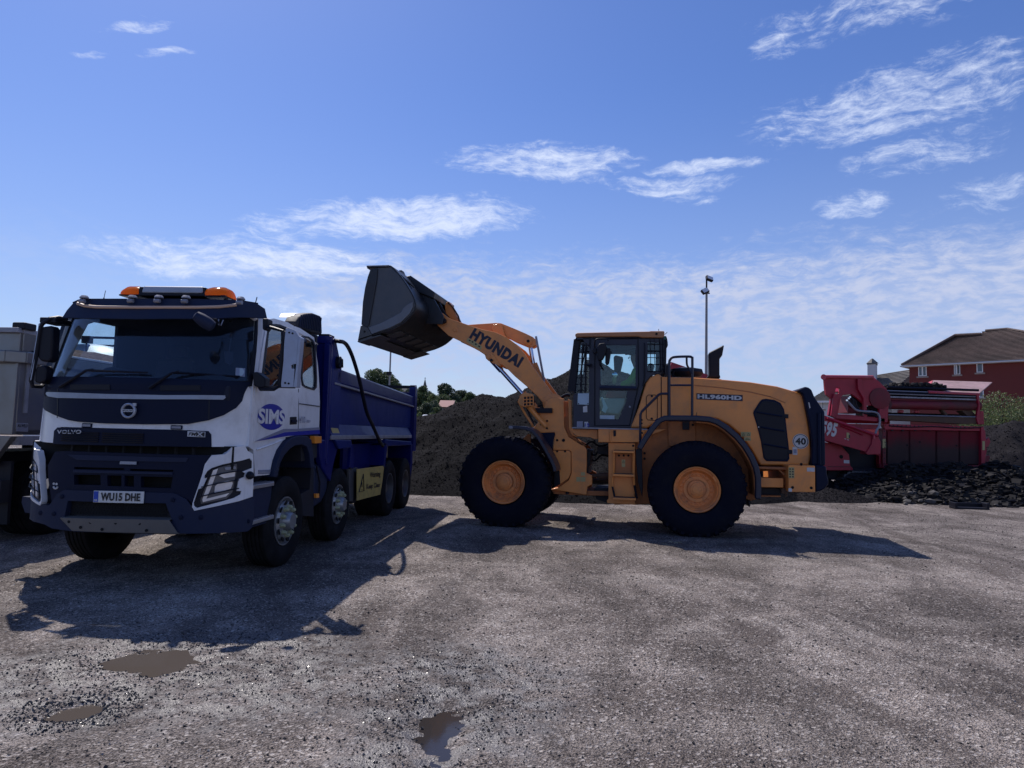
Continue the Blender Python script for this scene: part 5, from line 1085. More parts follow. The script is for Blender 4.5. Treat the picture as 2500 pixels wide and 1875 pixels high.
# warning sign panel
wpn = XZ(TR, z3, [(820, 1192), (1012, 1168), (1018, 1180), (1005, 1290), (990, 1380), (870, 1410), (820, 1425)], -.04)
ws_ = MB().py(wpn, -.04, -.03).build('warning_panel', 'wsign', T1)
def s3(x, y, Y): return Vector(TR.loc(*z3(x, y), Y=Y))
for body_, x0_, y0_, x1_, y1_, x2_, y2_ in (('Warning', 915, 1268, 992, 1256, 915, 1222), ('Keep Clear', 888, 1352, 990, 1334, 890, 1308)):
    q = [s3(x0_, y0_, -.045), s3(x1_, y1_, -.045), s3(x2_, y2_, -.045)]
    text(body_, 'warning_words', 'ink', ws_, q[0], q[1]-q[0], q[2]-q[0], (q[1]-q[0]).length, (q[2]-q[0]).length*1.15, bold=.03)
tri = [s3(834, 1360, -.046), s3(866, 1230, -.046), s3(870, 1352, -.046)]
MB().tube(tri, .010, 5, closed=True).cyl(s3(856, 1290, -.046), s3(856, 1325, -.046), .008, 5).cyl(s3(856, 1338, -.046), s3(856, 1344, -.046), .008, 5).build('warning_triangle', 'ink', ws_)
# fluid tank behind the front wheel and mudflap
tk = XZ(TR, z3, [(510, 1165), (560, 1150), (600, 1180), (608, 1280), (600, 1360), (560, 1440), (505, 1480), (500, 1400)], .05)
tkp = MB().py(tk, .05, .45).build('fluid_tank', 'bumper', T1, bevel=.05)
MB().tube([s3(520, 1170, .03), s3(545, 1290, .03), s3(540, 1390, .03)], .012, 6).build('tank_strap', 'black', tkp)
MB().lathe([(0, .05), (.03, .05), (.035, .04)], (1.28, .2, 1.10), (0, 0, 1), 12).build('filler_cap', 'eublue', tkp)
MB().py(XZ(TR, z3, [(512, 1372), (535, 1372), (535, 1402), (514, 1404)], .03), .02, .05).build('side_reflector', 'amberin', T1)
MB().py(XZ(TR, z3, [(484, 1150), (498, 1160), (500, 1540), (400, 1535), (395, 1380), (470, 1340)], .06), .06, .40).build('mudflap', 'chassis', T1)
# sheeting arm: long bent tube from the headboard down to the rear mudguard
hp = [(690, 252), (720, 258), (748, 285), (780, 350), (810, 440), (835, 530), (860, 640), (890, 770), (930, 860), (965, 940), (985, 985), (1010, 1022)]
X_ = [TR.loc(*z3(*p), Y=-.10) for p in hp]
ar = MB().tube(smooth_path([(1.55, .02, 2.93)]+X_, 5), .030, 10).build('sheeting_arm', 'black', T1)
# far tyre row etc exist by mirroring; loose items: aerial on the right
p = s3(138, 60, .15) if False else Vector(TR.loc(*z1(1683, 240), Y=.25)); MB().cyl(p, p+Vector((.03, 0, .07)), .006, 5).build('aerial', 'black', T1)
# ================================================================ THE WHEEL LOADER
LC = 1.30
L1 = thing('wheel_loader', 'orange wheel loader with raised dark bucket, seen from its left side', 'wheel loader', LO)
def pl5(name, m, pts, Y, d, par=L1, bevel=.008, **k): return plate_y(LO, z5, pts, Y, d, name, m, par, bevel=bevel, **k)
def pl6(name, m, pts, Y, d, par=L1, bevel=.008, **k): return plate_y(LO, z6, pts, Y, d, name, m, par, bevel=bevel, **k)
def pl4(name, m, pts, Y, d, par=L1, bevel=.008, **k): return plate_y(LO, z4, pts, Y, d, name, m, par, bevel=bevel, **k)
def v4(x, y, Y): return Vector(LO.loc(*z4(x, y), Y=Y))
def v5(x, y, Y): return Vector(LO.loc(*z5(x, y), Y=Y))
def v6(x, y, Y): return Vector(LO.loc(*z6(x, y), Y=Y))
def lmir(o): mirror_about(o, LC); return o
def pin(p, r, h, par, m='orange', name='pin', n=20): return MB().lathe([(0, r), (h, r), (h+.006, r*.85)], p, (0, -1, 0), n).build(name, m, par)
# wheels
def loader_wheel(s_):
    h = sub('wheel', L1, (s_, 0, .79)); Ro = .815
    pr = [(.10, .375), (.04, .41), (.005, .50), (-.01, .60), (.0, .70), (.03, .755), (.07, .792), (.30, .803), (.53, .792), (.57, .755), (.6, .70), (.61, .6), (.595, .5), (.56, .41), (.5, .375)]
    t = MB().lathe(pr, (0, 0, 0), (0, 1, 0), 72, cap=False); n = 34
    for k in range(n):
        for sd_, a0 in ((0, 0), (1, math.pi/n)):
            a = 2*math.pi*k/n+a0
            y0_, y1_ = (.015, .30) if sd_ == 0 else (.30, .585); q = []
            for (y, r0_, r1_, w0) in (((y0_, .70, .782, .045) if sd_ == 0 else (y0_, .77, Ro, .05)), ((y0_+.05, .75, Ro-.003, .05) if sd_ == 0 else (y1_-.05, .75, Ro-.005, .05)), ((y1_, .77, Ro, .05) if sd_ == 0 else (y1_, .70, .782, .045))):
                sk_ = .045*(y-.3)/.3*(1 if sd_ else -1); q.append([(math.cos(a+sk_+dw)*rr, y, math.sin(a+sk_+dw)*rr) for rr, dw in ((r0_, -w0), (r1_, -w0*.8), (r1_, w0*.8), (r0_, w0))])
            V = q[0]+q[1]+q[2]; t.add(V, [[0, 1, 2, 3], [8, 11, 10, 9]]+[[i*4+j, (i+1)*4+j, (i+1)*4+(j+1) % 4, i*4+(j+1) % 4] for i in range(2) for j in range(4)])
    ty = t.build('tyre', 'tyre', h)
    pr = [(.10, .378), (.035, .382), (.025, .372), (.04, .350), (.07, .345), (.065, .325), (.075, .318), (.11, .305), (.155, .285), (.165, .27), (.165, .225), (.15, .215), (.15, .15), (.135, .145), (.125, .11), (.10, .105), (.095, .075), (.085, .07), (.08, .0001)]
    rm = MB().lathe(pr, (0, 0, 0), (0, 1, 0), 64, cap=False).build('rim', 'orangerim', h)
    for k in range(22):
        a = 2*math.pi*k/22; MB().tube([(math.cos(a)*.245, .166, math.sin(a)*.245), (math.cos(a)*.245, .140, math.sin(a)*.245), (math.cos(a)*.245, .132, math.sin(a)*.245)], [.017, .016, .008], 7).build('nut', 'orangerim', rm)
    MB().box(-.05, .05, .045, .075, .32, .36).build('valve_guard', 'orangerim', rm, bevel=.008)
    return h
wf = loader_wheel(0); wr_ = loader_wheel(3.3); wf.rotation_euler = (0, .4, 0); wr_.rotation_euler = (0, 1.0, 0)
for w_ in (wf, wr_):
    c = copy_tree(w_, L1); c.location = (w_.location.x, 2*LC, w_.location.z); c.rotation_euler = (0, 0, math.pi)
for s_ in (0, 3.3): MB().cyl((s_, .15, .79), (s_, 2.45, .79), .17, 14).tube([(s_, .9, .79), (s_, 1.3, .79), (s_, 1.7, .79)], [.18, .33, .18], 14).build('axle', 'orangedirt', L1)
# boom
BO = [(812, 520), (822, 497), (845, 492), (880, 520), (930, 550), (1070, 598), (1200, 640), (1330, 668), (1430, 715), (1520, 782), (1590, 865), (1660, 975), (1760, 1110), (1850, 1235), (1885, 1262), (1905, 1300), (1890, 1345), (1850, 1365), (1800, 1350), (1750, 1300), (1700, 1240), (1600, 1150), (1500, 1065), (1440, 1005), (1385, 962), (1330, 955), (1262, 925), (1225, 868), (1180, 838), (1080, 782), (965, 728), (905, 700), (850, 650), (805, 608), (795, 560)]
bm_ = pl4('boom', 'orange', BO, .80, .075, bevel=.012); b2 = MB().py(XZ(LO, z4, BO, .80), 1.725, 1.80).build('boom_plate', 'orange', bm_, bevel=.012)
MB().prism([v4(x, y, .875) for x, y in [(1400, 740), (1480, 800), (1540, 900), (1480, 960), (1400, 900), (1360, 800)]], (0, .85, 0)).build('cross_member', 'orange', bm_, bevel=.02)
MB().cyl(v4(850, 560, .70), v4(850, 560, .70)+Vector((0, 1.2, 0)), .055, 14).build('bucket_pin', 'black', bm_)
pin(v4(963, 646, .80), .045, .006, bm_, name='boss'); pin(v4(1845, 1310, .80), .19, .02, bm_, name='pivot_boss', n=28); pin(v4(1892, 1298, .775), .035, .02, bm_, 'black')
# cylinder ear on the boom
ear = pl4('cylinder_ear', 'orange', [(1232, 880), (1245, 855), (1275, 848), (1305, 862), (1335, 905), (1360, 945), (1372, 975), (1345, 965), (1300, 945), (1262, 925), (1240, 905)], .765, .035, bm_); pin(v4(1262, 888, .765), .05, .012, ear, name='boss'); pin(v4(1290, 920, .75), .028, .02, ear, 'black')
# lettering on the boom and decals
def words4(body, nm, m, pts, Y, par, **k):
    q = [v4(x, y, Y) for x, y in pts]; return text(body, nm, m, par, q[0], q[1]-q[0], q[2]-q[0], (q[1]-q[0]).length, (q[2]-q[0]).length, **k)
A, B_, C_ = v4(1085, 718, .796), v4(1530, 990, .796), v4(1113, 645, .796)
dr = (B_-A).normalized()
M['inknavy'] = mat('letter_navy', (.008, .010, .03), .5, var=.05)
upv = Vector((-dr.z, 0, dr.x)); 
if upv.z < 0: upv = -upv
text('HYUNDAI', 'boom_letters', 'inknavy', bm_, A, dr, upv, (B_-A).length, .225, bold=.065, spacing=1.04)
sk_ = pl4('decal', 'yel', [(1078, 718), (1140, 750), (1205, 795), (1195, 828), (1120, 785), (1063, 748)], .797, .004, bm_, bevel=0)
for (x, y) in ((1095, 742), (1120, 755), (1150, 775), (1180, 795)): MB().prism([v4(x-9, y-9, .7965), v4(x+9, y-4, .7965), v4(x+5, y+9, .7965), v4(x-9, y+5, .7965)], (0, .001, 0)).build('pictogram', 'ink', sk_)
# tilt lever, link, tilt cylinder on the centre line
TL = [(1075, 600), (1160, 594), (1330, 583), (1375, 586), (1440, 612), (1520, 645), (1600, 680), (1665, 712), (1690, 745), (1688, 785), (1660, 802), (1615, 798), (1560, 775), (1500, 750), (1440, 718), (1400, 702), (1340, 700), (1250, 665), (1140, 625)]
def shift(pts, Y0, Y1):   # same outline, but as seen when the plate lies at Y1
    return XZ(LO, z4, pts, Y1)
tl = MB().py(XZ(LO, z4, TL, 1.18), 1.18, 1.24).build('tilt_lever', 'orange', L1, bevel=.01); MB().py(XZ(LO, z4, TL, 1.18), 1.38, 1.44).build('lever_plate', 'orange', tl, bevel=.01)
for x, y in ((1335, 640), (1620, 748)): pin(v4(x, y, 1.18), .085, .015, tl, name='boss'); pin(v4(x, y, 1.165), .03, .012, tl, 'black')
MB().py(XZ(LO, z4, [(1290, 640), (1310, 600), (1345, 588), (1385, 610), (1410, 690), (1430, 722), (1380, 712), (1310, 670)], 1.10), 1.10, 1.16).build('lever_bracket', 'orange', bm_, bevel=.01)
lk = MB().py(XZ(LO, z4, [(868, 430), (880, 400), (905, 388), (930, 430), (1005, 575), (960, 560), (925, 548), (880, 500)], 1.2), 1.20, 1.40).build('bucket_link', 'orange', L1, bevel=.01)
for dy in (0, .1): MB().tube([v4(900, 400, 1.1+dy), v4(940, 440, 1.1+dy), v4(990, 520, 1.1+dy), v4(1008, 580, 1.1+dy)], .018, 6).build('hose', 'rust', lk)
MB().cyl(v4(1640, 800, 1.31), v4(1668, 965, 1.31), .042, 12).build('tilt_rod', 'hydraulic', L1)
MB().cyl(v4(1665, 955, 1.31), v4(1780, 1250, 1.31), .085, 14).tube([v4(1655, 960, 1.31), v4(1672, 1000, 1.31)], .10, 14).build('tilt_cylinder', 'orange', L1)
MB().tube([v4(1690, 705, 1.06), v4(1700, 760, 1.06), v4(1765, 1112, 1.06)], .022, 7).build('guide_rod', 'rail', L1)
# lift cylinders
for Y in (.93, 1.60):
    r0_, r1_ = v4(1300, 925, Y), v4(1575, 1232, Y); d_ = (r1_-r0_).normalized()
    MB().cyl(r0_+d_*.25, r1_, .040, 12).cyl(r0_-d_*.02, r0_+d_*.26, .055, 12).build('lift_rod', 'hydraulic', L1)
    lc_ = MB().tube([r1_-d_*.02, r1_+d_*.08, r1_+d_*.09, r1_+d_*.95], [.085, .085, .07, .07], 14).build('lift_cylinder', 'orange', L1)
# headlamp in its guard, with bracket and hoses
pl5('lamp_bracket', 'orange', [(497, 590), (520, 560), (545, 540), (600, 548), (612, 565), (600, 640), (560, 650), (520, 640), (498, 615)], .50, .05)
hl_ = MB().py(XZ(LO, z5, [(535, 568), (610, 562), (612, 635), (535, 640)], .36), .36, .48).build('work_lamp', 'black', L1, bevel=.01)
mb = MB()
for k in range(4):
    a, b_ = v5(537+k*24, 566-k*1, .34), v5(537+k*24, 640-k*1, .34); mb.cyl(a, b_, .009, 5); a, b_ = v5(535, 567+k*24, .34), v5(611, 562+k*24, .34); mb.cyl(a, b_, .009, 5)
mb.build('lamp_guard', 'orange', hl_)
MB().tube(smooth_path([v5(500, 600, .55), v5(540, 680, .55), v5(585, 750, .55), v5(608, 790, .6)], 4), .022, 7).tube(smooth_path([v5(575, 645, .5), v5(640, 720, .5), v5(700, 790, .5)], 3), .04, 8).build('lamp_stay', 'orange', L1)
MB().tube(smooth_path([v5(560, 650, .62), v5(590, 720, .62), v5(610, 760, .6), v5(590, 790, .6)], 4), .015, 6).tube(smooth_path([v5(640, 640, .9), v5(690, 630, .9), v5(740, 640, .9), v5(790, 660, .9)], 4), .015, 6).build('hoses', 'black', L1)
# front frame tower
TW = [(690, 650), (700, 605), (735, 580), (770, 574), (835, 583), (837, 790), (872, 866), (990, 938), (1003, 960), (1003, 1055), (1000, 1130), (1042, 1150), (1044, 1215), (1008, 1232), (1000, 1292), (740, 1250), (790, 1240), (870, 1185), (890, 1130), (888, 975), (872, 962), (755, 962), (765, 832), (645, 835), (605, 805), (640, 760), (655, 700), (645, 680)]
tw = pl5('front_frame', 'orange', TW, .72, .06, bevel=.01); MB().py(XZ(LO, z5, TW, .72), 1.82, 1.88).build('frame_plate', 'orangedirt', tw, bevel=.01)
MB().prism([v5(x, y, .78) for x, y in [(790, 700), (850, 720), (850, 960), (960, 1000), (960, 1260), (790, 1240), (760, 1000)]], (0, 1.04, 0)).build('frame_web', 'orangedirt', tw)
pl5('frame_step', 'black', [(618, 652), (745, 652), (745, 688), (640, 688)], .60, .3, tw)
lp = pl5('lower_plate', 'orange', [(755, 966), (870, 966), (885, 980), (885, 1128), (868, 1170), (805, 1215), (800, 1112), (768, 1110), (768, 1060), (722, 958)], .69, .03, tw, bevel=.006)
pl5('guard_flap', 'black', [(768, 1112), (803, 1112), (808, 1212), (765, 1240), (760, 1180)], .68, .03, tw)
pl5('dark_duct', 'navy', [(650, 835), (765, 832), (768, 850), (755, 890), (748, 968), (700, 930), (660, 870)], .66, .06, tw)
for (x, y, r_) in ((711, 747, .02), (667, 773, .02), (710, 801, .02), (785, 889, .022), (832, 890, .03), (785, 971, .02), (843, 971, .02), (937, 902, .012), (947, 909, .012), (957, 915, .012), (968, 922, .012), (785, 1104, .01), (776, 1104, .01), (795, 1103, .01)): MB().lathe([(0, r_), (.006, r_)], v5(x, y, .716 if y < 960 else .686), (0, -1, 0), 10).build('bolt', 'hole', tw)
for (x0_, y0_, x1_, y1_) in ((927, 1160, 957, 1194), (961, 1160, 993, 1194), (960, 1125, 990, 1150)): pl5('decal', 'yel', [(x0_, y0_), (x1_, y0_), (x1_, y1_), (x0_, y1_)], .717, .002, tw, bevel=0)
pl5('tower_flange', 'orange', [(865, 585), (890, 600), (893, 790), (905, 845), (935, 862), (925, 868), (890, 850), (870, 800)], .74, .06, tw)
pl5('flange_gap', 'orangedirt', [(838, 600), (864, 600), (872, 800), (900, 858), (1000, 930), (985, 935), (872, 862), (838, 790)], .80, .25, tw)
MB().tube(smooth_path([v5(858, 600, .9), v5(866, 650, .9), v5(852, 690, .9)], 4), .015, 6).tube(smooth_path([v5(700, 650, 1.0), v5(760, 620, 1.0), v5(840, 560, 1.0), v5(880, 560, 1.0)], 4), .03, 7).build('hoses', 'black', tw)
# axle cradle and articulation
MB().py(XZ(LO, z5, [(740, 1250), (1000, 1262), (1170, 1265), (1180, 1300), (1000, 1296), (760, 1285)], .8), .8, 1.8).build('hitch_lower', 'orangedirt', L1, bevel=.01)
MB().py(XZ(LO, z5, [(985, 955), (1035, 962), (1030, 1070), (1015, 1090), (1015, 1140), (1000, 1140)], .9), .9, 1.7).py(XZ(LO, z5, [(1080, 935), (1170, 930), (1170, 1000), (1080, 990)], 1.), 1.0, 1.6).py(XZ(LO, z5, [(1060, 1240), (1170, 1235), (1170, 1330), (1150, 1345), (1075, 1320)], 1.), .9, 1.7).build('hitch', 'chassis', L1, bevel=.01)
for (x, y) in ((860, 1260), (955, 1260)): MB().cyl(v5(x, y-8, .78), v5(x, y+26, .78), .03, 8).build('hitch_bolt', 'chassis', L1)
MB().cyl(v5(1000, 1150, .85), v5(1165, 1150, .85), .035, 10).cyl(v5(1090, 1150, .85), v5(1165, 1150, .85), .06, 10).cyl(v5(1000, 1190, 1.4), v5(1165, 1190, 1.4), .05, 8).build('steering_cylinder', 'rust', L1)
MB().tube(smooth_path([v5(1000, 960, 1.1), v5(1060, 1000, 1.1), v5(1100, 960, 1.1), v5(1170, 980, 1.1)], 5), .02, 6).tube(smooth_path([v5(1000, 1000, 1.2), v5(1060, 1040, 1.2), v5(1110, 1000, 1.2), v5(1170, 1010, 1.2)], 5), .02, 6).tube(smooth_path([v5(990, 930, 1.), v5(1040, 900, 1.), v5(1090, 930, 1.), v5(1160, 920, 1.)], 5), .018, 6).build('hitch_hoses', 'black', L1)
# fenders
def strip_band(name, m, path, th, Y0, Y1, conv, par=L1, bevel=.01):
    pts = [LO.loc(*conv(*p), Y=Y0) for p in path]; c = [Vector((p[0], 0, p[2])) for p in pts]; out = []; inn = []
    for i, p in enumerate(c):
        d_ = (c[min(i+1, len(c)-1)]-c[max(i-1, 0)]).normalized(); nr = Vector((-d_.z, 0, d_.x)); out.append((p.x+nr.x*th/2, p.z+nr.z*th/2)); inn.append((p.x-nr.x*th/2, p.z-nr.z*th/2))
    mb = MB(); n = len(c); V = [(x, Y0, z) for x, z in out]+[(x, Y0, z) for x, z in inn]+[(x, Y1, z) for x, z in out]+[(x, Y1, z) for x, z in inn]
    f = []
    for i in range(n-1): f += [[i, i+1, n+i+1, n+i], [2*n+i, 3*n+i, 3*n+i+1, 2*n+i+1], [i, 2*n+i, 2*n+i+1, i+1], [n+i, n+i+1, 3*n+i+1, 3*n+i]]
    f += [[0, n, 3*n, 2*n], [n-1, 3*n-1, 4*n-1, 2*n-1]]
    return mb.add(V, f).build(name, m, par, bevel=bevel)
ff = strip_band('front_fender', 'rail2', [(435, 793), (500, 795), (560, 803), (600, 822), (640, 862), (690, 945), (740, 1035), (762, 1085), (768, 1120)], .055, .0, .62, z5); lmir(ff)
MB().py(XZ(LO, z5, [(428, 784), (455, 784), (457, 805), (426, 806)], -.01), -.01, .12).build('fender_lamp', 'rail', ff, bevel=.01)
pl5('fender_stay', 'orangedirt', [(570, 840), (590, 845), (590, 918), (530, 880)], .35, .05)
rf = strip_band('rear_fender', 'rail2', [(182, 955), (205, 915), (240, 860), (290, 790), (330, 745), (370, 728), (420, 726), (600, 727), (700, 735), (760, 755), (830, 800), (900, 860), (960, 930), (1010, 1010), (1045, 1090), (1060, 1160), (1062, 1240), (1060, 1325)], .095, .0, .10, z6, bevel=.025); lmir(rf)
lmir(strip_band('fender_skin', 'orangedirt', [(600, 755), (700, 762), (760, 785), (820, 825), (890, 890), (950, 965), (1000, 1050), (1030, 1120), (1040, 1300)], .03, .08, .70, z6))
pl6('rear_flap', 'black', [(155, 960), (205, 935), (205, 1060), (210, 1240), (205, 1310), (175, 1200), (160, 1060)], .35, .05)
# rear body / hood
HB = [(118, 798), (180, 640), (225, 490), (232, 465), (262, 425), (322, 397), (335, 405), (345, 422), (590, 427), (800, 442), (1000, 460), (1200, 492), (1385, 545), (1400, 600), (1425, 740), (1440, 830), (1450, 1000), (1435, 1075), (1075, 1075), (1010, 960), (930, 850), (840, 775), (760, 735), (600, 715), (400, 715), (345, 735), (240, 800)]
hood = pl6('hood', 'orange', HB, .48, 1.64, bevel=.07, segs=4)
pl6('hood_fore_panel', 'orange', [(345, 424), (588, 430), (590, 600), (588, 714), (405, 714), (350, 730)], .476, .01, hood, bevel=.003)
MB().add([v6(x, y, .4745) for x, y in [(585, 480), (800, 500), (1000, 530), (1150, 565), (1260, 610), (1258, 618), (1150, 573), (1000, 538), (800, 508), (585, 488)]], [list(range(10))]).build('crease', 'orangedirt', hood, smooth=0)
MB().tube([v6(x, y, .476) for x, y in [(345, 424), (345, 740)]], .008, 5).tube([v6(x, y, .476) for x, y in [(392, 426), (392, 725)]], .006, 5).build('panel_gap', 'hole', hood)
ap = MB().tube([v6(x, y, .476) for x, y in [(250, 556), (302, 556), (316, 572), (316, 728), (300, 744), (248, 740), (235, 725), (235, 570)]], .006, 5, closed=True).build('access_panel', 'hole', hood)
for (x, y) in ((276, 565), (275, 730)): MB().lathe([(0, .02), (.01, .018)], v6(x, y, .48), (0, -1, 0), 10).build('latch', 'black', ap)
hf = P(LO, z6, [(125, 797), (600, 716)], Y=.5)
# main rear frame below
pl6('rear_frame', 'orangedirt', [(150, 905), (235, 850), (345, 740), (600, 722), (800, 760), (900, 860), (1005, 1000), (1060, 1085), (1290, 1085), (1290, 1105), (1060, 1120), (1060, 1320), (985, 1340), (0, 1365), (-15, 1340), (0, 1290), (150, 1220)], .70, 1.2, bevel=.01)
pl6('frame_panel', 'orangedirt', [(393, 752), (598, 752), (598, 905), (480, 925), (400, 935)], .66, .03)
pl6('frame_panel', 'orange', [(0, 810), (385, 808), (240, 860), (190, 905), (-45, 905)], .60, .2)
for x, y in ((222, 985), (222, 1025), (175, 1053), (578, 776)): MB().lathe([(0, .022), (.008, .022)], v6(x, y, .655), (0, -1, 0), 10).build('bolt', 'hole', L1)
pl6('filler_box', 'chassis', [(500, 755), (552, 755), (552, 812), (502, 812)], .62, .05)
# box below the cab, tread
pl5('platform_skirt', 'orange', [(885, 798), (1085, 800), (1085, 880), (1060, 882), (1030, 868), (930, 860), (900, 835)], .56, .05)
bx_ = pl5('battery_box', 'orange', [(1085, 802), (1452, 808), (1400, 870), (1385, 905), (1088, 904)], .40, .3, bevel=.012)
MB().tube(smooth_path([v5(1188, 815, .37), v5(1178, 830, .37), v5(1178, 890, .37), v5(1186, 902, .37)], 3), .016, 6).build('grab_handle', 'orange', bx_)
pl5('latch', 'black', [(1198, 816), (1218, 816), (1218, 858), (1200, 862)], .375, .025, bx_)
MB().box(v5(900, 796, .5).x, v5(1450, 800, .5).x, .38, .62, v5(1000, 800, .5).z-.01, v5(1000, 800, .5).z+.012).build('platform_edge', 'rail', L1)
# ladder
ld = pl5('ladder_panel', 'orange', [(1163, 908), (1358, 912), (1358, 1100), (1355, 1340), (1365, 1366), (1155, 1352), (1150, 1335), (1163, 1320)], .46, .04, bevel=.006)
pl5('ladder_recess', 'orangedirt', [(1212, 985), (1335, 985), (1335, 1135), (1212, 1135)], .445, .012, ld)
mb = MB(); mb.tube([v5(1203, 962, .38), v5(1200, 1150, .38), v5(1192, 1158, .38), v5(1192, 1230, .38)], .022, 7).tube([v5(1350, 965, .38), v5(1348, 1150, .38), v5(1352, 1220, .38)], .022, 7).build('ladder_stile', 'orange', ld)
MB().tube([v5(1192, 1228, .38), v5(1212, 1325, .36)], .02, 6).tube([v5(1352, 1215, .38), v5(1374, 1318, .36)], .02, 6).build('rubber_stile', 'black', ld)
for (ya, yb, Y) in ((968, 975, .33), (1140, 1147, .33), (1312, 1308, .30)):
    stp = MB(); a, b_ = v5(1196, ya, Y), v5(1356 if ya < 1200 else 1366, yb, Y); stp.box(a.x, b_.x, Y-.05, Y+.12, a.z-.03, a.z+.008); o_ = stp.build('ladder_step', 'orange', ld, bevel=.006)
    MB().box(a.x+.02, b_.x-.02, Y-.048, Y+.1, a.z+.008, a.z+.02).build('tread', 'rust', o_)
pl5('decal', 'yel', [(1260, 1032), (1286, 1032), (1286, 1060), (1260, 1060)], .443, .002, ld, bevel=0); pl5('decal', 'yel', [(1260, 1062), (1286, 1062), (1286, 1086), (1262, 1086)], .443, .002, ld, bevel=0)
MB().tube([v5(1265, 1054, .441), v5(1273, 1038, .441), v5(1281, 1054, .441)], .004, 4, closed=True).build('pictogram', 'ink', ld)
for x in (1240, 1275, 1310): MB().lathe([(0, .02), (.004, .02)], v5(x, 1002, .44), (0, -1, 0), 10).build('hole_mark', 'hole', ld)
MB().lathe([(0, .02), (.006, .02)], v5(1345, 930, .46), (0, -1, 0), 10).build('bolt', 'hole', ld)
# handrails
r_ = .022
MB().tube(smooth_path([v6(405, 716, .16), v6(404, 500, .16), v6(404, 330, .16), v6(412, 295, .16), v6(440, 277, .16), v6(545, 273, .16), v6(570, 280, .16), v6(574, 300, .16), v6(573, 500, .16), v6(572, 716, .16)], 4), r_, 8).tube([v6(405, 484, .16), v6(572, 484, .16)], .018, 7).tube(smooth_path([v6(532, 280, .16), v6(534, 330, .2), v6(545, 355, .3), v6(570, 400, .3)], 4), .018, 7).build('handrail', 'rail2', L1)
MB().tube([v6(190, 940, .14), v6(190, 880, .14), v6(192, 700, .14), v6(200, 680, .14), v6(325, 555, .14), v6(345, 547, .14), v6(395, 546, .16)], r_, 8).build('ladder_rail', 'rail2', L1)
for x, y in ((202, 740), (202, 765), (205, 835)): MB().lathe([(0, .018), (.02, .016)], v6(x, y, .14), (0, -1, 0), 8).build('rail_bolt', 'black', L1)
MB().box(v6(480, 745, .1).x, v6(560, 745, .1).x, .05, .3, v6(500, 752, .1).z, v6(500, 742, .1).z).build('deck_edge', 'black', L1)
MB().tube([v6(600, 725, .1), v6(607, 685, .1)], .006, 5).build('aerial', 'black', L1)
# hood lettering, side vent, signs
bg_ = pl6('model_plate', 'inknavy', [(605, 543), (945, 556), (945, 601), (605, 588)], .470, .006, hood, bevel=.002)
q = [v6(612, 582, .468), v6(938, 595, .468), v6(612, 549, .468)]; text('HL960HD', 'model_letters', 'sticker', bg_, q[0], q[1]-q[0], q[2]-q[0], (q[1]-q[0]).length, (q[2]-q[0]).length, bold=.05, spacing=.98)
VE = [(1022, 690), (1028, 670), (1070, 605), (1088, 588), (1115, 583), (1180, 592), (1225, 615), (1250, 660), (1262, 740), (1285, 940), (1290, 1025), (1275, 1048), (1120, 1043), (1098, 1020), (1080, 900), (1048, 775)]
vt = pl6('side_vent', 'navy', VE, .462, .02, hood, bevel=.012)
VI2 = [(x+(1160-x)*.09, y+(820-y)*.07) for x, y in VE]; pl6('vent_mesh', 'black', VI2, .455, .02, vt, bevel=.004)
for yy, xa, xb in ((690, 1045, 1235), (800, 1075, 1250), (925, 1100, 1270)): MB().tube([v6(xa, yy-8, .45), v6((xa+xb)/2, yy+8, .45), v6(xb, yy+22, .45)], .016, 6).build('vent_rib', 'navy', vt)
for x, y in ((1270, 712), (1298, 975)): pl6('hinge', 'black', [(x-22, y-16), (x+12, y-14), (x+12, y+16), (x-22, y+14)], .45, .025, vt, bevel=.006)
MB().lathe([(0, .012), (.004, .012)], v6(1062, 792, .459), (0, -1, 0), 8).build('vent_stud', 'sticker', vt)
sc_ = v6(1371, 897, .472); sg = MB().lathe([(0, .128), (.004, .128)], sc_, (0, -1, 0), 36).build('speed_disc', 'sticker', hood)
MB().lathe([(.0045, .108), (.0055, .108), (.0055, .118), (.0045, .118)], sc_, (0, -1, 0), 36, cap=False).build('speed_ring', 'ink', sg)
text('40', 'speed_number', 'ink', sg, sc_+Vector((-.085, -.0065, -.058)), (1, 0, 0), (0, 0, 1), .17, .116, bold=.04)
lb_ = pl6('label', 'sticker', [(1312, 938), (1346, 938), (1348, 997), (1313, 996)], .474, .003, hood, bevel=0); pl6('label_print', 'logogrey', [(1318, 955), (1342, 955), (1342, 985), (1319, 985)], .472, .002, lb_, bevel=0)
for (x0_, y0_, x1_, y1_) in ((932, 828, 968, 862), (970, 828, 1005, 862), (955, 866, 1005, 893)):
    d_ = pl6('decal', 'yel', [(x0_, y0_), (x1_, y0_+1), (x1_, y1_), (x0_, y1_)], .474, .003, hood, bevel=0)
    MB().tube([v6(x0_+8, y1_-8, .472), v6((x0_+x1_)/2, y0_+7, .472), v6(x1_-8, y1_-8, .472)], .004, 4, closed=True).build('pictogram', 'ink', d_)
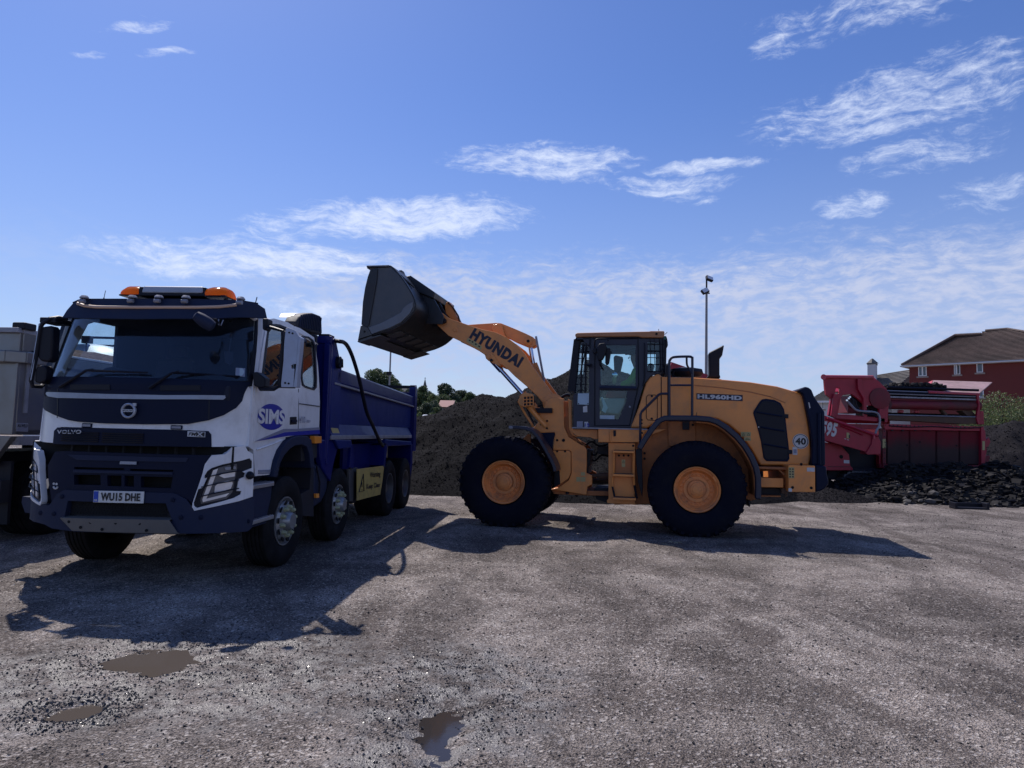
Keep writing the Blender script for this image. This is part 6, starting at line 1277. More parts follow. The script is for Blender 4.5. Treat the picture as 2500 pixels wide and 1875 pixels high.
# rear end
gl = pl6('rear_grille', 'navy', [(1390, 552), (1345, 520), (1405, 495), (1432, 498), (1455, 520), (1475, 570), (1550, 680), (1553, 860), (1556, 1078), (1452, 1075), (1455, 1000), (1458, 900), (1440, 780), (1415, 660)], .36, 1.88, bevel=.03)
MB().tube([v6(1508, 690, .34), v6(1512, 1070, .34)], .03, 6).tube([v6(1530, 690, .34), v6(1532, 1070, .34)], .012, 5).build('grille_rib', 'navy', gl)
pl6('grille_sticker', 'sticker', [(1428, 610), (1436, 612), (1444, 650), (1436, 655)], .355, .003, gl, bevel=0)
cwt = pl6('counterweight', 'navy', [(1478, 1072), (1562, 1080), (1566, 1130), (1580, 1190), (1578, 1215), (1548, 1250), (1520, 1262), (1482, 1272)], .10, 2.4, bevel=.03)
obx = pl6('counterweight_box', 'orange', [(1280, 1072), (1478, 1077), (1480, 1272), (1282, 1270)], .07, 2.46, bevel=.012)
for x, y in ((1312, 1237), (1450, 1240), (1376, 1066)): MB().lathe([(0, .024), (.01, .022)], v6(x, y, .07), (0, -1, 0), 10).build('bolt', 'hole', obx)
dc = pl6('decal', 'yel', [(1283, 1088), (1325, 1089), (1325, 1170), (1283, 1168)], .064, .003, obx, bevel=0)
for k in range(4):
    for j in range(2): MB().box(v6(1288+j*20, 1100, .06).x, v6(1300+j*20, 1100, .06).x, .0615, .063, v6(1290, 1106+k*19, .06).z, v6(1290, 1096+k*19, .06).z).build('pictogram', 'ink', dc)
pl6('label', 'sticker', [(1418, 1090), (1475, 1092), (1475, 1121), (1418, 1119)], .064, .003, obx, bevel=0); pl6('label', 'sticker', [(1282, 1242), (1308, 1243), (1308, 1268), (1283, 1267)], .064, .003, obx, bevel=0)
pl6('step_bracket', 'orange', [(1072, 1165), (1245, 1170), (1245, 1238), (1080, 1235)], .25, .3); pl6('step_bracket', 'orangedirt', [(1062, 1085), (1270, 1090), (1270, 1108), (1062, 1100)], .25, .5); pl6('brace', 'orangedirt', [(1195, 1100), (1215, 1098), (1262, 1140), (1250, 1150)], .3, .05)
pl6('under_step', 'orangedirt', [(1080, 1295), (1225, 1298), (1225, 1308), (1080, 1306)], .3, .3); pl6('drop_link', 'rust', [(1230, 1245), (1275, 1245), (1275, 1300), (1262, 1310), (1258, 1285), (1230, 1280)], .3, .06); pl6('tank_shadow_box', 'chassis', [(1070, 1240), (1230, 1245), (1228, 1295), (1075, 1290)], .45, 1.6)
pl6('rear_mudflap', 'black', [(985, 1335), (1002, 1335), (1000, 1380), (990, 1380)], .3, .3)
# exhaust and intake
MB().prism([v6(x, y, 1.2) for x, y in [(678, 432), (695, 405), (694, 243), (810, 184), (796, 262), (776, 290), (776, 405), (786, 432)]], (0, .24, 0)).build('exhaust_stack', 'black', L1, bevel=.07, segs=4)
MB().tube([v6(445, 418, .9), v6(430, 410, .9), v6(438, 385, .9), v6(460, 366, .9)], .02, 6).lathe([(0, .02), (.02, .26), (.10, .30), (.16, .28), (.19, .12), (.2, .02)], v6(530, 415, 1.1)+Vector((0, 0, -.04)), (0, 0, 1), 24).build('air_intake', 'black', L1)
# -- cab
def hol5(name, m, outer, holes, Y, d, par=L1, bevel=.006): return holed(LO, z5, outer, holes, Y, d, name, m, par, bevel)
cabo = [(1035, 132), (1380, 128), (1575, 135), (1578, 200), (1572, 330), (1556, 395), (1520, 400), (1470, 420), (1425, 480), (1390, 590), (1330, 797), (905, 795), (903, 560), (925, 545), (1030, 548)]
cab = hol5('cab', 'rail2', cabo, [[(1100, 188), (1362, 188), (1362, 490), (1105, 482)], [(1098, 522), (1298, 522), (1295, 600), (1238, 735), (1098, 732)], [(1452, 165), (1535, 168), (1548, 300), (1530, 378), (1450, 380)]], .52, .06)
cab2 = MB().box(v5(1035, 140, .5).x, v5(1035, 140, .5).x+.10, 2.04, 2.10, 1.75, 3.40).box(v5(1375, 140, .5).x, v5(1375, 140, .5).x+.12, 2.04, 2.10, 1.75, 3.40).box(v5(905, 500, .5).x, v5(1375, 500, .5).x, 2.04, 2.10, 1.75, 2.3).box(v5(905, 500, .5).x, v5(1560, 500, .5).x, 2.04, 2.10, 3.3, 3.42).box(v5(1035, 140, .5).x, v5(1560, 500, .5).x, 2.04, 2.10, 1.75, 2.45).box(v5(1520, 140, .5).x, v5(1560, 140, .5).x, 2.04, 2.10, 1.75, 3.4).build('cab_far_frame', 'rail2', cab, bevel=.01)
MB().box(v5(905, 500, .5).x, v5(1330, 500, .5).x, .56, 2.06, 1.75, 1.85).box(v5(1440, 140, .5).x, v5(1540, 500, .5).x, .56, 2.06, 1.85, 2.55).build('cab_floor', 'rail2', cab)
MB().py(XZ(LO, z5, [(905, 790), (905, 560), (940, 545), (960, 640), (1000, 790)], .56), .56, 2.06).build('cab_nose', 'rail2', cab)
# front pillar and inclined screen, roof lining
MB().prism([v5(1020, 140, .52), v5(1035, 140, .52), v5(1035, 545, .52), v5(1018, 545, .52)], (0, .06, 0)).build('door_pillar', 'rail2', cab)
for Y in (.66, 1.98): MB().cyl(v5(948, 150, Y) if Y < 1 else (v5(948, 150, .66)+Vector((0, 1.32, 0))), (v5(915, 545, .66) if Y < 1 else v5(915, 545, .66)+Vector((0, 1.32, 0))), .03, 8).build('screen_post', 'rail2', cab)
fa, fb = v5(952, 175, .66), v5(918, 545, .66); off_ = Vector((0, 1.32, 0)); MB().add([fa, fb, fb+off_, fa+off_], [(0, 1, 2, 3)]).build('windscreen', 'loaderglass', cab, recalc=False)
MB().add([v5(960, 170, .55), v5(1020, 150, .53), v5(1020, 545, .53), v5(922, 548, .55)], [(0, 1, 2, 3)]).build('corner_glass', 'loaderglass', cab, recalc=False)
for nm, pts in (('door_glass', [(1098, 186), (1364, 186), (1364, 492), (1103, 484)]), ('door_lower_glass', [(1096, 520), (1300, 520), (1297, 600), (1239, 737), (1096, 734)]), ('rear_quarter_glass', [(1450, 163), (1537, 166), (1550, 300), (1532, 380), (1448, 382)])): pl5(nm, 'loaderglass', pts, .545, .004, cab, bevel=0)
dr_ = MB().tube([v5(x, y, .512) for x, y in [(1062, 145), (1380, 140), (1385, 480), (1318, 780), (1062, 782)]], .012, 6, closed=True).build('door', 'black', cab)
MB().cyl(v5(1098, 503, .51), v5(1370, 508, .51), .035, 6).build('door_rail', 'rail2', dr_); MB().lathe([(0, .02), (.02, .015)], v5(1320, 643, .52), (0, -1, 0), 10).build('door_lock', 'rail', dr_)
MB().tube([v5(1427, 175, .47), v5(1430, 185, .45), v5(1428, 430, .45), v5(1418, 490, .47)], .014, 6).build('grab_rail', 'black', cab)
# glass guards: mesh on the front corner, dark frame ahead of the screen, mesh at the rear quarter
mb = MB()
for k in range(8):
    y = 190+k*48; mb.cyl(v5(948-k*4.5, y, .56), v5(1022, y-2, .50), .007, 4)
for f in (.35, .7): mb.cyl(v5(950+(1022-950)*f, 175, .52), v5(922+(1022-922)*f, 545, .52), .016, 5)
mb.cyl(v5(1000, 200, .5), v5(925, 535, .6), .012, 5).build('corner_guard', 'black', cab)
gd = MB()
ga, gb_ = v5(920, 145, .60), v5(872, 530, .60)
for Y in (0, 1.4): gd.prism([ga+Vector((-.03, Y, 0)), ga+Vector((.07, Y, 0)), gb_+Vector((.11, Y, 0)), gb_+Vector((-.03, Y, 0))], (0, .03, 0))
for k in range(9): p = ga.lerp(gb_, k/8); gd.cyl(p, p+Vector((0, 1.4, 0)), .010, 5)
for j in range(6): gd.cyl(ga+Vector((0, .12+j*.24, 0)), gb_+Vector((0, .12+j*.24, 0)), .008, 4)
gd.build('screen_guard', 'black', cab)
mb = MB()
for k in range(5): mb.cyl(v5(1448, 180+k*50, .50), v5(1580, 182+k*50, .50), .006, 4)
for x in (1470, 1500, 1540, 1560, 1575): mb.cyl(v5(x, 145, .5), v5(x+6, 395, .5), .006 if x < 1530 else .010, 4)
ra, rb_ = v5(1585, 150, .6), v5(1580, 400, .6)
for k in range(8): p = ra.lerp(rb_, k/7); mb.cyl(p, p+Vector((0, 1.4, 0)), .010, 4)
for j in range(6): mb.cyl(ra+Vector((0, .1+j*.25, 0)), rb_+Vector((0, .1+j*.25, 0)), .009, 4)
mb.tube([ra, rb_], .02, 6).build('rear_guard', 'black', cab)
MB().tube([v5(1545, 380, .5), v5(1580, 360, .5)], .012, 5).tube(smooth_path([v5(1560, 150, .9), v5(1580, 130, .9), v5(1590, 190, .9), v5(1575, 210, .9)], 3), .03, 6).build('rear_lamp_bracket', 'black', cab)
rag = MB().prism([v5(x, y, .7) for x, y in [(1552, 140), (1582, 118), (1588, 165), (1575, 200), (1556, 175)]], (0, .02, 0)).build('green_cloth', mat('green_cloth', (.05, .22, .18), .9, var=.3, vscale=20), cab)
# roof
rfm = pl5('cab_roof', 'roofor', [(917, 118), (918, 103), (935, 97), (1300, 90), (1462, 87), (1474, 84), (1575, 84), (1576, 110), (1562, 134), (1410, 133), (1380, 125), (1240, 126), (1000, 128), (920, 130)], .46, 1.70, cab, bevel=.02)
MB().lathe([(0, .022), (.006, .022)], v5(1517, 107, .46), (0, -1, 0), 10).build('roof_hole', 'hole', rfm)
MB().box(v5(930, 130, .5).x, v5(1570, 130, .5).x, .52, 2.1, v5(1200, 128, .5).z-.04, v5(1200, 128, .5).z+.01).py(XZ(LO, z5, [(965, 128), (1035, 128), (1035, 215), (1000, 190)], .52), .52, .6).build('headlining', 'rail2', cab)
MB().tube([v5(925, 135, .6), v5(950, 145, .6)], .04, 6).tube([v5(965, 140, .62), v5(990, 160, .62)], .015, 5).cyl(v5(1532, 70, .9), v5(1534, 86, .9), .006, 5).cyl(v5(1578, 110, .6), v5(1596, 94, .6), .006, 5).build('roof_brackets', 'black', cab)
# mirrors
mt_ = MB().tube(smooth_path([v5(1062, 210, .35), v5(1062, 165, .3), v5(1075, 145, .28), v5(1110, 140, .28), v5(1150, 143, .28), v5(1162, 158, .3)], 4), .012, 6).tube([v5(1090, 250, .3), v5(1100, 330, .3), v5(1118, 360, .4)], .018, 6).build('mirror_arm', 'black', cab)
MB().prism([v5(x, y, .25) for x, y in [(1095, 175), (1140, 170), (1146, 190), (1140, 260), (1120, 300), (1085, 305), (1075, 250), (1080, 200)]], (0, .07, 0)).build('mirror_head', 'black', mt_, bevel=.025)
MB().prism([v5(x, y, .35) for x, y in [(1140, 210), (1178, 212), (1182, 240), (1168, 325), (1150, 340), (1138, 320)]], (0, .06, 0)).prism([v5(x, y, .30) for x, y in [(1045, 215), (1078, 208), (1080, 240), (1060, 255), (1045, 245)]], (0, .06, 0)).build('small_mirror', 'black', mt_, bevel=.02)
MB().tube([v5(1010, 335, .45), v5(1035, 335, .4)], .03, 6).build('work_lamp', 'black', cab)
# plates and labels in the windows
pl5('window_plate', 'paleplate', [(937, 545), (1020, 543), (1018, 628), (935, 626)], .50, .01, cab, bevel=.002)
for x, y in ((943, 620), (1012, 620)): MB().lathe([(0, .012), (.003, .012)], v5(x, y, .5), (0, -1, 0), 6).build('bolt', 'ink', cab)
pl5('label', 'sticker', [(975, 642), (1006, 634), (1008, 682), (976, 684)], .505, .004, cab, bevel=0); pl5('label', 'logogrey', [(930, 750), (974, 749), (974, 792), (930, 793)], .515, .003, cab, bevel=0)
o15 = pl5('label', 'sticker', [(986, 754), (1013, 753), (1013, 793), (987, 794)], .515, .003, cab, bevel=0); text('15', 'label_number', 'logoblue', o15, v5(989, 789, .512), (1, 0, 0), (0, 0, 1), .08, .06, bold=.03)
pl5('window_label', 'paleplate', [(1098, 705), (1208, 707), (1206, 735), (1098, 733)], .538, .003, cab, bevel=0)
hg = v5(1207, 430, .62); MB().tube([hg+Vector((0, 0, .12)), hg], .006, 5).tube([hg+Vector((0, 0, .02)), hg, hg-Vector((0, 0, .08)), hg-Vector((0, 0, .12))], [.02, .045, .04, .015], 10).build('air_freshener', 'yel', cab)
MB().lathe([(0, .04), (.02, .05), (.03, .03)], v5(1210, 408, .63), (0, -1, 0), 12).build('cup_holder', 'chrome', cab)
# inside: console, seat, steering column
st_ = MB().box(1.95, 2.42, 1.05, 1.55, 2.22, 2.34).build('operator_seat', 'seatblue', cab, bevel=.04); MB().prism([(2.36, 1.05, 2.3), (2.48, 1.05, 2.3), (2.60, 1.05, 3.0), (2.48, 1.05, 3.02)], (0, .5, 0)).build('seat_back', 'seatblue', st_, bevel=.04); MB().box(2.0, 2.4, 1.1, 1.5, 1.85, 2.22).build('seat_base', 'chassis', st_)
cs = v5(1200, 420, 1.3); MB().tube([(1.45, 1.3, 1.85), (1.50, 1.3, 2.3), (1.62, 1.3, 2.55)], .05, 8).build('steering_column', 'chassis', cab)
c_ = Vector((1.63, 1.3, 2.56)); d_ = Vector((-.5, 0, .87)).normalized(); u_, w_, _ = basis(d_); MB().tube([c_+.19*(u_*math.cos(k*math.pi/10)+w_*math.sin(k*math.pi/10)) for k in range(20)], .016, 6, closed=True).cyl(c_-u_*.19, c_+u_*.19, .014, 5).build('steering_wheel', 'chassis', cab)
pl5('red_cushion', 'redbox', [(1150, 530), (1170, 522), (1295, 524), (1290, 578), (1140, 575)], .85, .3, cab, bevel=.03)
bg2 = pl5('door_net', 'bag', [(1100, 580), (1290, 580), (1285, 625), (1240, 700), (1150, 690), (1110, 660), (1098, 620)], .62, .12, cab, bevel=.03)
pl5('paper_bundle', 'sticker', [(1105, 575), (1120, 570), (1160, 650), (1140, 690), (1112, 670), (1125, 640)], .58, .03, cab, bevel=.004)
MB().box(1.75, 1.9, 1.1, 1.2, 2.0, 2.62).prism([v5(x, y, 1.9) for x, y in [(1200, 275), (1215, 262), (1268, 275), (1272, 300), (1252, 390), (1205, 390)]], (0, .05, 0)).build('monitor', 'chassis', cab, bevel=.02)
# -- bucket
bp_ = [(170, 84), (205, 84), (290, 84), (375, 74), (395, 86), (455, 150), (520, 240), (565, 315), (592, 375), (603, 425), (594, 470), (560, 520), (480, 590), (380, 640), (300, 665), (215, 692), (150, 720), (90, 745)]
prof = XZ(LO, z4, bp_, -.10); t0, t1_ = -.10, 2.70
pr_s = [(p.x, p.y) for p in smooth_path([Vector((x, z, 0)) for x, z in prof[3:16]], 3)]; prof2 = prof[:3]+pr_s+prof[16:]
ROTB = R(0)
bk = MB().grid([[(x, y, z) for y in np.linspace(t0, t1_, 9)] for x, z in prof2]).build('bucket', 'bucket', L1, recalc=False, solid=.035, smooth=30, off=0)
SP = [(205, 100), (270, 92), (385, 84), (455, 150), (520, 240), (565, 315), (592, 375), (603, 425), (594, 470), (560, 520), (480, 590), (380, 640), (300, 665), (215, 690), (178, 625), (122, 600), (126, 540), (135, 400), (155, 270), (180, 170)]
sps = XZ(LO, z4, SP, t0)
for y0_, nm in ((t0-.02, 'side_plate'), (t1_-.01, 'side_plate')): MB().py(sps, y0_, y0_+.03).build(nm, 'bucketin', bk, bevel=.004)
MB().py(XZ(LO, z4, [(205, 102), (268, 96), (262, 200), (240, 330), (215, 470), (192, 600), (178, 625), (124, 600), (128, 540), (137, 400), (157, 270), (182, 170)], t0-.02), t0-.045, t0-.02).build('side_cutter', 'bucket', bk, bevel=.006)
MB().py(XZ(LO, z4, [(185, 628), (290, 590), (400, 535), (480, 490), (500, 450), (530, 425), (585, 395), (588, 440), (560, 500), (480, 580), (380, 630), (290, 660), (215, 688)], t0-.02), t0-.045, t0-.02).build('wear_plate', 'bucketwear', bk, bevel=.008)
MB().py(XZ(LO, z4, [(118, 610), (180, 628), (218, 694), (110, 728), (92, 744)], t0-.03), t0-.06, t0).py(XZ(LO, z4, [(124, 590), (190, 605), (215, 690), (180, 640), (122, 625)], t0-.03), t0-.03, t0+.0).build('corner_tooth', 'cutting', bk, bevel=.006)
MB().lathe([(0, .02), (.006, .02)], v4(148, 662, t0-.06), (0, -1, 0), 8).build('bolt', 'hole', bk)
ce = XZ(LO, z4, [(88, 746), (215, 700), (225, 708), (100, 752)], t0-.03); MB().py(ce, t0-.05, t1_+.05).build('cutting_edge', 'cutting', bk, bevel=.004)
for y in (t0-.05, t1_-.45): MB().py(XZ(LO, z4, [(84, 750), (290, 690), (300, 700), (98, 762)], t0-.03), y, y+.5).build('edge_segment', 'cutting', bk, bevel=.005)
for k in range(5): MB().py(XZ(LO, z4, [(300, 672), (420, 632), (430, 644), (305, 684)], t0), t0+.25+k*.5, t0+.55+k*.5).build('floor_strip', 'cutting', bk, bevel=.004)
MB().box(v4(175, 78, t0).x, v4(375, 72, t0).x, t0-.05, t1_+.05, v4(270, 80, t0).z-.01, v4(270, 80, t0).z+.02).build('spill_guard', 'bucketin', bk, bevel=.004)
for y in (.66, 1.05, 1.50, 1.85):
    MB().py(XZ(LO, z4, [(470, 150), (640, 260), (790, 440), (870, 560), (850, 610), (760, 640), (600, 600), (590, 420), (520, 240)], y-.0) if False else [(prof[6][0]-.02, prof[6][1]+.03), (prof[6][0]+.30, prof[6][1]-.12), (v4(850, 560, .8).x+.06, v4(850, 560, .8).z+.05), (v4(850, 560, .8).x+.04, v4(850, 560, .8).z-.10), (prof[10][0]-.02, prof[10][1]-.12), (prof[9][0]-.05, prof[9][1])], y, y+.05).build('hinge_plate', 'bucket', bk, bevel=.01)
MB().py([(prof[4][0], prof[4][1]+.0), (prof[4][0]+.10, prof[4][1]+.02), (prof[6][0]+.33, prof[6][1]+.0), (prof[6][0]+.30, prof[6][1]-.12), (prof[6][0], prof[6][1])], .6, 2.0).build('back_stiffener', 'bucket', bk, bevel=.02)
MB().tube([v4(400, 90, -.05), v4(455, 145, -.05), (prof[6][0]+.05, .2, prof[6][1]+.02)], .02, 6).build('edge_tube', 'bucket', bk)
MB().prism([v4(455, 112, 1.0), v4(480, 108, 1.0), v4(497, 150, 1.0), v4(472, 150, 1.0)], (0, .15, 0)).build('stop_block', 'cutting', bk)

# ---- driver in the loader (one continuous body)
def person():
    t = thing('person', 'loader driver in a yellow green hi-vis top and dark cap sitting in the cab', 'person', LO)
    def body(name, joints, edges, m, par, lvl=1):
        me = bpy.data.meshes.new(name); me.from_pydata([j[0] for j in joints], edges, []); me.materials.append(M[m]); o = bpy.data.objects.new(name, me); SC.collection.objects.link(o); o.parent = par
        md = o.modifiers.new('skin', 'SKIN'); sv = me.skin_vertices[0].data
        for i, j in enumerate(joints): sv[i].radius = (j[1], j[2] if len(j) > 2 else j[1])
        sv[0].use_root = True; sb = o.modifiers.new('sub', 'SUBSURF'); sb.levels = lvl; sb.render_levels = lvl+1; return o
    x, y, z = 2.22, 1.30, 2.42
    J = [((x, y, z), .15, .17), ((x+.06, y, z+.22), .14, .17), ((x+.08, y, z+.42), .13, .19), ((x+.05, y, z+.54), .065), ((x+.02, y, z+.62), .06), ((x+.0, y, z+.70), .09, .085), ((x-.0, y, z+.80), .085, .08),
         ((x+.07, y-.20, z+.46), .07), ((x-.08, y-.25, z+.22), .055), ((x-.30, y-.17, z+.17), .045), ((x-.42, y-.13, z+.17), .038), ((x+.07, y+.20, z+.46), .07), ((x-.08, y+.25, z+.22), .055), ((x-.30, y+.17, z+.17), .045), ((x-.42, y+.13, z+.17), .038),
         ((x-.05, y-.11, z-.02), .10), ((x-.45, y-.14, z+.02), .085), ((x-.58, y-.14, z-.38), .055), ((x-.68, y-.14, z-.47), .045), ((x-.05, y+.11, z-.02), .10), ((x-.45, y+.14, z+.02), .085), ((x-.58, y+.14, z-.38), .055), ((x-.68, y+.14, z-.47), .045)]
    E_ = [(0, 1), (1, 2), (2, 3), (3, 4), (4, 5), (5, 6), (2, 7), (7, 8), (8, 9), (9, 10), (2, 11), (11, 12), (12, 13), (13, 14), (0, 15), (15, 16), (16, 17), (17, 18), (0, 19), (19, 20), (20, 21), (21, 22)]
    b = body('body', J, E_, 'skin', t)
    Jv = [((x, y, z-.02), .165, .185), ((x+.06, y, z+.22), .155, .185), ((x+.08, y, z+.42), .145, .205), ((x+.06, y, z+.50), .08), ((x+.07, y-.21, z+.46), .085), ((x-.07, y-.26, z+.23), .07), ((x-.25, y-.19, z+.18), .055), ((x+.07, y+.21, z+.46), .085), ((x-.07, y+.26, z+.23), .07), ((x-.25, y+.19, z+.18), .055)]
    body('hi_vis_jacket', Jv, [(0, 1), (1, 2), (2, 3), (2, 4), (4, 5), (5, 6), (2, 7), (7, 8), (8, 9)], 'hivis', t)
    Jt = [((x, y, z-.03), .15, .17), ((x-.05, y-.11, z-.02), .115), ((x-.45, y-.14, z+.02), .10), ((x-.57, y-.14, z-.36), .07), ((x-.05, y+.11, z-.02), .115), ((x-.45, y+.14, z+.02), .10), ((x-.57, y+.14, z-.36), .07)]
    body('trousers', Jt, [(0, 1), (1, 2), (2, 3), (0, 4), (4, 5), (5, 6)], 'trouser', t)
    MB().lathe([(-.02, .098), (.04, .10), (.085, .08), (.105, .04), (.11, .001)], (x, y, z+.79), (0, 0, 1), 16).prism([(x-.08, y-.07, z+.785), (x-.17, y-.05, z+.775), (x-.17, y+.05, z+.775), (x-.08, y+.07, z+.785)], (0, 0, .012)).build('cap', 'hair', t)
    fx = x-.088; MB().tube([(fx, y, z+.735), (fx-.02, y, z+.71), (fx-.005, y, z+.70)], [.008, .014, .008], 6).box(fx-.002, fx+.01, y-.03, y+.03, z+.668, z+.674).build('nose_and_mouth', 'skin', t)
    for s_ in (-1, 1): MB().lathe([(0, .010), (.004, .008)], (fx+.006, y+s_*.033, z+.745), (-1, 0, 0), 8).build('eye', 'ink', t)
    for s_ in (-1, 1):   # hands closed on the wheel rim
        h = Vector((x-.45, y+s_*.13, z+.17)); mb = MB().tube([h+Vector((.03, 0, 0)), h, h+Vector((-.05, 0, .0))], [.032, .04, .034], 8)
        for k in range(4): a = h+Vector((-.05, (k-1.5)*.019, .005)); mb.tube([a, a+Vector((-.03, 0, .012)), a+Vector((-.05+.003*abs(k-1), 0, -.008)), a+Vector((-.038, 0, -.03))], .0095, 6)
        a = h+Vector((-.01, -s_*.035, .01)); mb.tube([a, a+Vector((-.03, -s_*.015, -.005)), a+Vector((-.05, -s_*.006, -.02))], .011, 6); mb.build('hand', 'skin', t)
person()
# ================================================================ THE RED SCREENING MACHINE
SCY = 22.3; SM = Frame(WO.loc(*z7(1000, 1100), Y=SCY)[0], SCY, 0)
S1 = thing('screening_machine', 'big red tracked screening machine with hopper wings and side conveyor, right of the loader', 'screening machine', SM)
def p7(name, m, pts, Y, d, par=S1, bevel=.01): return plate_y(SM, z7, pts, Y, d, name, m, par, bevel=bevel)
def v7(x, y, Y=0): return Vector(SM.loc(*z7(x, y), Y=Y))
def v7p(px, py, Y=0): return Vector(SM.loc(px, py, Y=Y))
# lower skirt of four sheet panels
for (xa, xb) in ((712, 893), (896, 1110), (1114, 1297), (1300, 1500)):
    p7('skirt_panel', 'skirt', [(xa, 893+(xa-712)*.018), (xb, 893+(xb-712)*.018), (xb, 1172), (xa, 1172)], .02, .04)
for x, y in ((877, 1018), (980, 992), (1278, 1022)): MB().lathe([(0, .03), (.01, .03)], v7(x, y, .02), (0, -1, 0), 10).build('latch', 'hole', S1)
p7('top_rail', 'red', [(685, 845), (1500, 868), (1505, 905), (700, 892)], -.06, .2)
p7('bottom_rail', 'reddust', [(655, 1172), (1490, 1180), (1490, 1205), (655, 1203)], -.05, .2)
pst = p7('corner_post', 'reddust', [(680, 890), (708, 892), (708, 1205), (680, 1205)], -.10, .25); p7('corner_post', 'red', [(1478, 870), (1512, 900), (1525, 1060), (1500, 1200), (1480, 1200)], -.10, .2)
for (x0_, y0_, x1_, y1_) in ((680, 968, 704, 1042), (1488, 986, 1508, 1058)): d_ = p7('decal', 'yel', [(x0_, y0_), (x1_, y0_), (x1_, y1_), (x0_, y1_)], -.112, .006, pst, bevel=0); [MB().box(v7(x0_+6, 0, -.1).x, v7(x1_-6, 0, -.1).x, -.116, -.113, v7(0, y0_+18+k*18, -.1).z, v7(0, y0_+8+k*18, -.1).z).build('pictogram', 'ink', d_) for k in range(3)]
MB().box(v7(660, 1100).x, v7(1490, 1100).x, .25, 2.3, .9, 1.9).build('inner_hull', 'chassis', S1)
MB().prism([v7(712, 880, .1), v7(1495, 890, .1), v7(1495, 1160, .1), v7(712, 1160, .1)], (0, 2.2, 0)).build('side_hull', 'skirt', S1)
p7('dark_base', 'chassis', [(235, 1205), (1500, 1208), (1500, 1290), (235, 1300)], .1, 2.2)
p7('base_corner', 'red', [(650, 1090), (685, 1090), (685, 1205), (655, 1203)], .0, .2)
for k in range(24): MB().lathe([(0, .022), (.012, .018)], v7(700+k*34, 856+k*.95, -.06), (0, -1, 0), 6).build('bolt', 'chassis', S1)
for k in range(7): MB().lathe([(0, .022), (.012, .018)], v7(694, 905+k*44, -.10), (0, -1, 0), 6).build('bolt', 'chassis', S1)
for (xa, xb) in ((712, 893), (896, 1110), (1114, 1297), (1300, 1500)):
    p7('panel_rib', 'skirt', [(xa+8, 905), (xa+16, 905), (xa+16, 1168), (xa+8, 1168)], -.01, .03)
    p7('panel_hinge', 'chassis', [(xa+40, 888), (xa+58, 888), (xa+58, 904), (xa+40, 904)], -.03, .05); p7('panel_hinge', 'chassis', [(xb-58, 890), (xb-40, 890), (xb-40, 906), (xb-58, 906)], -.03, .05)
MB().tube(smooth_path([v7(735, 862, -.08), v7(900, 872, -.1), v7(1100, 868, -.08), v7(1300, 880, -.1), v7(1480, 876, -.08)], 4), .018, 5).build('cable', 'black', S1)
# right hand brackets
p7('hinge_bracket', 'red', [(1510, 985), (1540, 955), (1556, 990), (1530, 1040), (1515, 1062)], .0, .15); p7('hinge_bracket', 'reddust', [(1515, 1105), (1545, 1100), (1552, 1120), (1530, 1170), (1500, 1205), (1490, 1195)], .0, .15)
p7('end_bracket', 'red', [(1470, 740), (1500, 745), (1503, 850), (1470, 848)], -.02, .2)
# screen box
sbx = p7('screen_end_plate', 'red', [(1438, 598), (1462, 600), (1470, 730), (1472, 850), (1455, 850), (1440, 800), (1458, 690)], -.08, .1)
MB().py(XZ(SM, z7, [(735, 600), (1450, 618), (1456, 655), (735, 632)], .1), .1, 2.2).build('screen_mat', 'heap', S1)
MB().cyl(v7(735, 690, .12), v7(1462, 702, .12), .15, 18).build('cross_beam', 'reddust', S1)
MB().py(XZ(SM, z7, [(735, 638), (1455, 658), (1460, 676), (735, 664)], .10), .10, .3).build('beam_plate', 'reddust', S1)
for dy, m_ in ((548, 'black'), (578, 'rail'), (588, 'black'), (600, 'rail')): MB().cyl(v7(715, dy, -.02), v7(1455, dy+26, -.02), .045 if m_ == 'black' else .028, 6).build('side_bar', m_, S1)
mb = MB()
for k in range(22): a = v7(740+k*33, 626+k*1.05, .0); mb.box(a.x-.07, a.x+.07, -.02, .05, a.z-.03, a.z+.02)
mb.build('clamp_row', 'rail', S1)
MB().box(v7(735, 700).x, v7(1455, 700).x, .9, 2.0, v7(0, 790, .4).z, v7(0, 730, .4).z).build('screen_dark', 'hole', S1)  # near-black box stands for the shade inside the deck gap
lw = MB().py(XZ(SM, z7, [(725, 778), (1440, 795), (1455, 845), (1330, 848), (725, 812)], -.02), -.02, .3).build('lower_deck_beam', 'rust', S1, bevel=.02); MB().cyl(v7(725, 772, -.03), v7(1440, 790, -.03), .02, 5).build('deck_edge', 'rail', lw)
for x, m_ in ((762, 'sticker'), (858, 'redlight'), (985, 'redlight')): MB().box(v7(x-20, 0).x, v7(x+20, 0).x, .25, .4, v7(0, 734, .2).z, v7(0, 710, .2).z).build('light_block', m_, S1, bevel=.03)
MB().prism([v7(1155, 725, .1), v7(1170, 722, .1), v7(1210, 775, .1), v7(1195, 780, .1)], (0, .2, 0)).prism([v7(1320, 738, .1), v7(1400, 735, .1), v7(1445, 790, .1), v7(1370, 785, .1)], (0, .3, 0)).build('brace', 'rust', S1)
# material riding on the deck
mx = v7(870, 560, 1.0); n = 1500; px_ = rng.uniform(v7(700, 0, 1).x, v7(1050, 0, 1).x, n); py_ = rng.uniform(.1, 1.8, n); pz_ = v7(870, 578, 1).z+.17*rng.random(n)*(1-((px_-mx.x)/1.9)**2)
tag(stones('load', np.stack([px_, py_, pz_], -1), .05+.09*rng.random(n), 'chunk', S1, chunk=True), kind='stuff')
MB().prism([v7(700, 560, .1), v7(720, 548, .1), v7(870, 543, .1), v7(1030, 554, .1), v7(1050, 575, .1)], (0, 1.6, 0)).build('load_core', 'heap', S1)
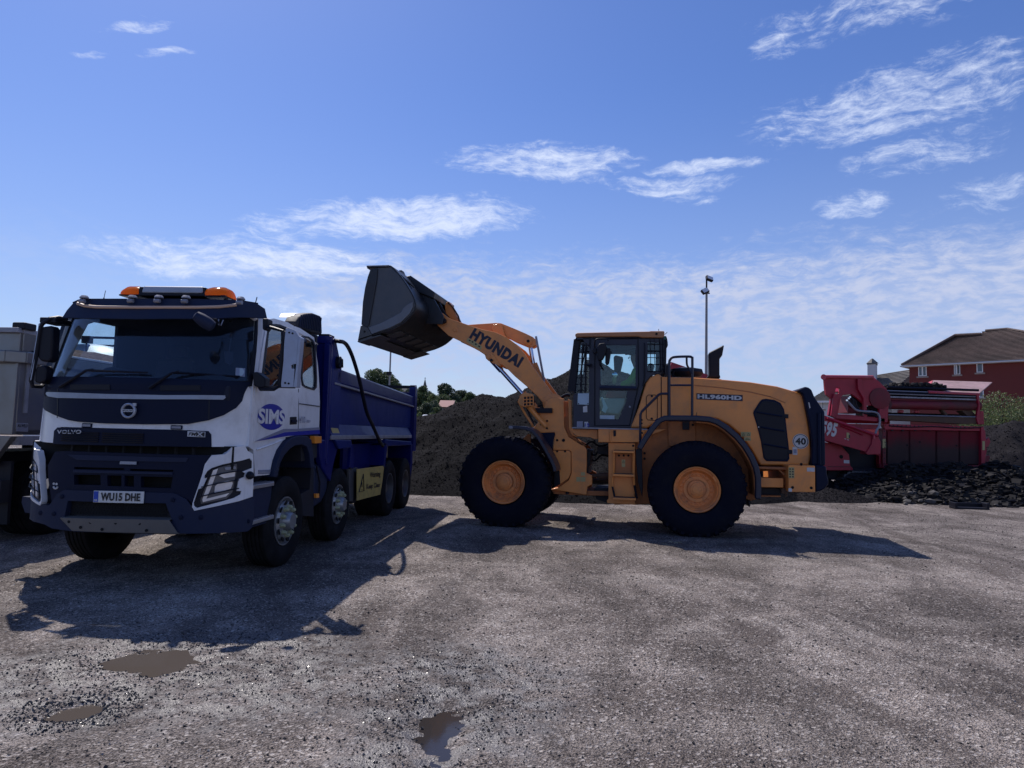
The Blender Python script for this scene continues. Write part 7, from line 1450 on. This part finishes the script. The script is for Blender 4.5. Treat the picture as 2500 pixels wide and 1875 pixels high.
# hopper wing, faded sheet
def wing(name, m, q, th=.04, par=S1): 
    a, b_, c_, d_ = q; nr = (b_-a).cross(d_-a).normalized()*th; return MB().prism([a, b_, c_, d_], nr).build(name, m, par, bevel=.008)
wg = wing('right_wing', 'sheet', [v7(1048, 588, .0), v7(1462, 606, .0), v7(1566, 516, 1.7), v7(1090, 500, 1.7)])
MB().cyl(v7(1048, 588, -.03), v7(1462, 608, -.03), .05, 6).build('wing_hinge', 'redlight', wg); wing('wing_gusset', 'redlight', [v7(1000, 540, 1.5), v7(1048, 588, 0), v7(1090, 500, 1.7), v7(1080, 505, 1.75)], par=wg)
# left structure: hopper end, arch frame, engine parts
lf = holed(SM, z7, [(192, 462), (600, 466), (650, 500), (712, 560), (735, 640), (728, 715), (722, 830), (690, 832), (650, 832), (560, 820), (300, 800), (240, 775), (262, 640), (225, 610), (215, 560), (210, 490)],
    [[(303, 553), (336, 558), (325, 600), (300, 612), (292, 600)], [(360, 610), (430, 605), (480, 640), (545, 700), (640, 690), (655, 715), (652, 795), (400, 770), (318, 768), (330, 700), (340, 640)]], -.10, .12, 'hopper_frame', 'red', S1, bevel=.01)
for pts in ([(478, 480), (510, 480), (512, 560), (548, 640), (556, 790), (530, 790), (525, 640), (480, 560)], [(285, 600), (325, 610), (298, 800), (262, 780)], [(300, 772), (700, 800), (700, 832), (300, 802)], [(655, 722), (722, 730), (715, 835), (650, 830)]): p7('rib', 'red', pts, -.20, .10, lf)
MB().lathe([(0, .34), (.04, .34), (.05, .30)], v7(655, 640, -.10), (0, -1, 0), 32).build('bearing_shield', 'reddust', lf)
wing('left_wing', 'red', [v7(225, 600, .0), v7(700, 560, .0), v7(600, 468, 1.3), v7(195, 464, 1.3)], par=lf); MB().cyl(v7(192, 464, -.12), v7(602, 468, -.12), .06, 8).build('wing_rim', 'redlight', lf)
MB().lathe([(0, .09), (.02, .09)], v7(200, 466, -.2), (0, -1, 0), 12).build('rim_end', 'redlight', lf)
p7('engine_block', 'reddust', [(400, 620), (520, 620), (540, 680), (500, 760), (400, 755)], .3, .8); MB().lathe([(0, .25), (.1, .25), (.12, .1)], v7(450, 660, .3), (0, -1, 0), 20).lathe([(0, .16), (.14, .14)], v7(600, 705, .2), (0, -1, 0), 16).build('pulley', 'chassis', S1)
MB().box(v7(560, 0).x, v7(700, 0).x, .2, .9, v7(0, 770, .2).z, v7(0, 690, .2).z).build('motor', 'chassis', S1, bevel=.04)
for pts, r_ in (([(385, 650), (430, 700), (470, 735), (540, 745), (610, 750), (650, 775), (655, 850), (630, 900), (618, 945)], .035), ([(395, 640), (440, 650), (450, 700), (520, 755), (600, 770), (640, 790)], .025), ([(410, 625), (460, 660), (470, 700), (500, 740)], .02)): MB().tube(smooth_path([v7(x, y, -.25) for x, y in pts], 4), r_, 7).build('hydraulic_hose', 'rail' if r_ > .03 else 'black', S1)
for x, y in ((385, 655), (400, 640), (410, 628)): MB().lathe([(0, .03), (.05, .03)], v7(x, y, -.25), (0, -1, 0), 8).build('hose_fitting', 'chrome', S1)
p7('rear_beam', 'red', [(230, 800), (740, 812), (740, 846), (230, 836)], 2.2, .1); p7('undercarriage', 'chassis', [(360, 1030), (705, 1030), (705, 1205), (410, 1205)], .35, 1.8)  # added fill: plate closes the bright gap, dark box stands for shade
p7('cross_arm', 'red', [(400, 845), (645, 850), (640, 890), (520, 888)], .05, .3)
# conveyor carrying the number, rising to the left
A_, B_ = v7p(2143, 1060, -.7), v7p(1640, 884, -.7); A2, B2_ = v7p(2146, 1112, -.7), v7p(1632, 908, -.7)
cv = MB().prism([A_, B_, B2_, v7p(2010, 1074, -.7), A2], (0, .08, 0)).build('side_conveyor', 'red', S1, bevel=.008)
MB().prism([A_+Vector((0, 1.3, 0)), B_+Vector((0, 1.3, 0)), B2_+Vector((0, 1.3, 0)), A2+Vector((0, 1.3, 0))], (0, .08, 0)).build('conveyor_frame', 'red', cv)
MB().prism([A_+Vector((0, .1, .02)), B_+Vector((0, .1, .02)), B_+Vector((0, 1.3, .02)), A_+Vector((0, 1.3, .02))], (0, 0, -.06)).build('conveyor_belt', 'black', cv)
MB().cyl(B2_+Vector((0, .05, .05)), B2_+Vector((0, 1.3, .05)), .18, 14).build('head_drum', 'black', cv)
p7('conveyor_end', 'red', [(600, 940), (640, 935), (665, 990), (665, 1090), (560, 1095), (545, 1085), (590, 1010)], -.75, .4, cv); MB().prism([v7(605, 965, -.8), v7(608, 938, -.8), v7(616, 940, -.8), v7(622, 966, -.8)], (0, .1, 0)).build('lifting_eye', 'redlight', cv)
MB().tube([v7(340, 862, -.72), v7(520, 935, -.72)], .025, 5).tube([v7(230, 800, -.75), v7(640, 945, -.75)], .04, 6).build('conveyor_flange', 'red', cv)
q = [v7(205, 935, -.715), v7(300, 958, -.715), v7(215, 855, -.715)]
text('595', 'model_number', 'sticker', cv, v7(172, 935, -.715), v7(298, 956, -.715)-v7(172, 935, -.715), (.22, 0, 1), (v7(298, 956, -.715)-v7(172, 935, -.715)).length, .46, bold=.05, shear=.0)
d_ = p7('decal', 'yel', [(388, 915), (410, 918), (410, 965), (388, 962)], -.712, .004, cv, bevel=0); MB().box(v7(394, 0, -.7).x, v7(404, 0, -.7).x, -.716, -.713, v7(0, 950, -.7).z, v7(0, 925, -.7).z).build('pictogram', 'ink', d_)
for x, y in ((378, 966), (400, 974)): p7('decal', 'sticker', [(x-7, y-3), (x+7, y), (x+7, y+5), (x-7, y+2)], -.712, .004, cv, bevel=0)
# engine housing left, tracks
eh = p7('engine_housing', 'red', [(170, 985), (232, 998), (330, 1012), (362, 1040), (408, 1095), (418, 1185), (440, 1208), (436, 1222), (170, 1222)], -.35, 1.8)
MB().lathe([(0, .06), (.01, .06)], v7(344, 1112, -.35), (0, -1, 0), 14).build('cap', 'hole', eh); p7('label', 'sticker', [(366, 1138), (410, 1140), (410, 1166), (366, 1164)], -.358, .005, eh, bevel=0)
p7('housing_seam', 'reddust', [(235, 1188), (415, 1190), (415, 1196), (235, 1194)], -.36, .02, eh, bevel=0)
trc = v7(560, 1330, -.25); hw = (v7(760, 0, -.25).x-v7(360, 0, -.25).x)/2; hh_ = (v7(0, 1245, -.25).z-v7(0, 1412, -.25).z)/2; tz = max(hh_+.02, trc.z); path = []
for k in range(24): a = math.pi/2+math.pi*k/23; path.append((trc.x-hw+hh_+hh_*math.cos(a), tz+hh_*math.sin(a)))
for k in range(1, 12): path.append((trc.x-hw+hh_+(2*hw+1.2-2*hh_)*k/12, tz-hh_))
for k in range(24): a = -math.pi/2+math.pi*k/23; path.append((trc.x+hw+1.2-hh_+hh_*math.cos(a), tz+hh_*math.sin(a)))
for k in range(1, 12): path.append((trc.x+hw+1.2-hh_-(2*hw+1.2-2*hh_)*k/12, tz+hh_))
tk_ = MB().py(path, -.25, .15).build('crawler_track', 'chassis', S1); mb = MB(); n = len(path)
L_ = 0; acc = [0]
for i in range(n): a, b_ = path[i], path[(i+1) % n]; L_ += math.dist(a, b_); acc.append(L_)
for k in range(46):
    s_ = L_*k/46; i = max(j for j in range(n) if acc[j] <= s_); a, b_ = Vector((path[i][0], 0, path[i][1])), Vector((path[(i+1) % n][0], 0, path[(i+1) % n][1])); f = (s_-acc[i])/max(1e-6, acc[i+1]-acc[i]); p = a.lerp(b_, f); dd = (b_-a).normalized(); nn = Vector((-dd.z, 0, dd.x))
    if (p+nn*.05-Vector((trc.x+.6, 0, tz))).length < (p-Vector((trc.x+.6, 0, tz))).length: nn = -nn
    mb.prism([p-dd*.07+Vector((0, -.3, 0)), p+dd*.07+Vector((0, -.3, 0)), p+dd*.04+nn*.06+Vector((0, -.3, 0)), p-dd*.04+nn*.06+Vector((0, -.3, 0))], (0, .5, 0))
mb.build('track_pads', 'rimgrey', tk_, smooth=0)['kind'] = 'stuff'
MB().lathe([(0, hh_*.8), (.06, hh_*.75), (.07, hh_*.3)], (trc.x-hw+hh_*1.05, -.26, tz), (0, -1, 0), 20).build('idler_wheel', 'chassis', tk_)

# ================================================================ GREY TIPPER at the left edge (seen from behind)
GF = Frame(-7.05, 9.3, R(90-4.6)); G1 = thing('grey_tipper_lorry', 'grey metal tipper lorry parked beside the blue and white one, cut by the left edge', 'tipper lorry', GF)
def vg(px, py, **k): return Vector(GF.loc(px, py, **k))
ct = vg(*z1b(265, 685), X=0); cy0 = ct.y; cbz = vg(*z1b(205, 1660), X=0)
topz = ct.z; botz = vg(40, 1062, X=0).z
bz0, bz1 = vg(*z1b(160, 1140), X=0).z, vg(*z1b(160, 975), X=0).z
MB().prism([(0, cy0, botz), (.02, cy0, topz), (.02, cy0+2.4, topz), (0, cy0+2.4, botz)], (.06, 0, 0)).build('tailgate', 'greybody', G1, bevel=.015)
sidz = bz1+.02
MB().box(.06, 5.6, cy0, cy0+.06, botz, sidz).box(.06, 5.6, cy0+2.34, cy0+2.4, botz, sidz).box(5.55, 5.6, cy0, cy0+2.4, botz, sidz+.3).box(.06, 5.6, cy0, cy0+2.4, botz, botz+.08).prism([(.06, cy0-.02, bz1), (.06, cy0-.02, topz), (.42, cy0-.02, topz), (.50, cy0-.02, bz1)], (0, .06, 0)).build('body', 'greybody', G1, bevel=.01)
bz0, bz1 = vg(*z1b(160, 1140), X=0).z, vg(*z1b(160, 975), X=0).z
MB().box(-.10, .0, cy0+.10, cy0+2.5, bz0, bz1).box(.06, 5.6, cy0-.09, cy0, bz0, bz1).prism([(-.10, cy0+.1, bz0), (.06, cy0-.09, bz0), (.08, cy0, bz0), (0, cy0+.1, bz0)], (0, 0, bz1-bz0)).build('body_band', 'greybody', G1, bevel=.02)
M['pinkload'] = heap_mat('reddish_planings', (.10, .06, .05), (.20, .13, .11), 40)
xs_ = np.linspace(.3, 5.5, 30); ys_ = np.linspace(cy0+.06, cy0+2.34, 16); rows = [[(x, y, bz1-.05+.34*math.sin(math.pi*min(1, max(0, (x-.2)/5.4)))*math.sin(math.pi*min(1, max(0.0, (y-cy0)/2.4)))**.7+.03*math.sin(x*7+y*5)) for y in ys_] for x in xs_]
MB().grid(rows).build('load', 'pinkload', G1, recalc=False)
MB().box(.5, 5.6, cy0-.10, cy0+.02, bz1, bz1+.035).build('side_rim', 'upvc', G1, bevel=.01)
MB().box(-.05, .08, cy0-.02, cy0+2.4, topz-.05, topz+.02).box(.05, .42, cy0-.03, cy0+.08, topz-.05, topz+.02).build('top_rim', 'rail', G1, bevel=.01)
MB().box(.0, .22, cy0-.07, cy0+.12, topz+.0, topz+.10).build('tailgate_hinge', 'black', G1, bevel=.02); MB().lathe([(0, .06), (.05, .05)], (.25, cy0-.02, topz-.32), (0, -1, 0), 10).build('hinge_pin', 'black', G1)
MB().box(.16, .22, cy0-.02, cy0, botz+.3, bz0).build('side_strip', 'rail', G1)
# maker's plate
pc = vg(*z7(0, 0)[:1]+(0,), X=0) if False else None
qa = [Vector(GF.loc(*(x*.21104, 1000+y*.21104), Y=cy0-.004)) for x, y in ((185, 252), (320, 256), (187, 153), (322, 158))]
mp = MB().prism([qa[0], qa[1], qa[3], qa[2]], (0, -.004, 0)).build('maker_plate', 'alu', G1)
uu = (qa[1]-qa[0]); w_ = uu.length; h_ = (qa[2]-qa[0]).length; text('ALLWELD', 'plate_letters', 'ink', mp, qa[0]+uu*.06+Vector((0, -.006, h_*.5)), uu, (0, 0, 1), w_*.88, h_*.38, bold=.03)
mb = MB(); [mb.box(qa[0].x+w_*.06, qa[0].x+w_*.94, qa[0].y-.007, qa[0].y-.0045, qa[0].z+h_*(.12+.12*k), qa[0].z+h_*(.16+.12*k)) for k in range(3)]; mb.build('plate_lines', 'logogrey', mp)
# lower tapered skirt, wheels
MB().prism([(-.0, cy0-.0, botz-.02), (-.0, cy0+2.4, botz-.02), (-.0, cy0+2.2, botz-.42), (-.0, cy0+.28, botz-.42)], (.10, 0, 0)).build('tail_skirt', 'greybody', G1, bevel=.01)
MB().box(.1, 5.4, cy0-.03, cy0+.1, botz-.14, botz-.02).build('side_skirt', 'rail', G1)
for s_ in (1.0, 2.4):
    for yy in (cy0+.1, cy0+1.75):
        h = sub('wheel', G1, (s_, yy, .53)); MB().lathe(tyre_prof(.55, .535, .285), (0, 0, 0), (0, 1, 0), 40, cap=False).build('tyre', 'tyretruck', h); MB().lathe([(.03, .287), (.01, .29), (.05, .26), (.16, .24), (.16, .1), (.1, .08), (.1, .001)], (0, 0, 0), (0, 1, 0), 28, cap=False).build('rim', 'rimgrey', h)
MB().box(.2, 9.0, cy0+.7, cy0+1.7, .8, 1.2).box(.0, .15, cy0+.1, cy0+2.3, .55, .85).build('chassis', 'chassis', G1)
MB().box(.15, .2, cy0+.1, cy0+.65, .25, 1.1).build('mudflap', 'black', G1)
MB().box(5.9, 8.0, cy0+.1, cy0+2.3, 1.0, 2.35).build('cab', 'white', G1, bevel=.1)
# ================================================================ WHITE LORRY seen beyond it, through the windscreen and past the mirror
BFm = Frame(-12.6, 19.0, R(90)); B1 = thing('white_lorry', 'white lorry with a domed cab roof parked far behind, seen past the left mirror', 'lorry', BFm)
def vb(x, y, **k): return Vector(BFm.loc(*z1b(x, y), **k))
tp = vb(1150, 860, X=0); b0 = vb(900, 1180, X=0); yl_, yr_ = vb(690, 900, X=0).y, vb(1420, 900, X=0).y; zt_, zw = tp.z, vb(1100, 1000, X=0).z
rows = []
for s_ in np.linspace(0, 2.2, 8):
    rows.append([(s_, yr_-.3+(yl_-yr_+.9)*k/16, zt_-.25*abs(-1+2*k/16)**2.4-.35*max(0, 1-s_/.7)**2) for k in range(17)])
MB().grid(rows).build('cab_roof', 'tarp', B1, solid=.03, recalc=False)
ya, yb = yr_-.3, yl_+.6
MB().box(.0, 2.2, ya, yb, .6, zt_-.62).prism([(.0, ya+.05, zt_-.65), (.1, ya+.08, zt_-.40), (2.2, ya+.05, zt_-.25), (2.2, ya, zt_-.65)], (0, .05, 0)).prism([(.0, yb-.1, zt_-.65), (.1, yb-.13, zt_-.40), (2.2, yb-.1, zt_-.25), (2.2, yb-.05, zt_-.65)], (0, .05, 0)).build('cab', 'white', B1, bevel=.04)
MB().prism([(-.03, ya+.15, zt_-1.35), (.02, ya+.2, zt_-.55), (.02, yb-.2, zt_-.55), (-.03, yb-.15, zt_-1.35)], (-.02, 0, 0)).build('windscreen', 'lensdark', B1)
MB().box(-.1, .1, ya+.1, yb-.1, zt_-.50, zt_-.40).build('visor_bar', 'black', B1, bevel=.02)
p = vb(1172, 825, X=.1); MB().box(p.x-.05, p.x+.1, p.y-.12, p.y+.12, p.z-.1, p.z+.1).cyl(p-Vector((0, 0, .35)), p, .02).build('roof_lamp', 'black', B1)
p = vb(1030, 800, X=.4); MB().lathe([(0, .35), (.04, .3)], p, (0, 0, 1), 18).build('roof_hatch', 'black', B1)
MB().box(.0, .1, ya, yb, .5, 1.0).build('bumper', 'black', B1)
for yy in (ya+.05, yb-.35):
    h = sub('wheel', B1, (1.1, yy, .53)); MB().lathe(tyre_prof(.3, .53, .285), (0, 0, 0), (0, 1, 0), 30, cap=False).build('tyre', 'tyretruck', h)
MB().box(2.4, 8.5, ya+.0, yb, 1.2, zt_-.3).build('load_body', 'redlight', B1, bevel=.03)
# dark railing beyond, at the left
RF = Frame(0, 26, 0); rr_ = RF.loc(*z1b(600, 780), Y=0); t = thing('metal_railing', 'thin dark metal railing far behind the left mirror', 'railing', RF)
MB().cyl((rr_[0]-6, 0, rr_[2]), (rr_[0]+5, 0, rr_[2]), .05, 6).cyl((rr_[0]-6, 0, rr_[2]-.3), (rr_[0]+5, 0, rr_[2]-.3), .04, 6).build('rail', 'black', t)
for k in range(6): MB().cyl((rr_[0]-6+k*2.2, 0, 0), (rr_[0]-6+k*2.2, 0, rr_[2]), .05, 6).build('post', 'black', t)
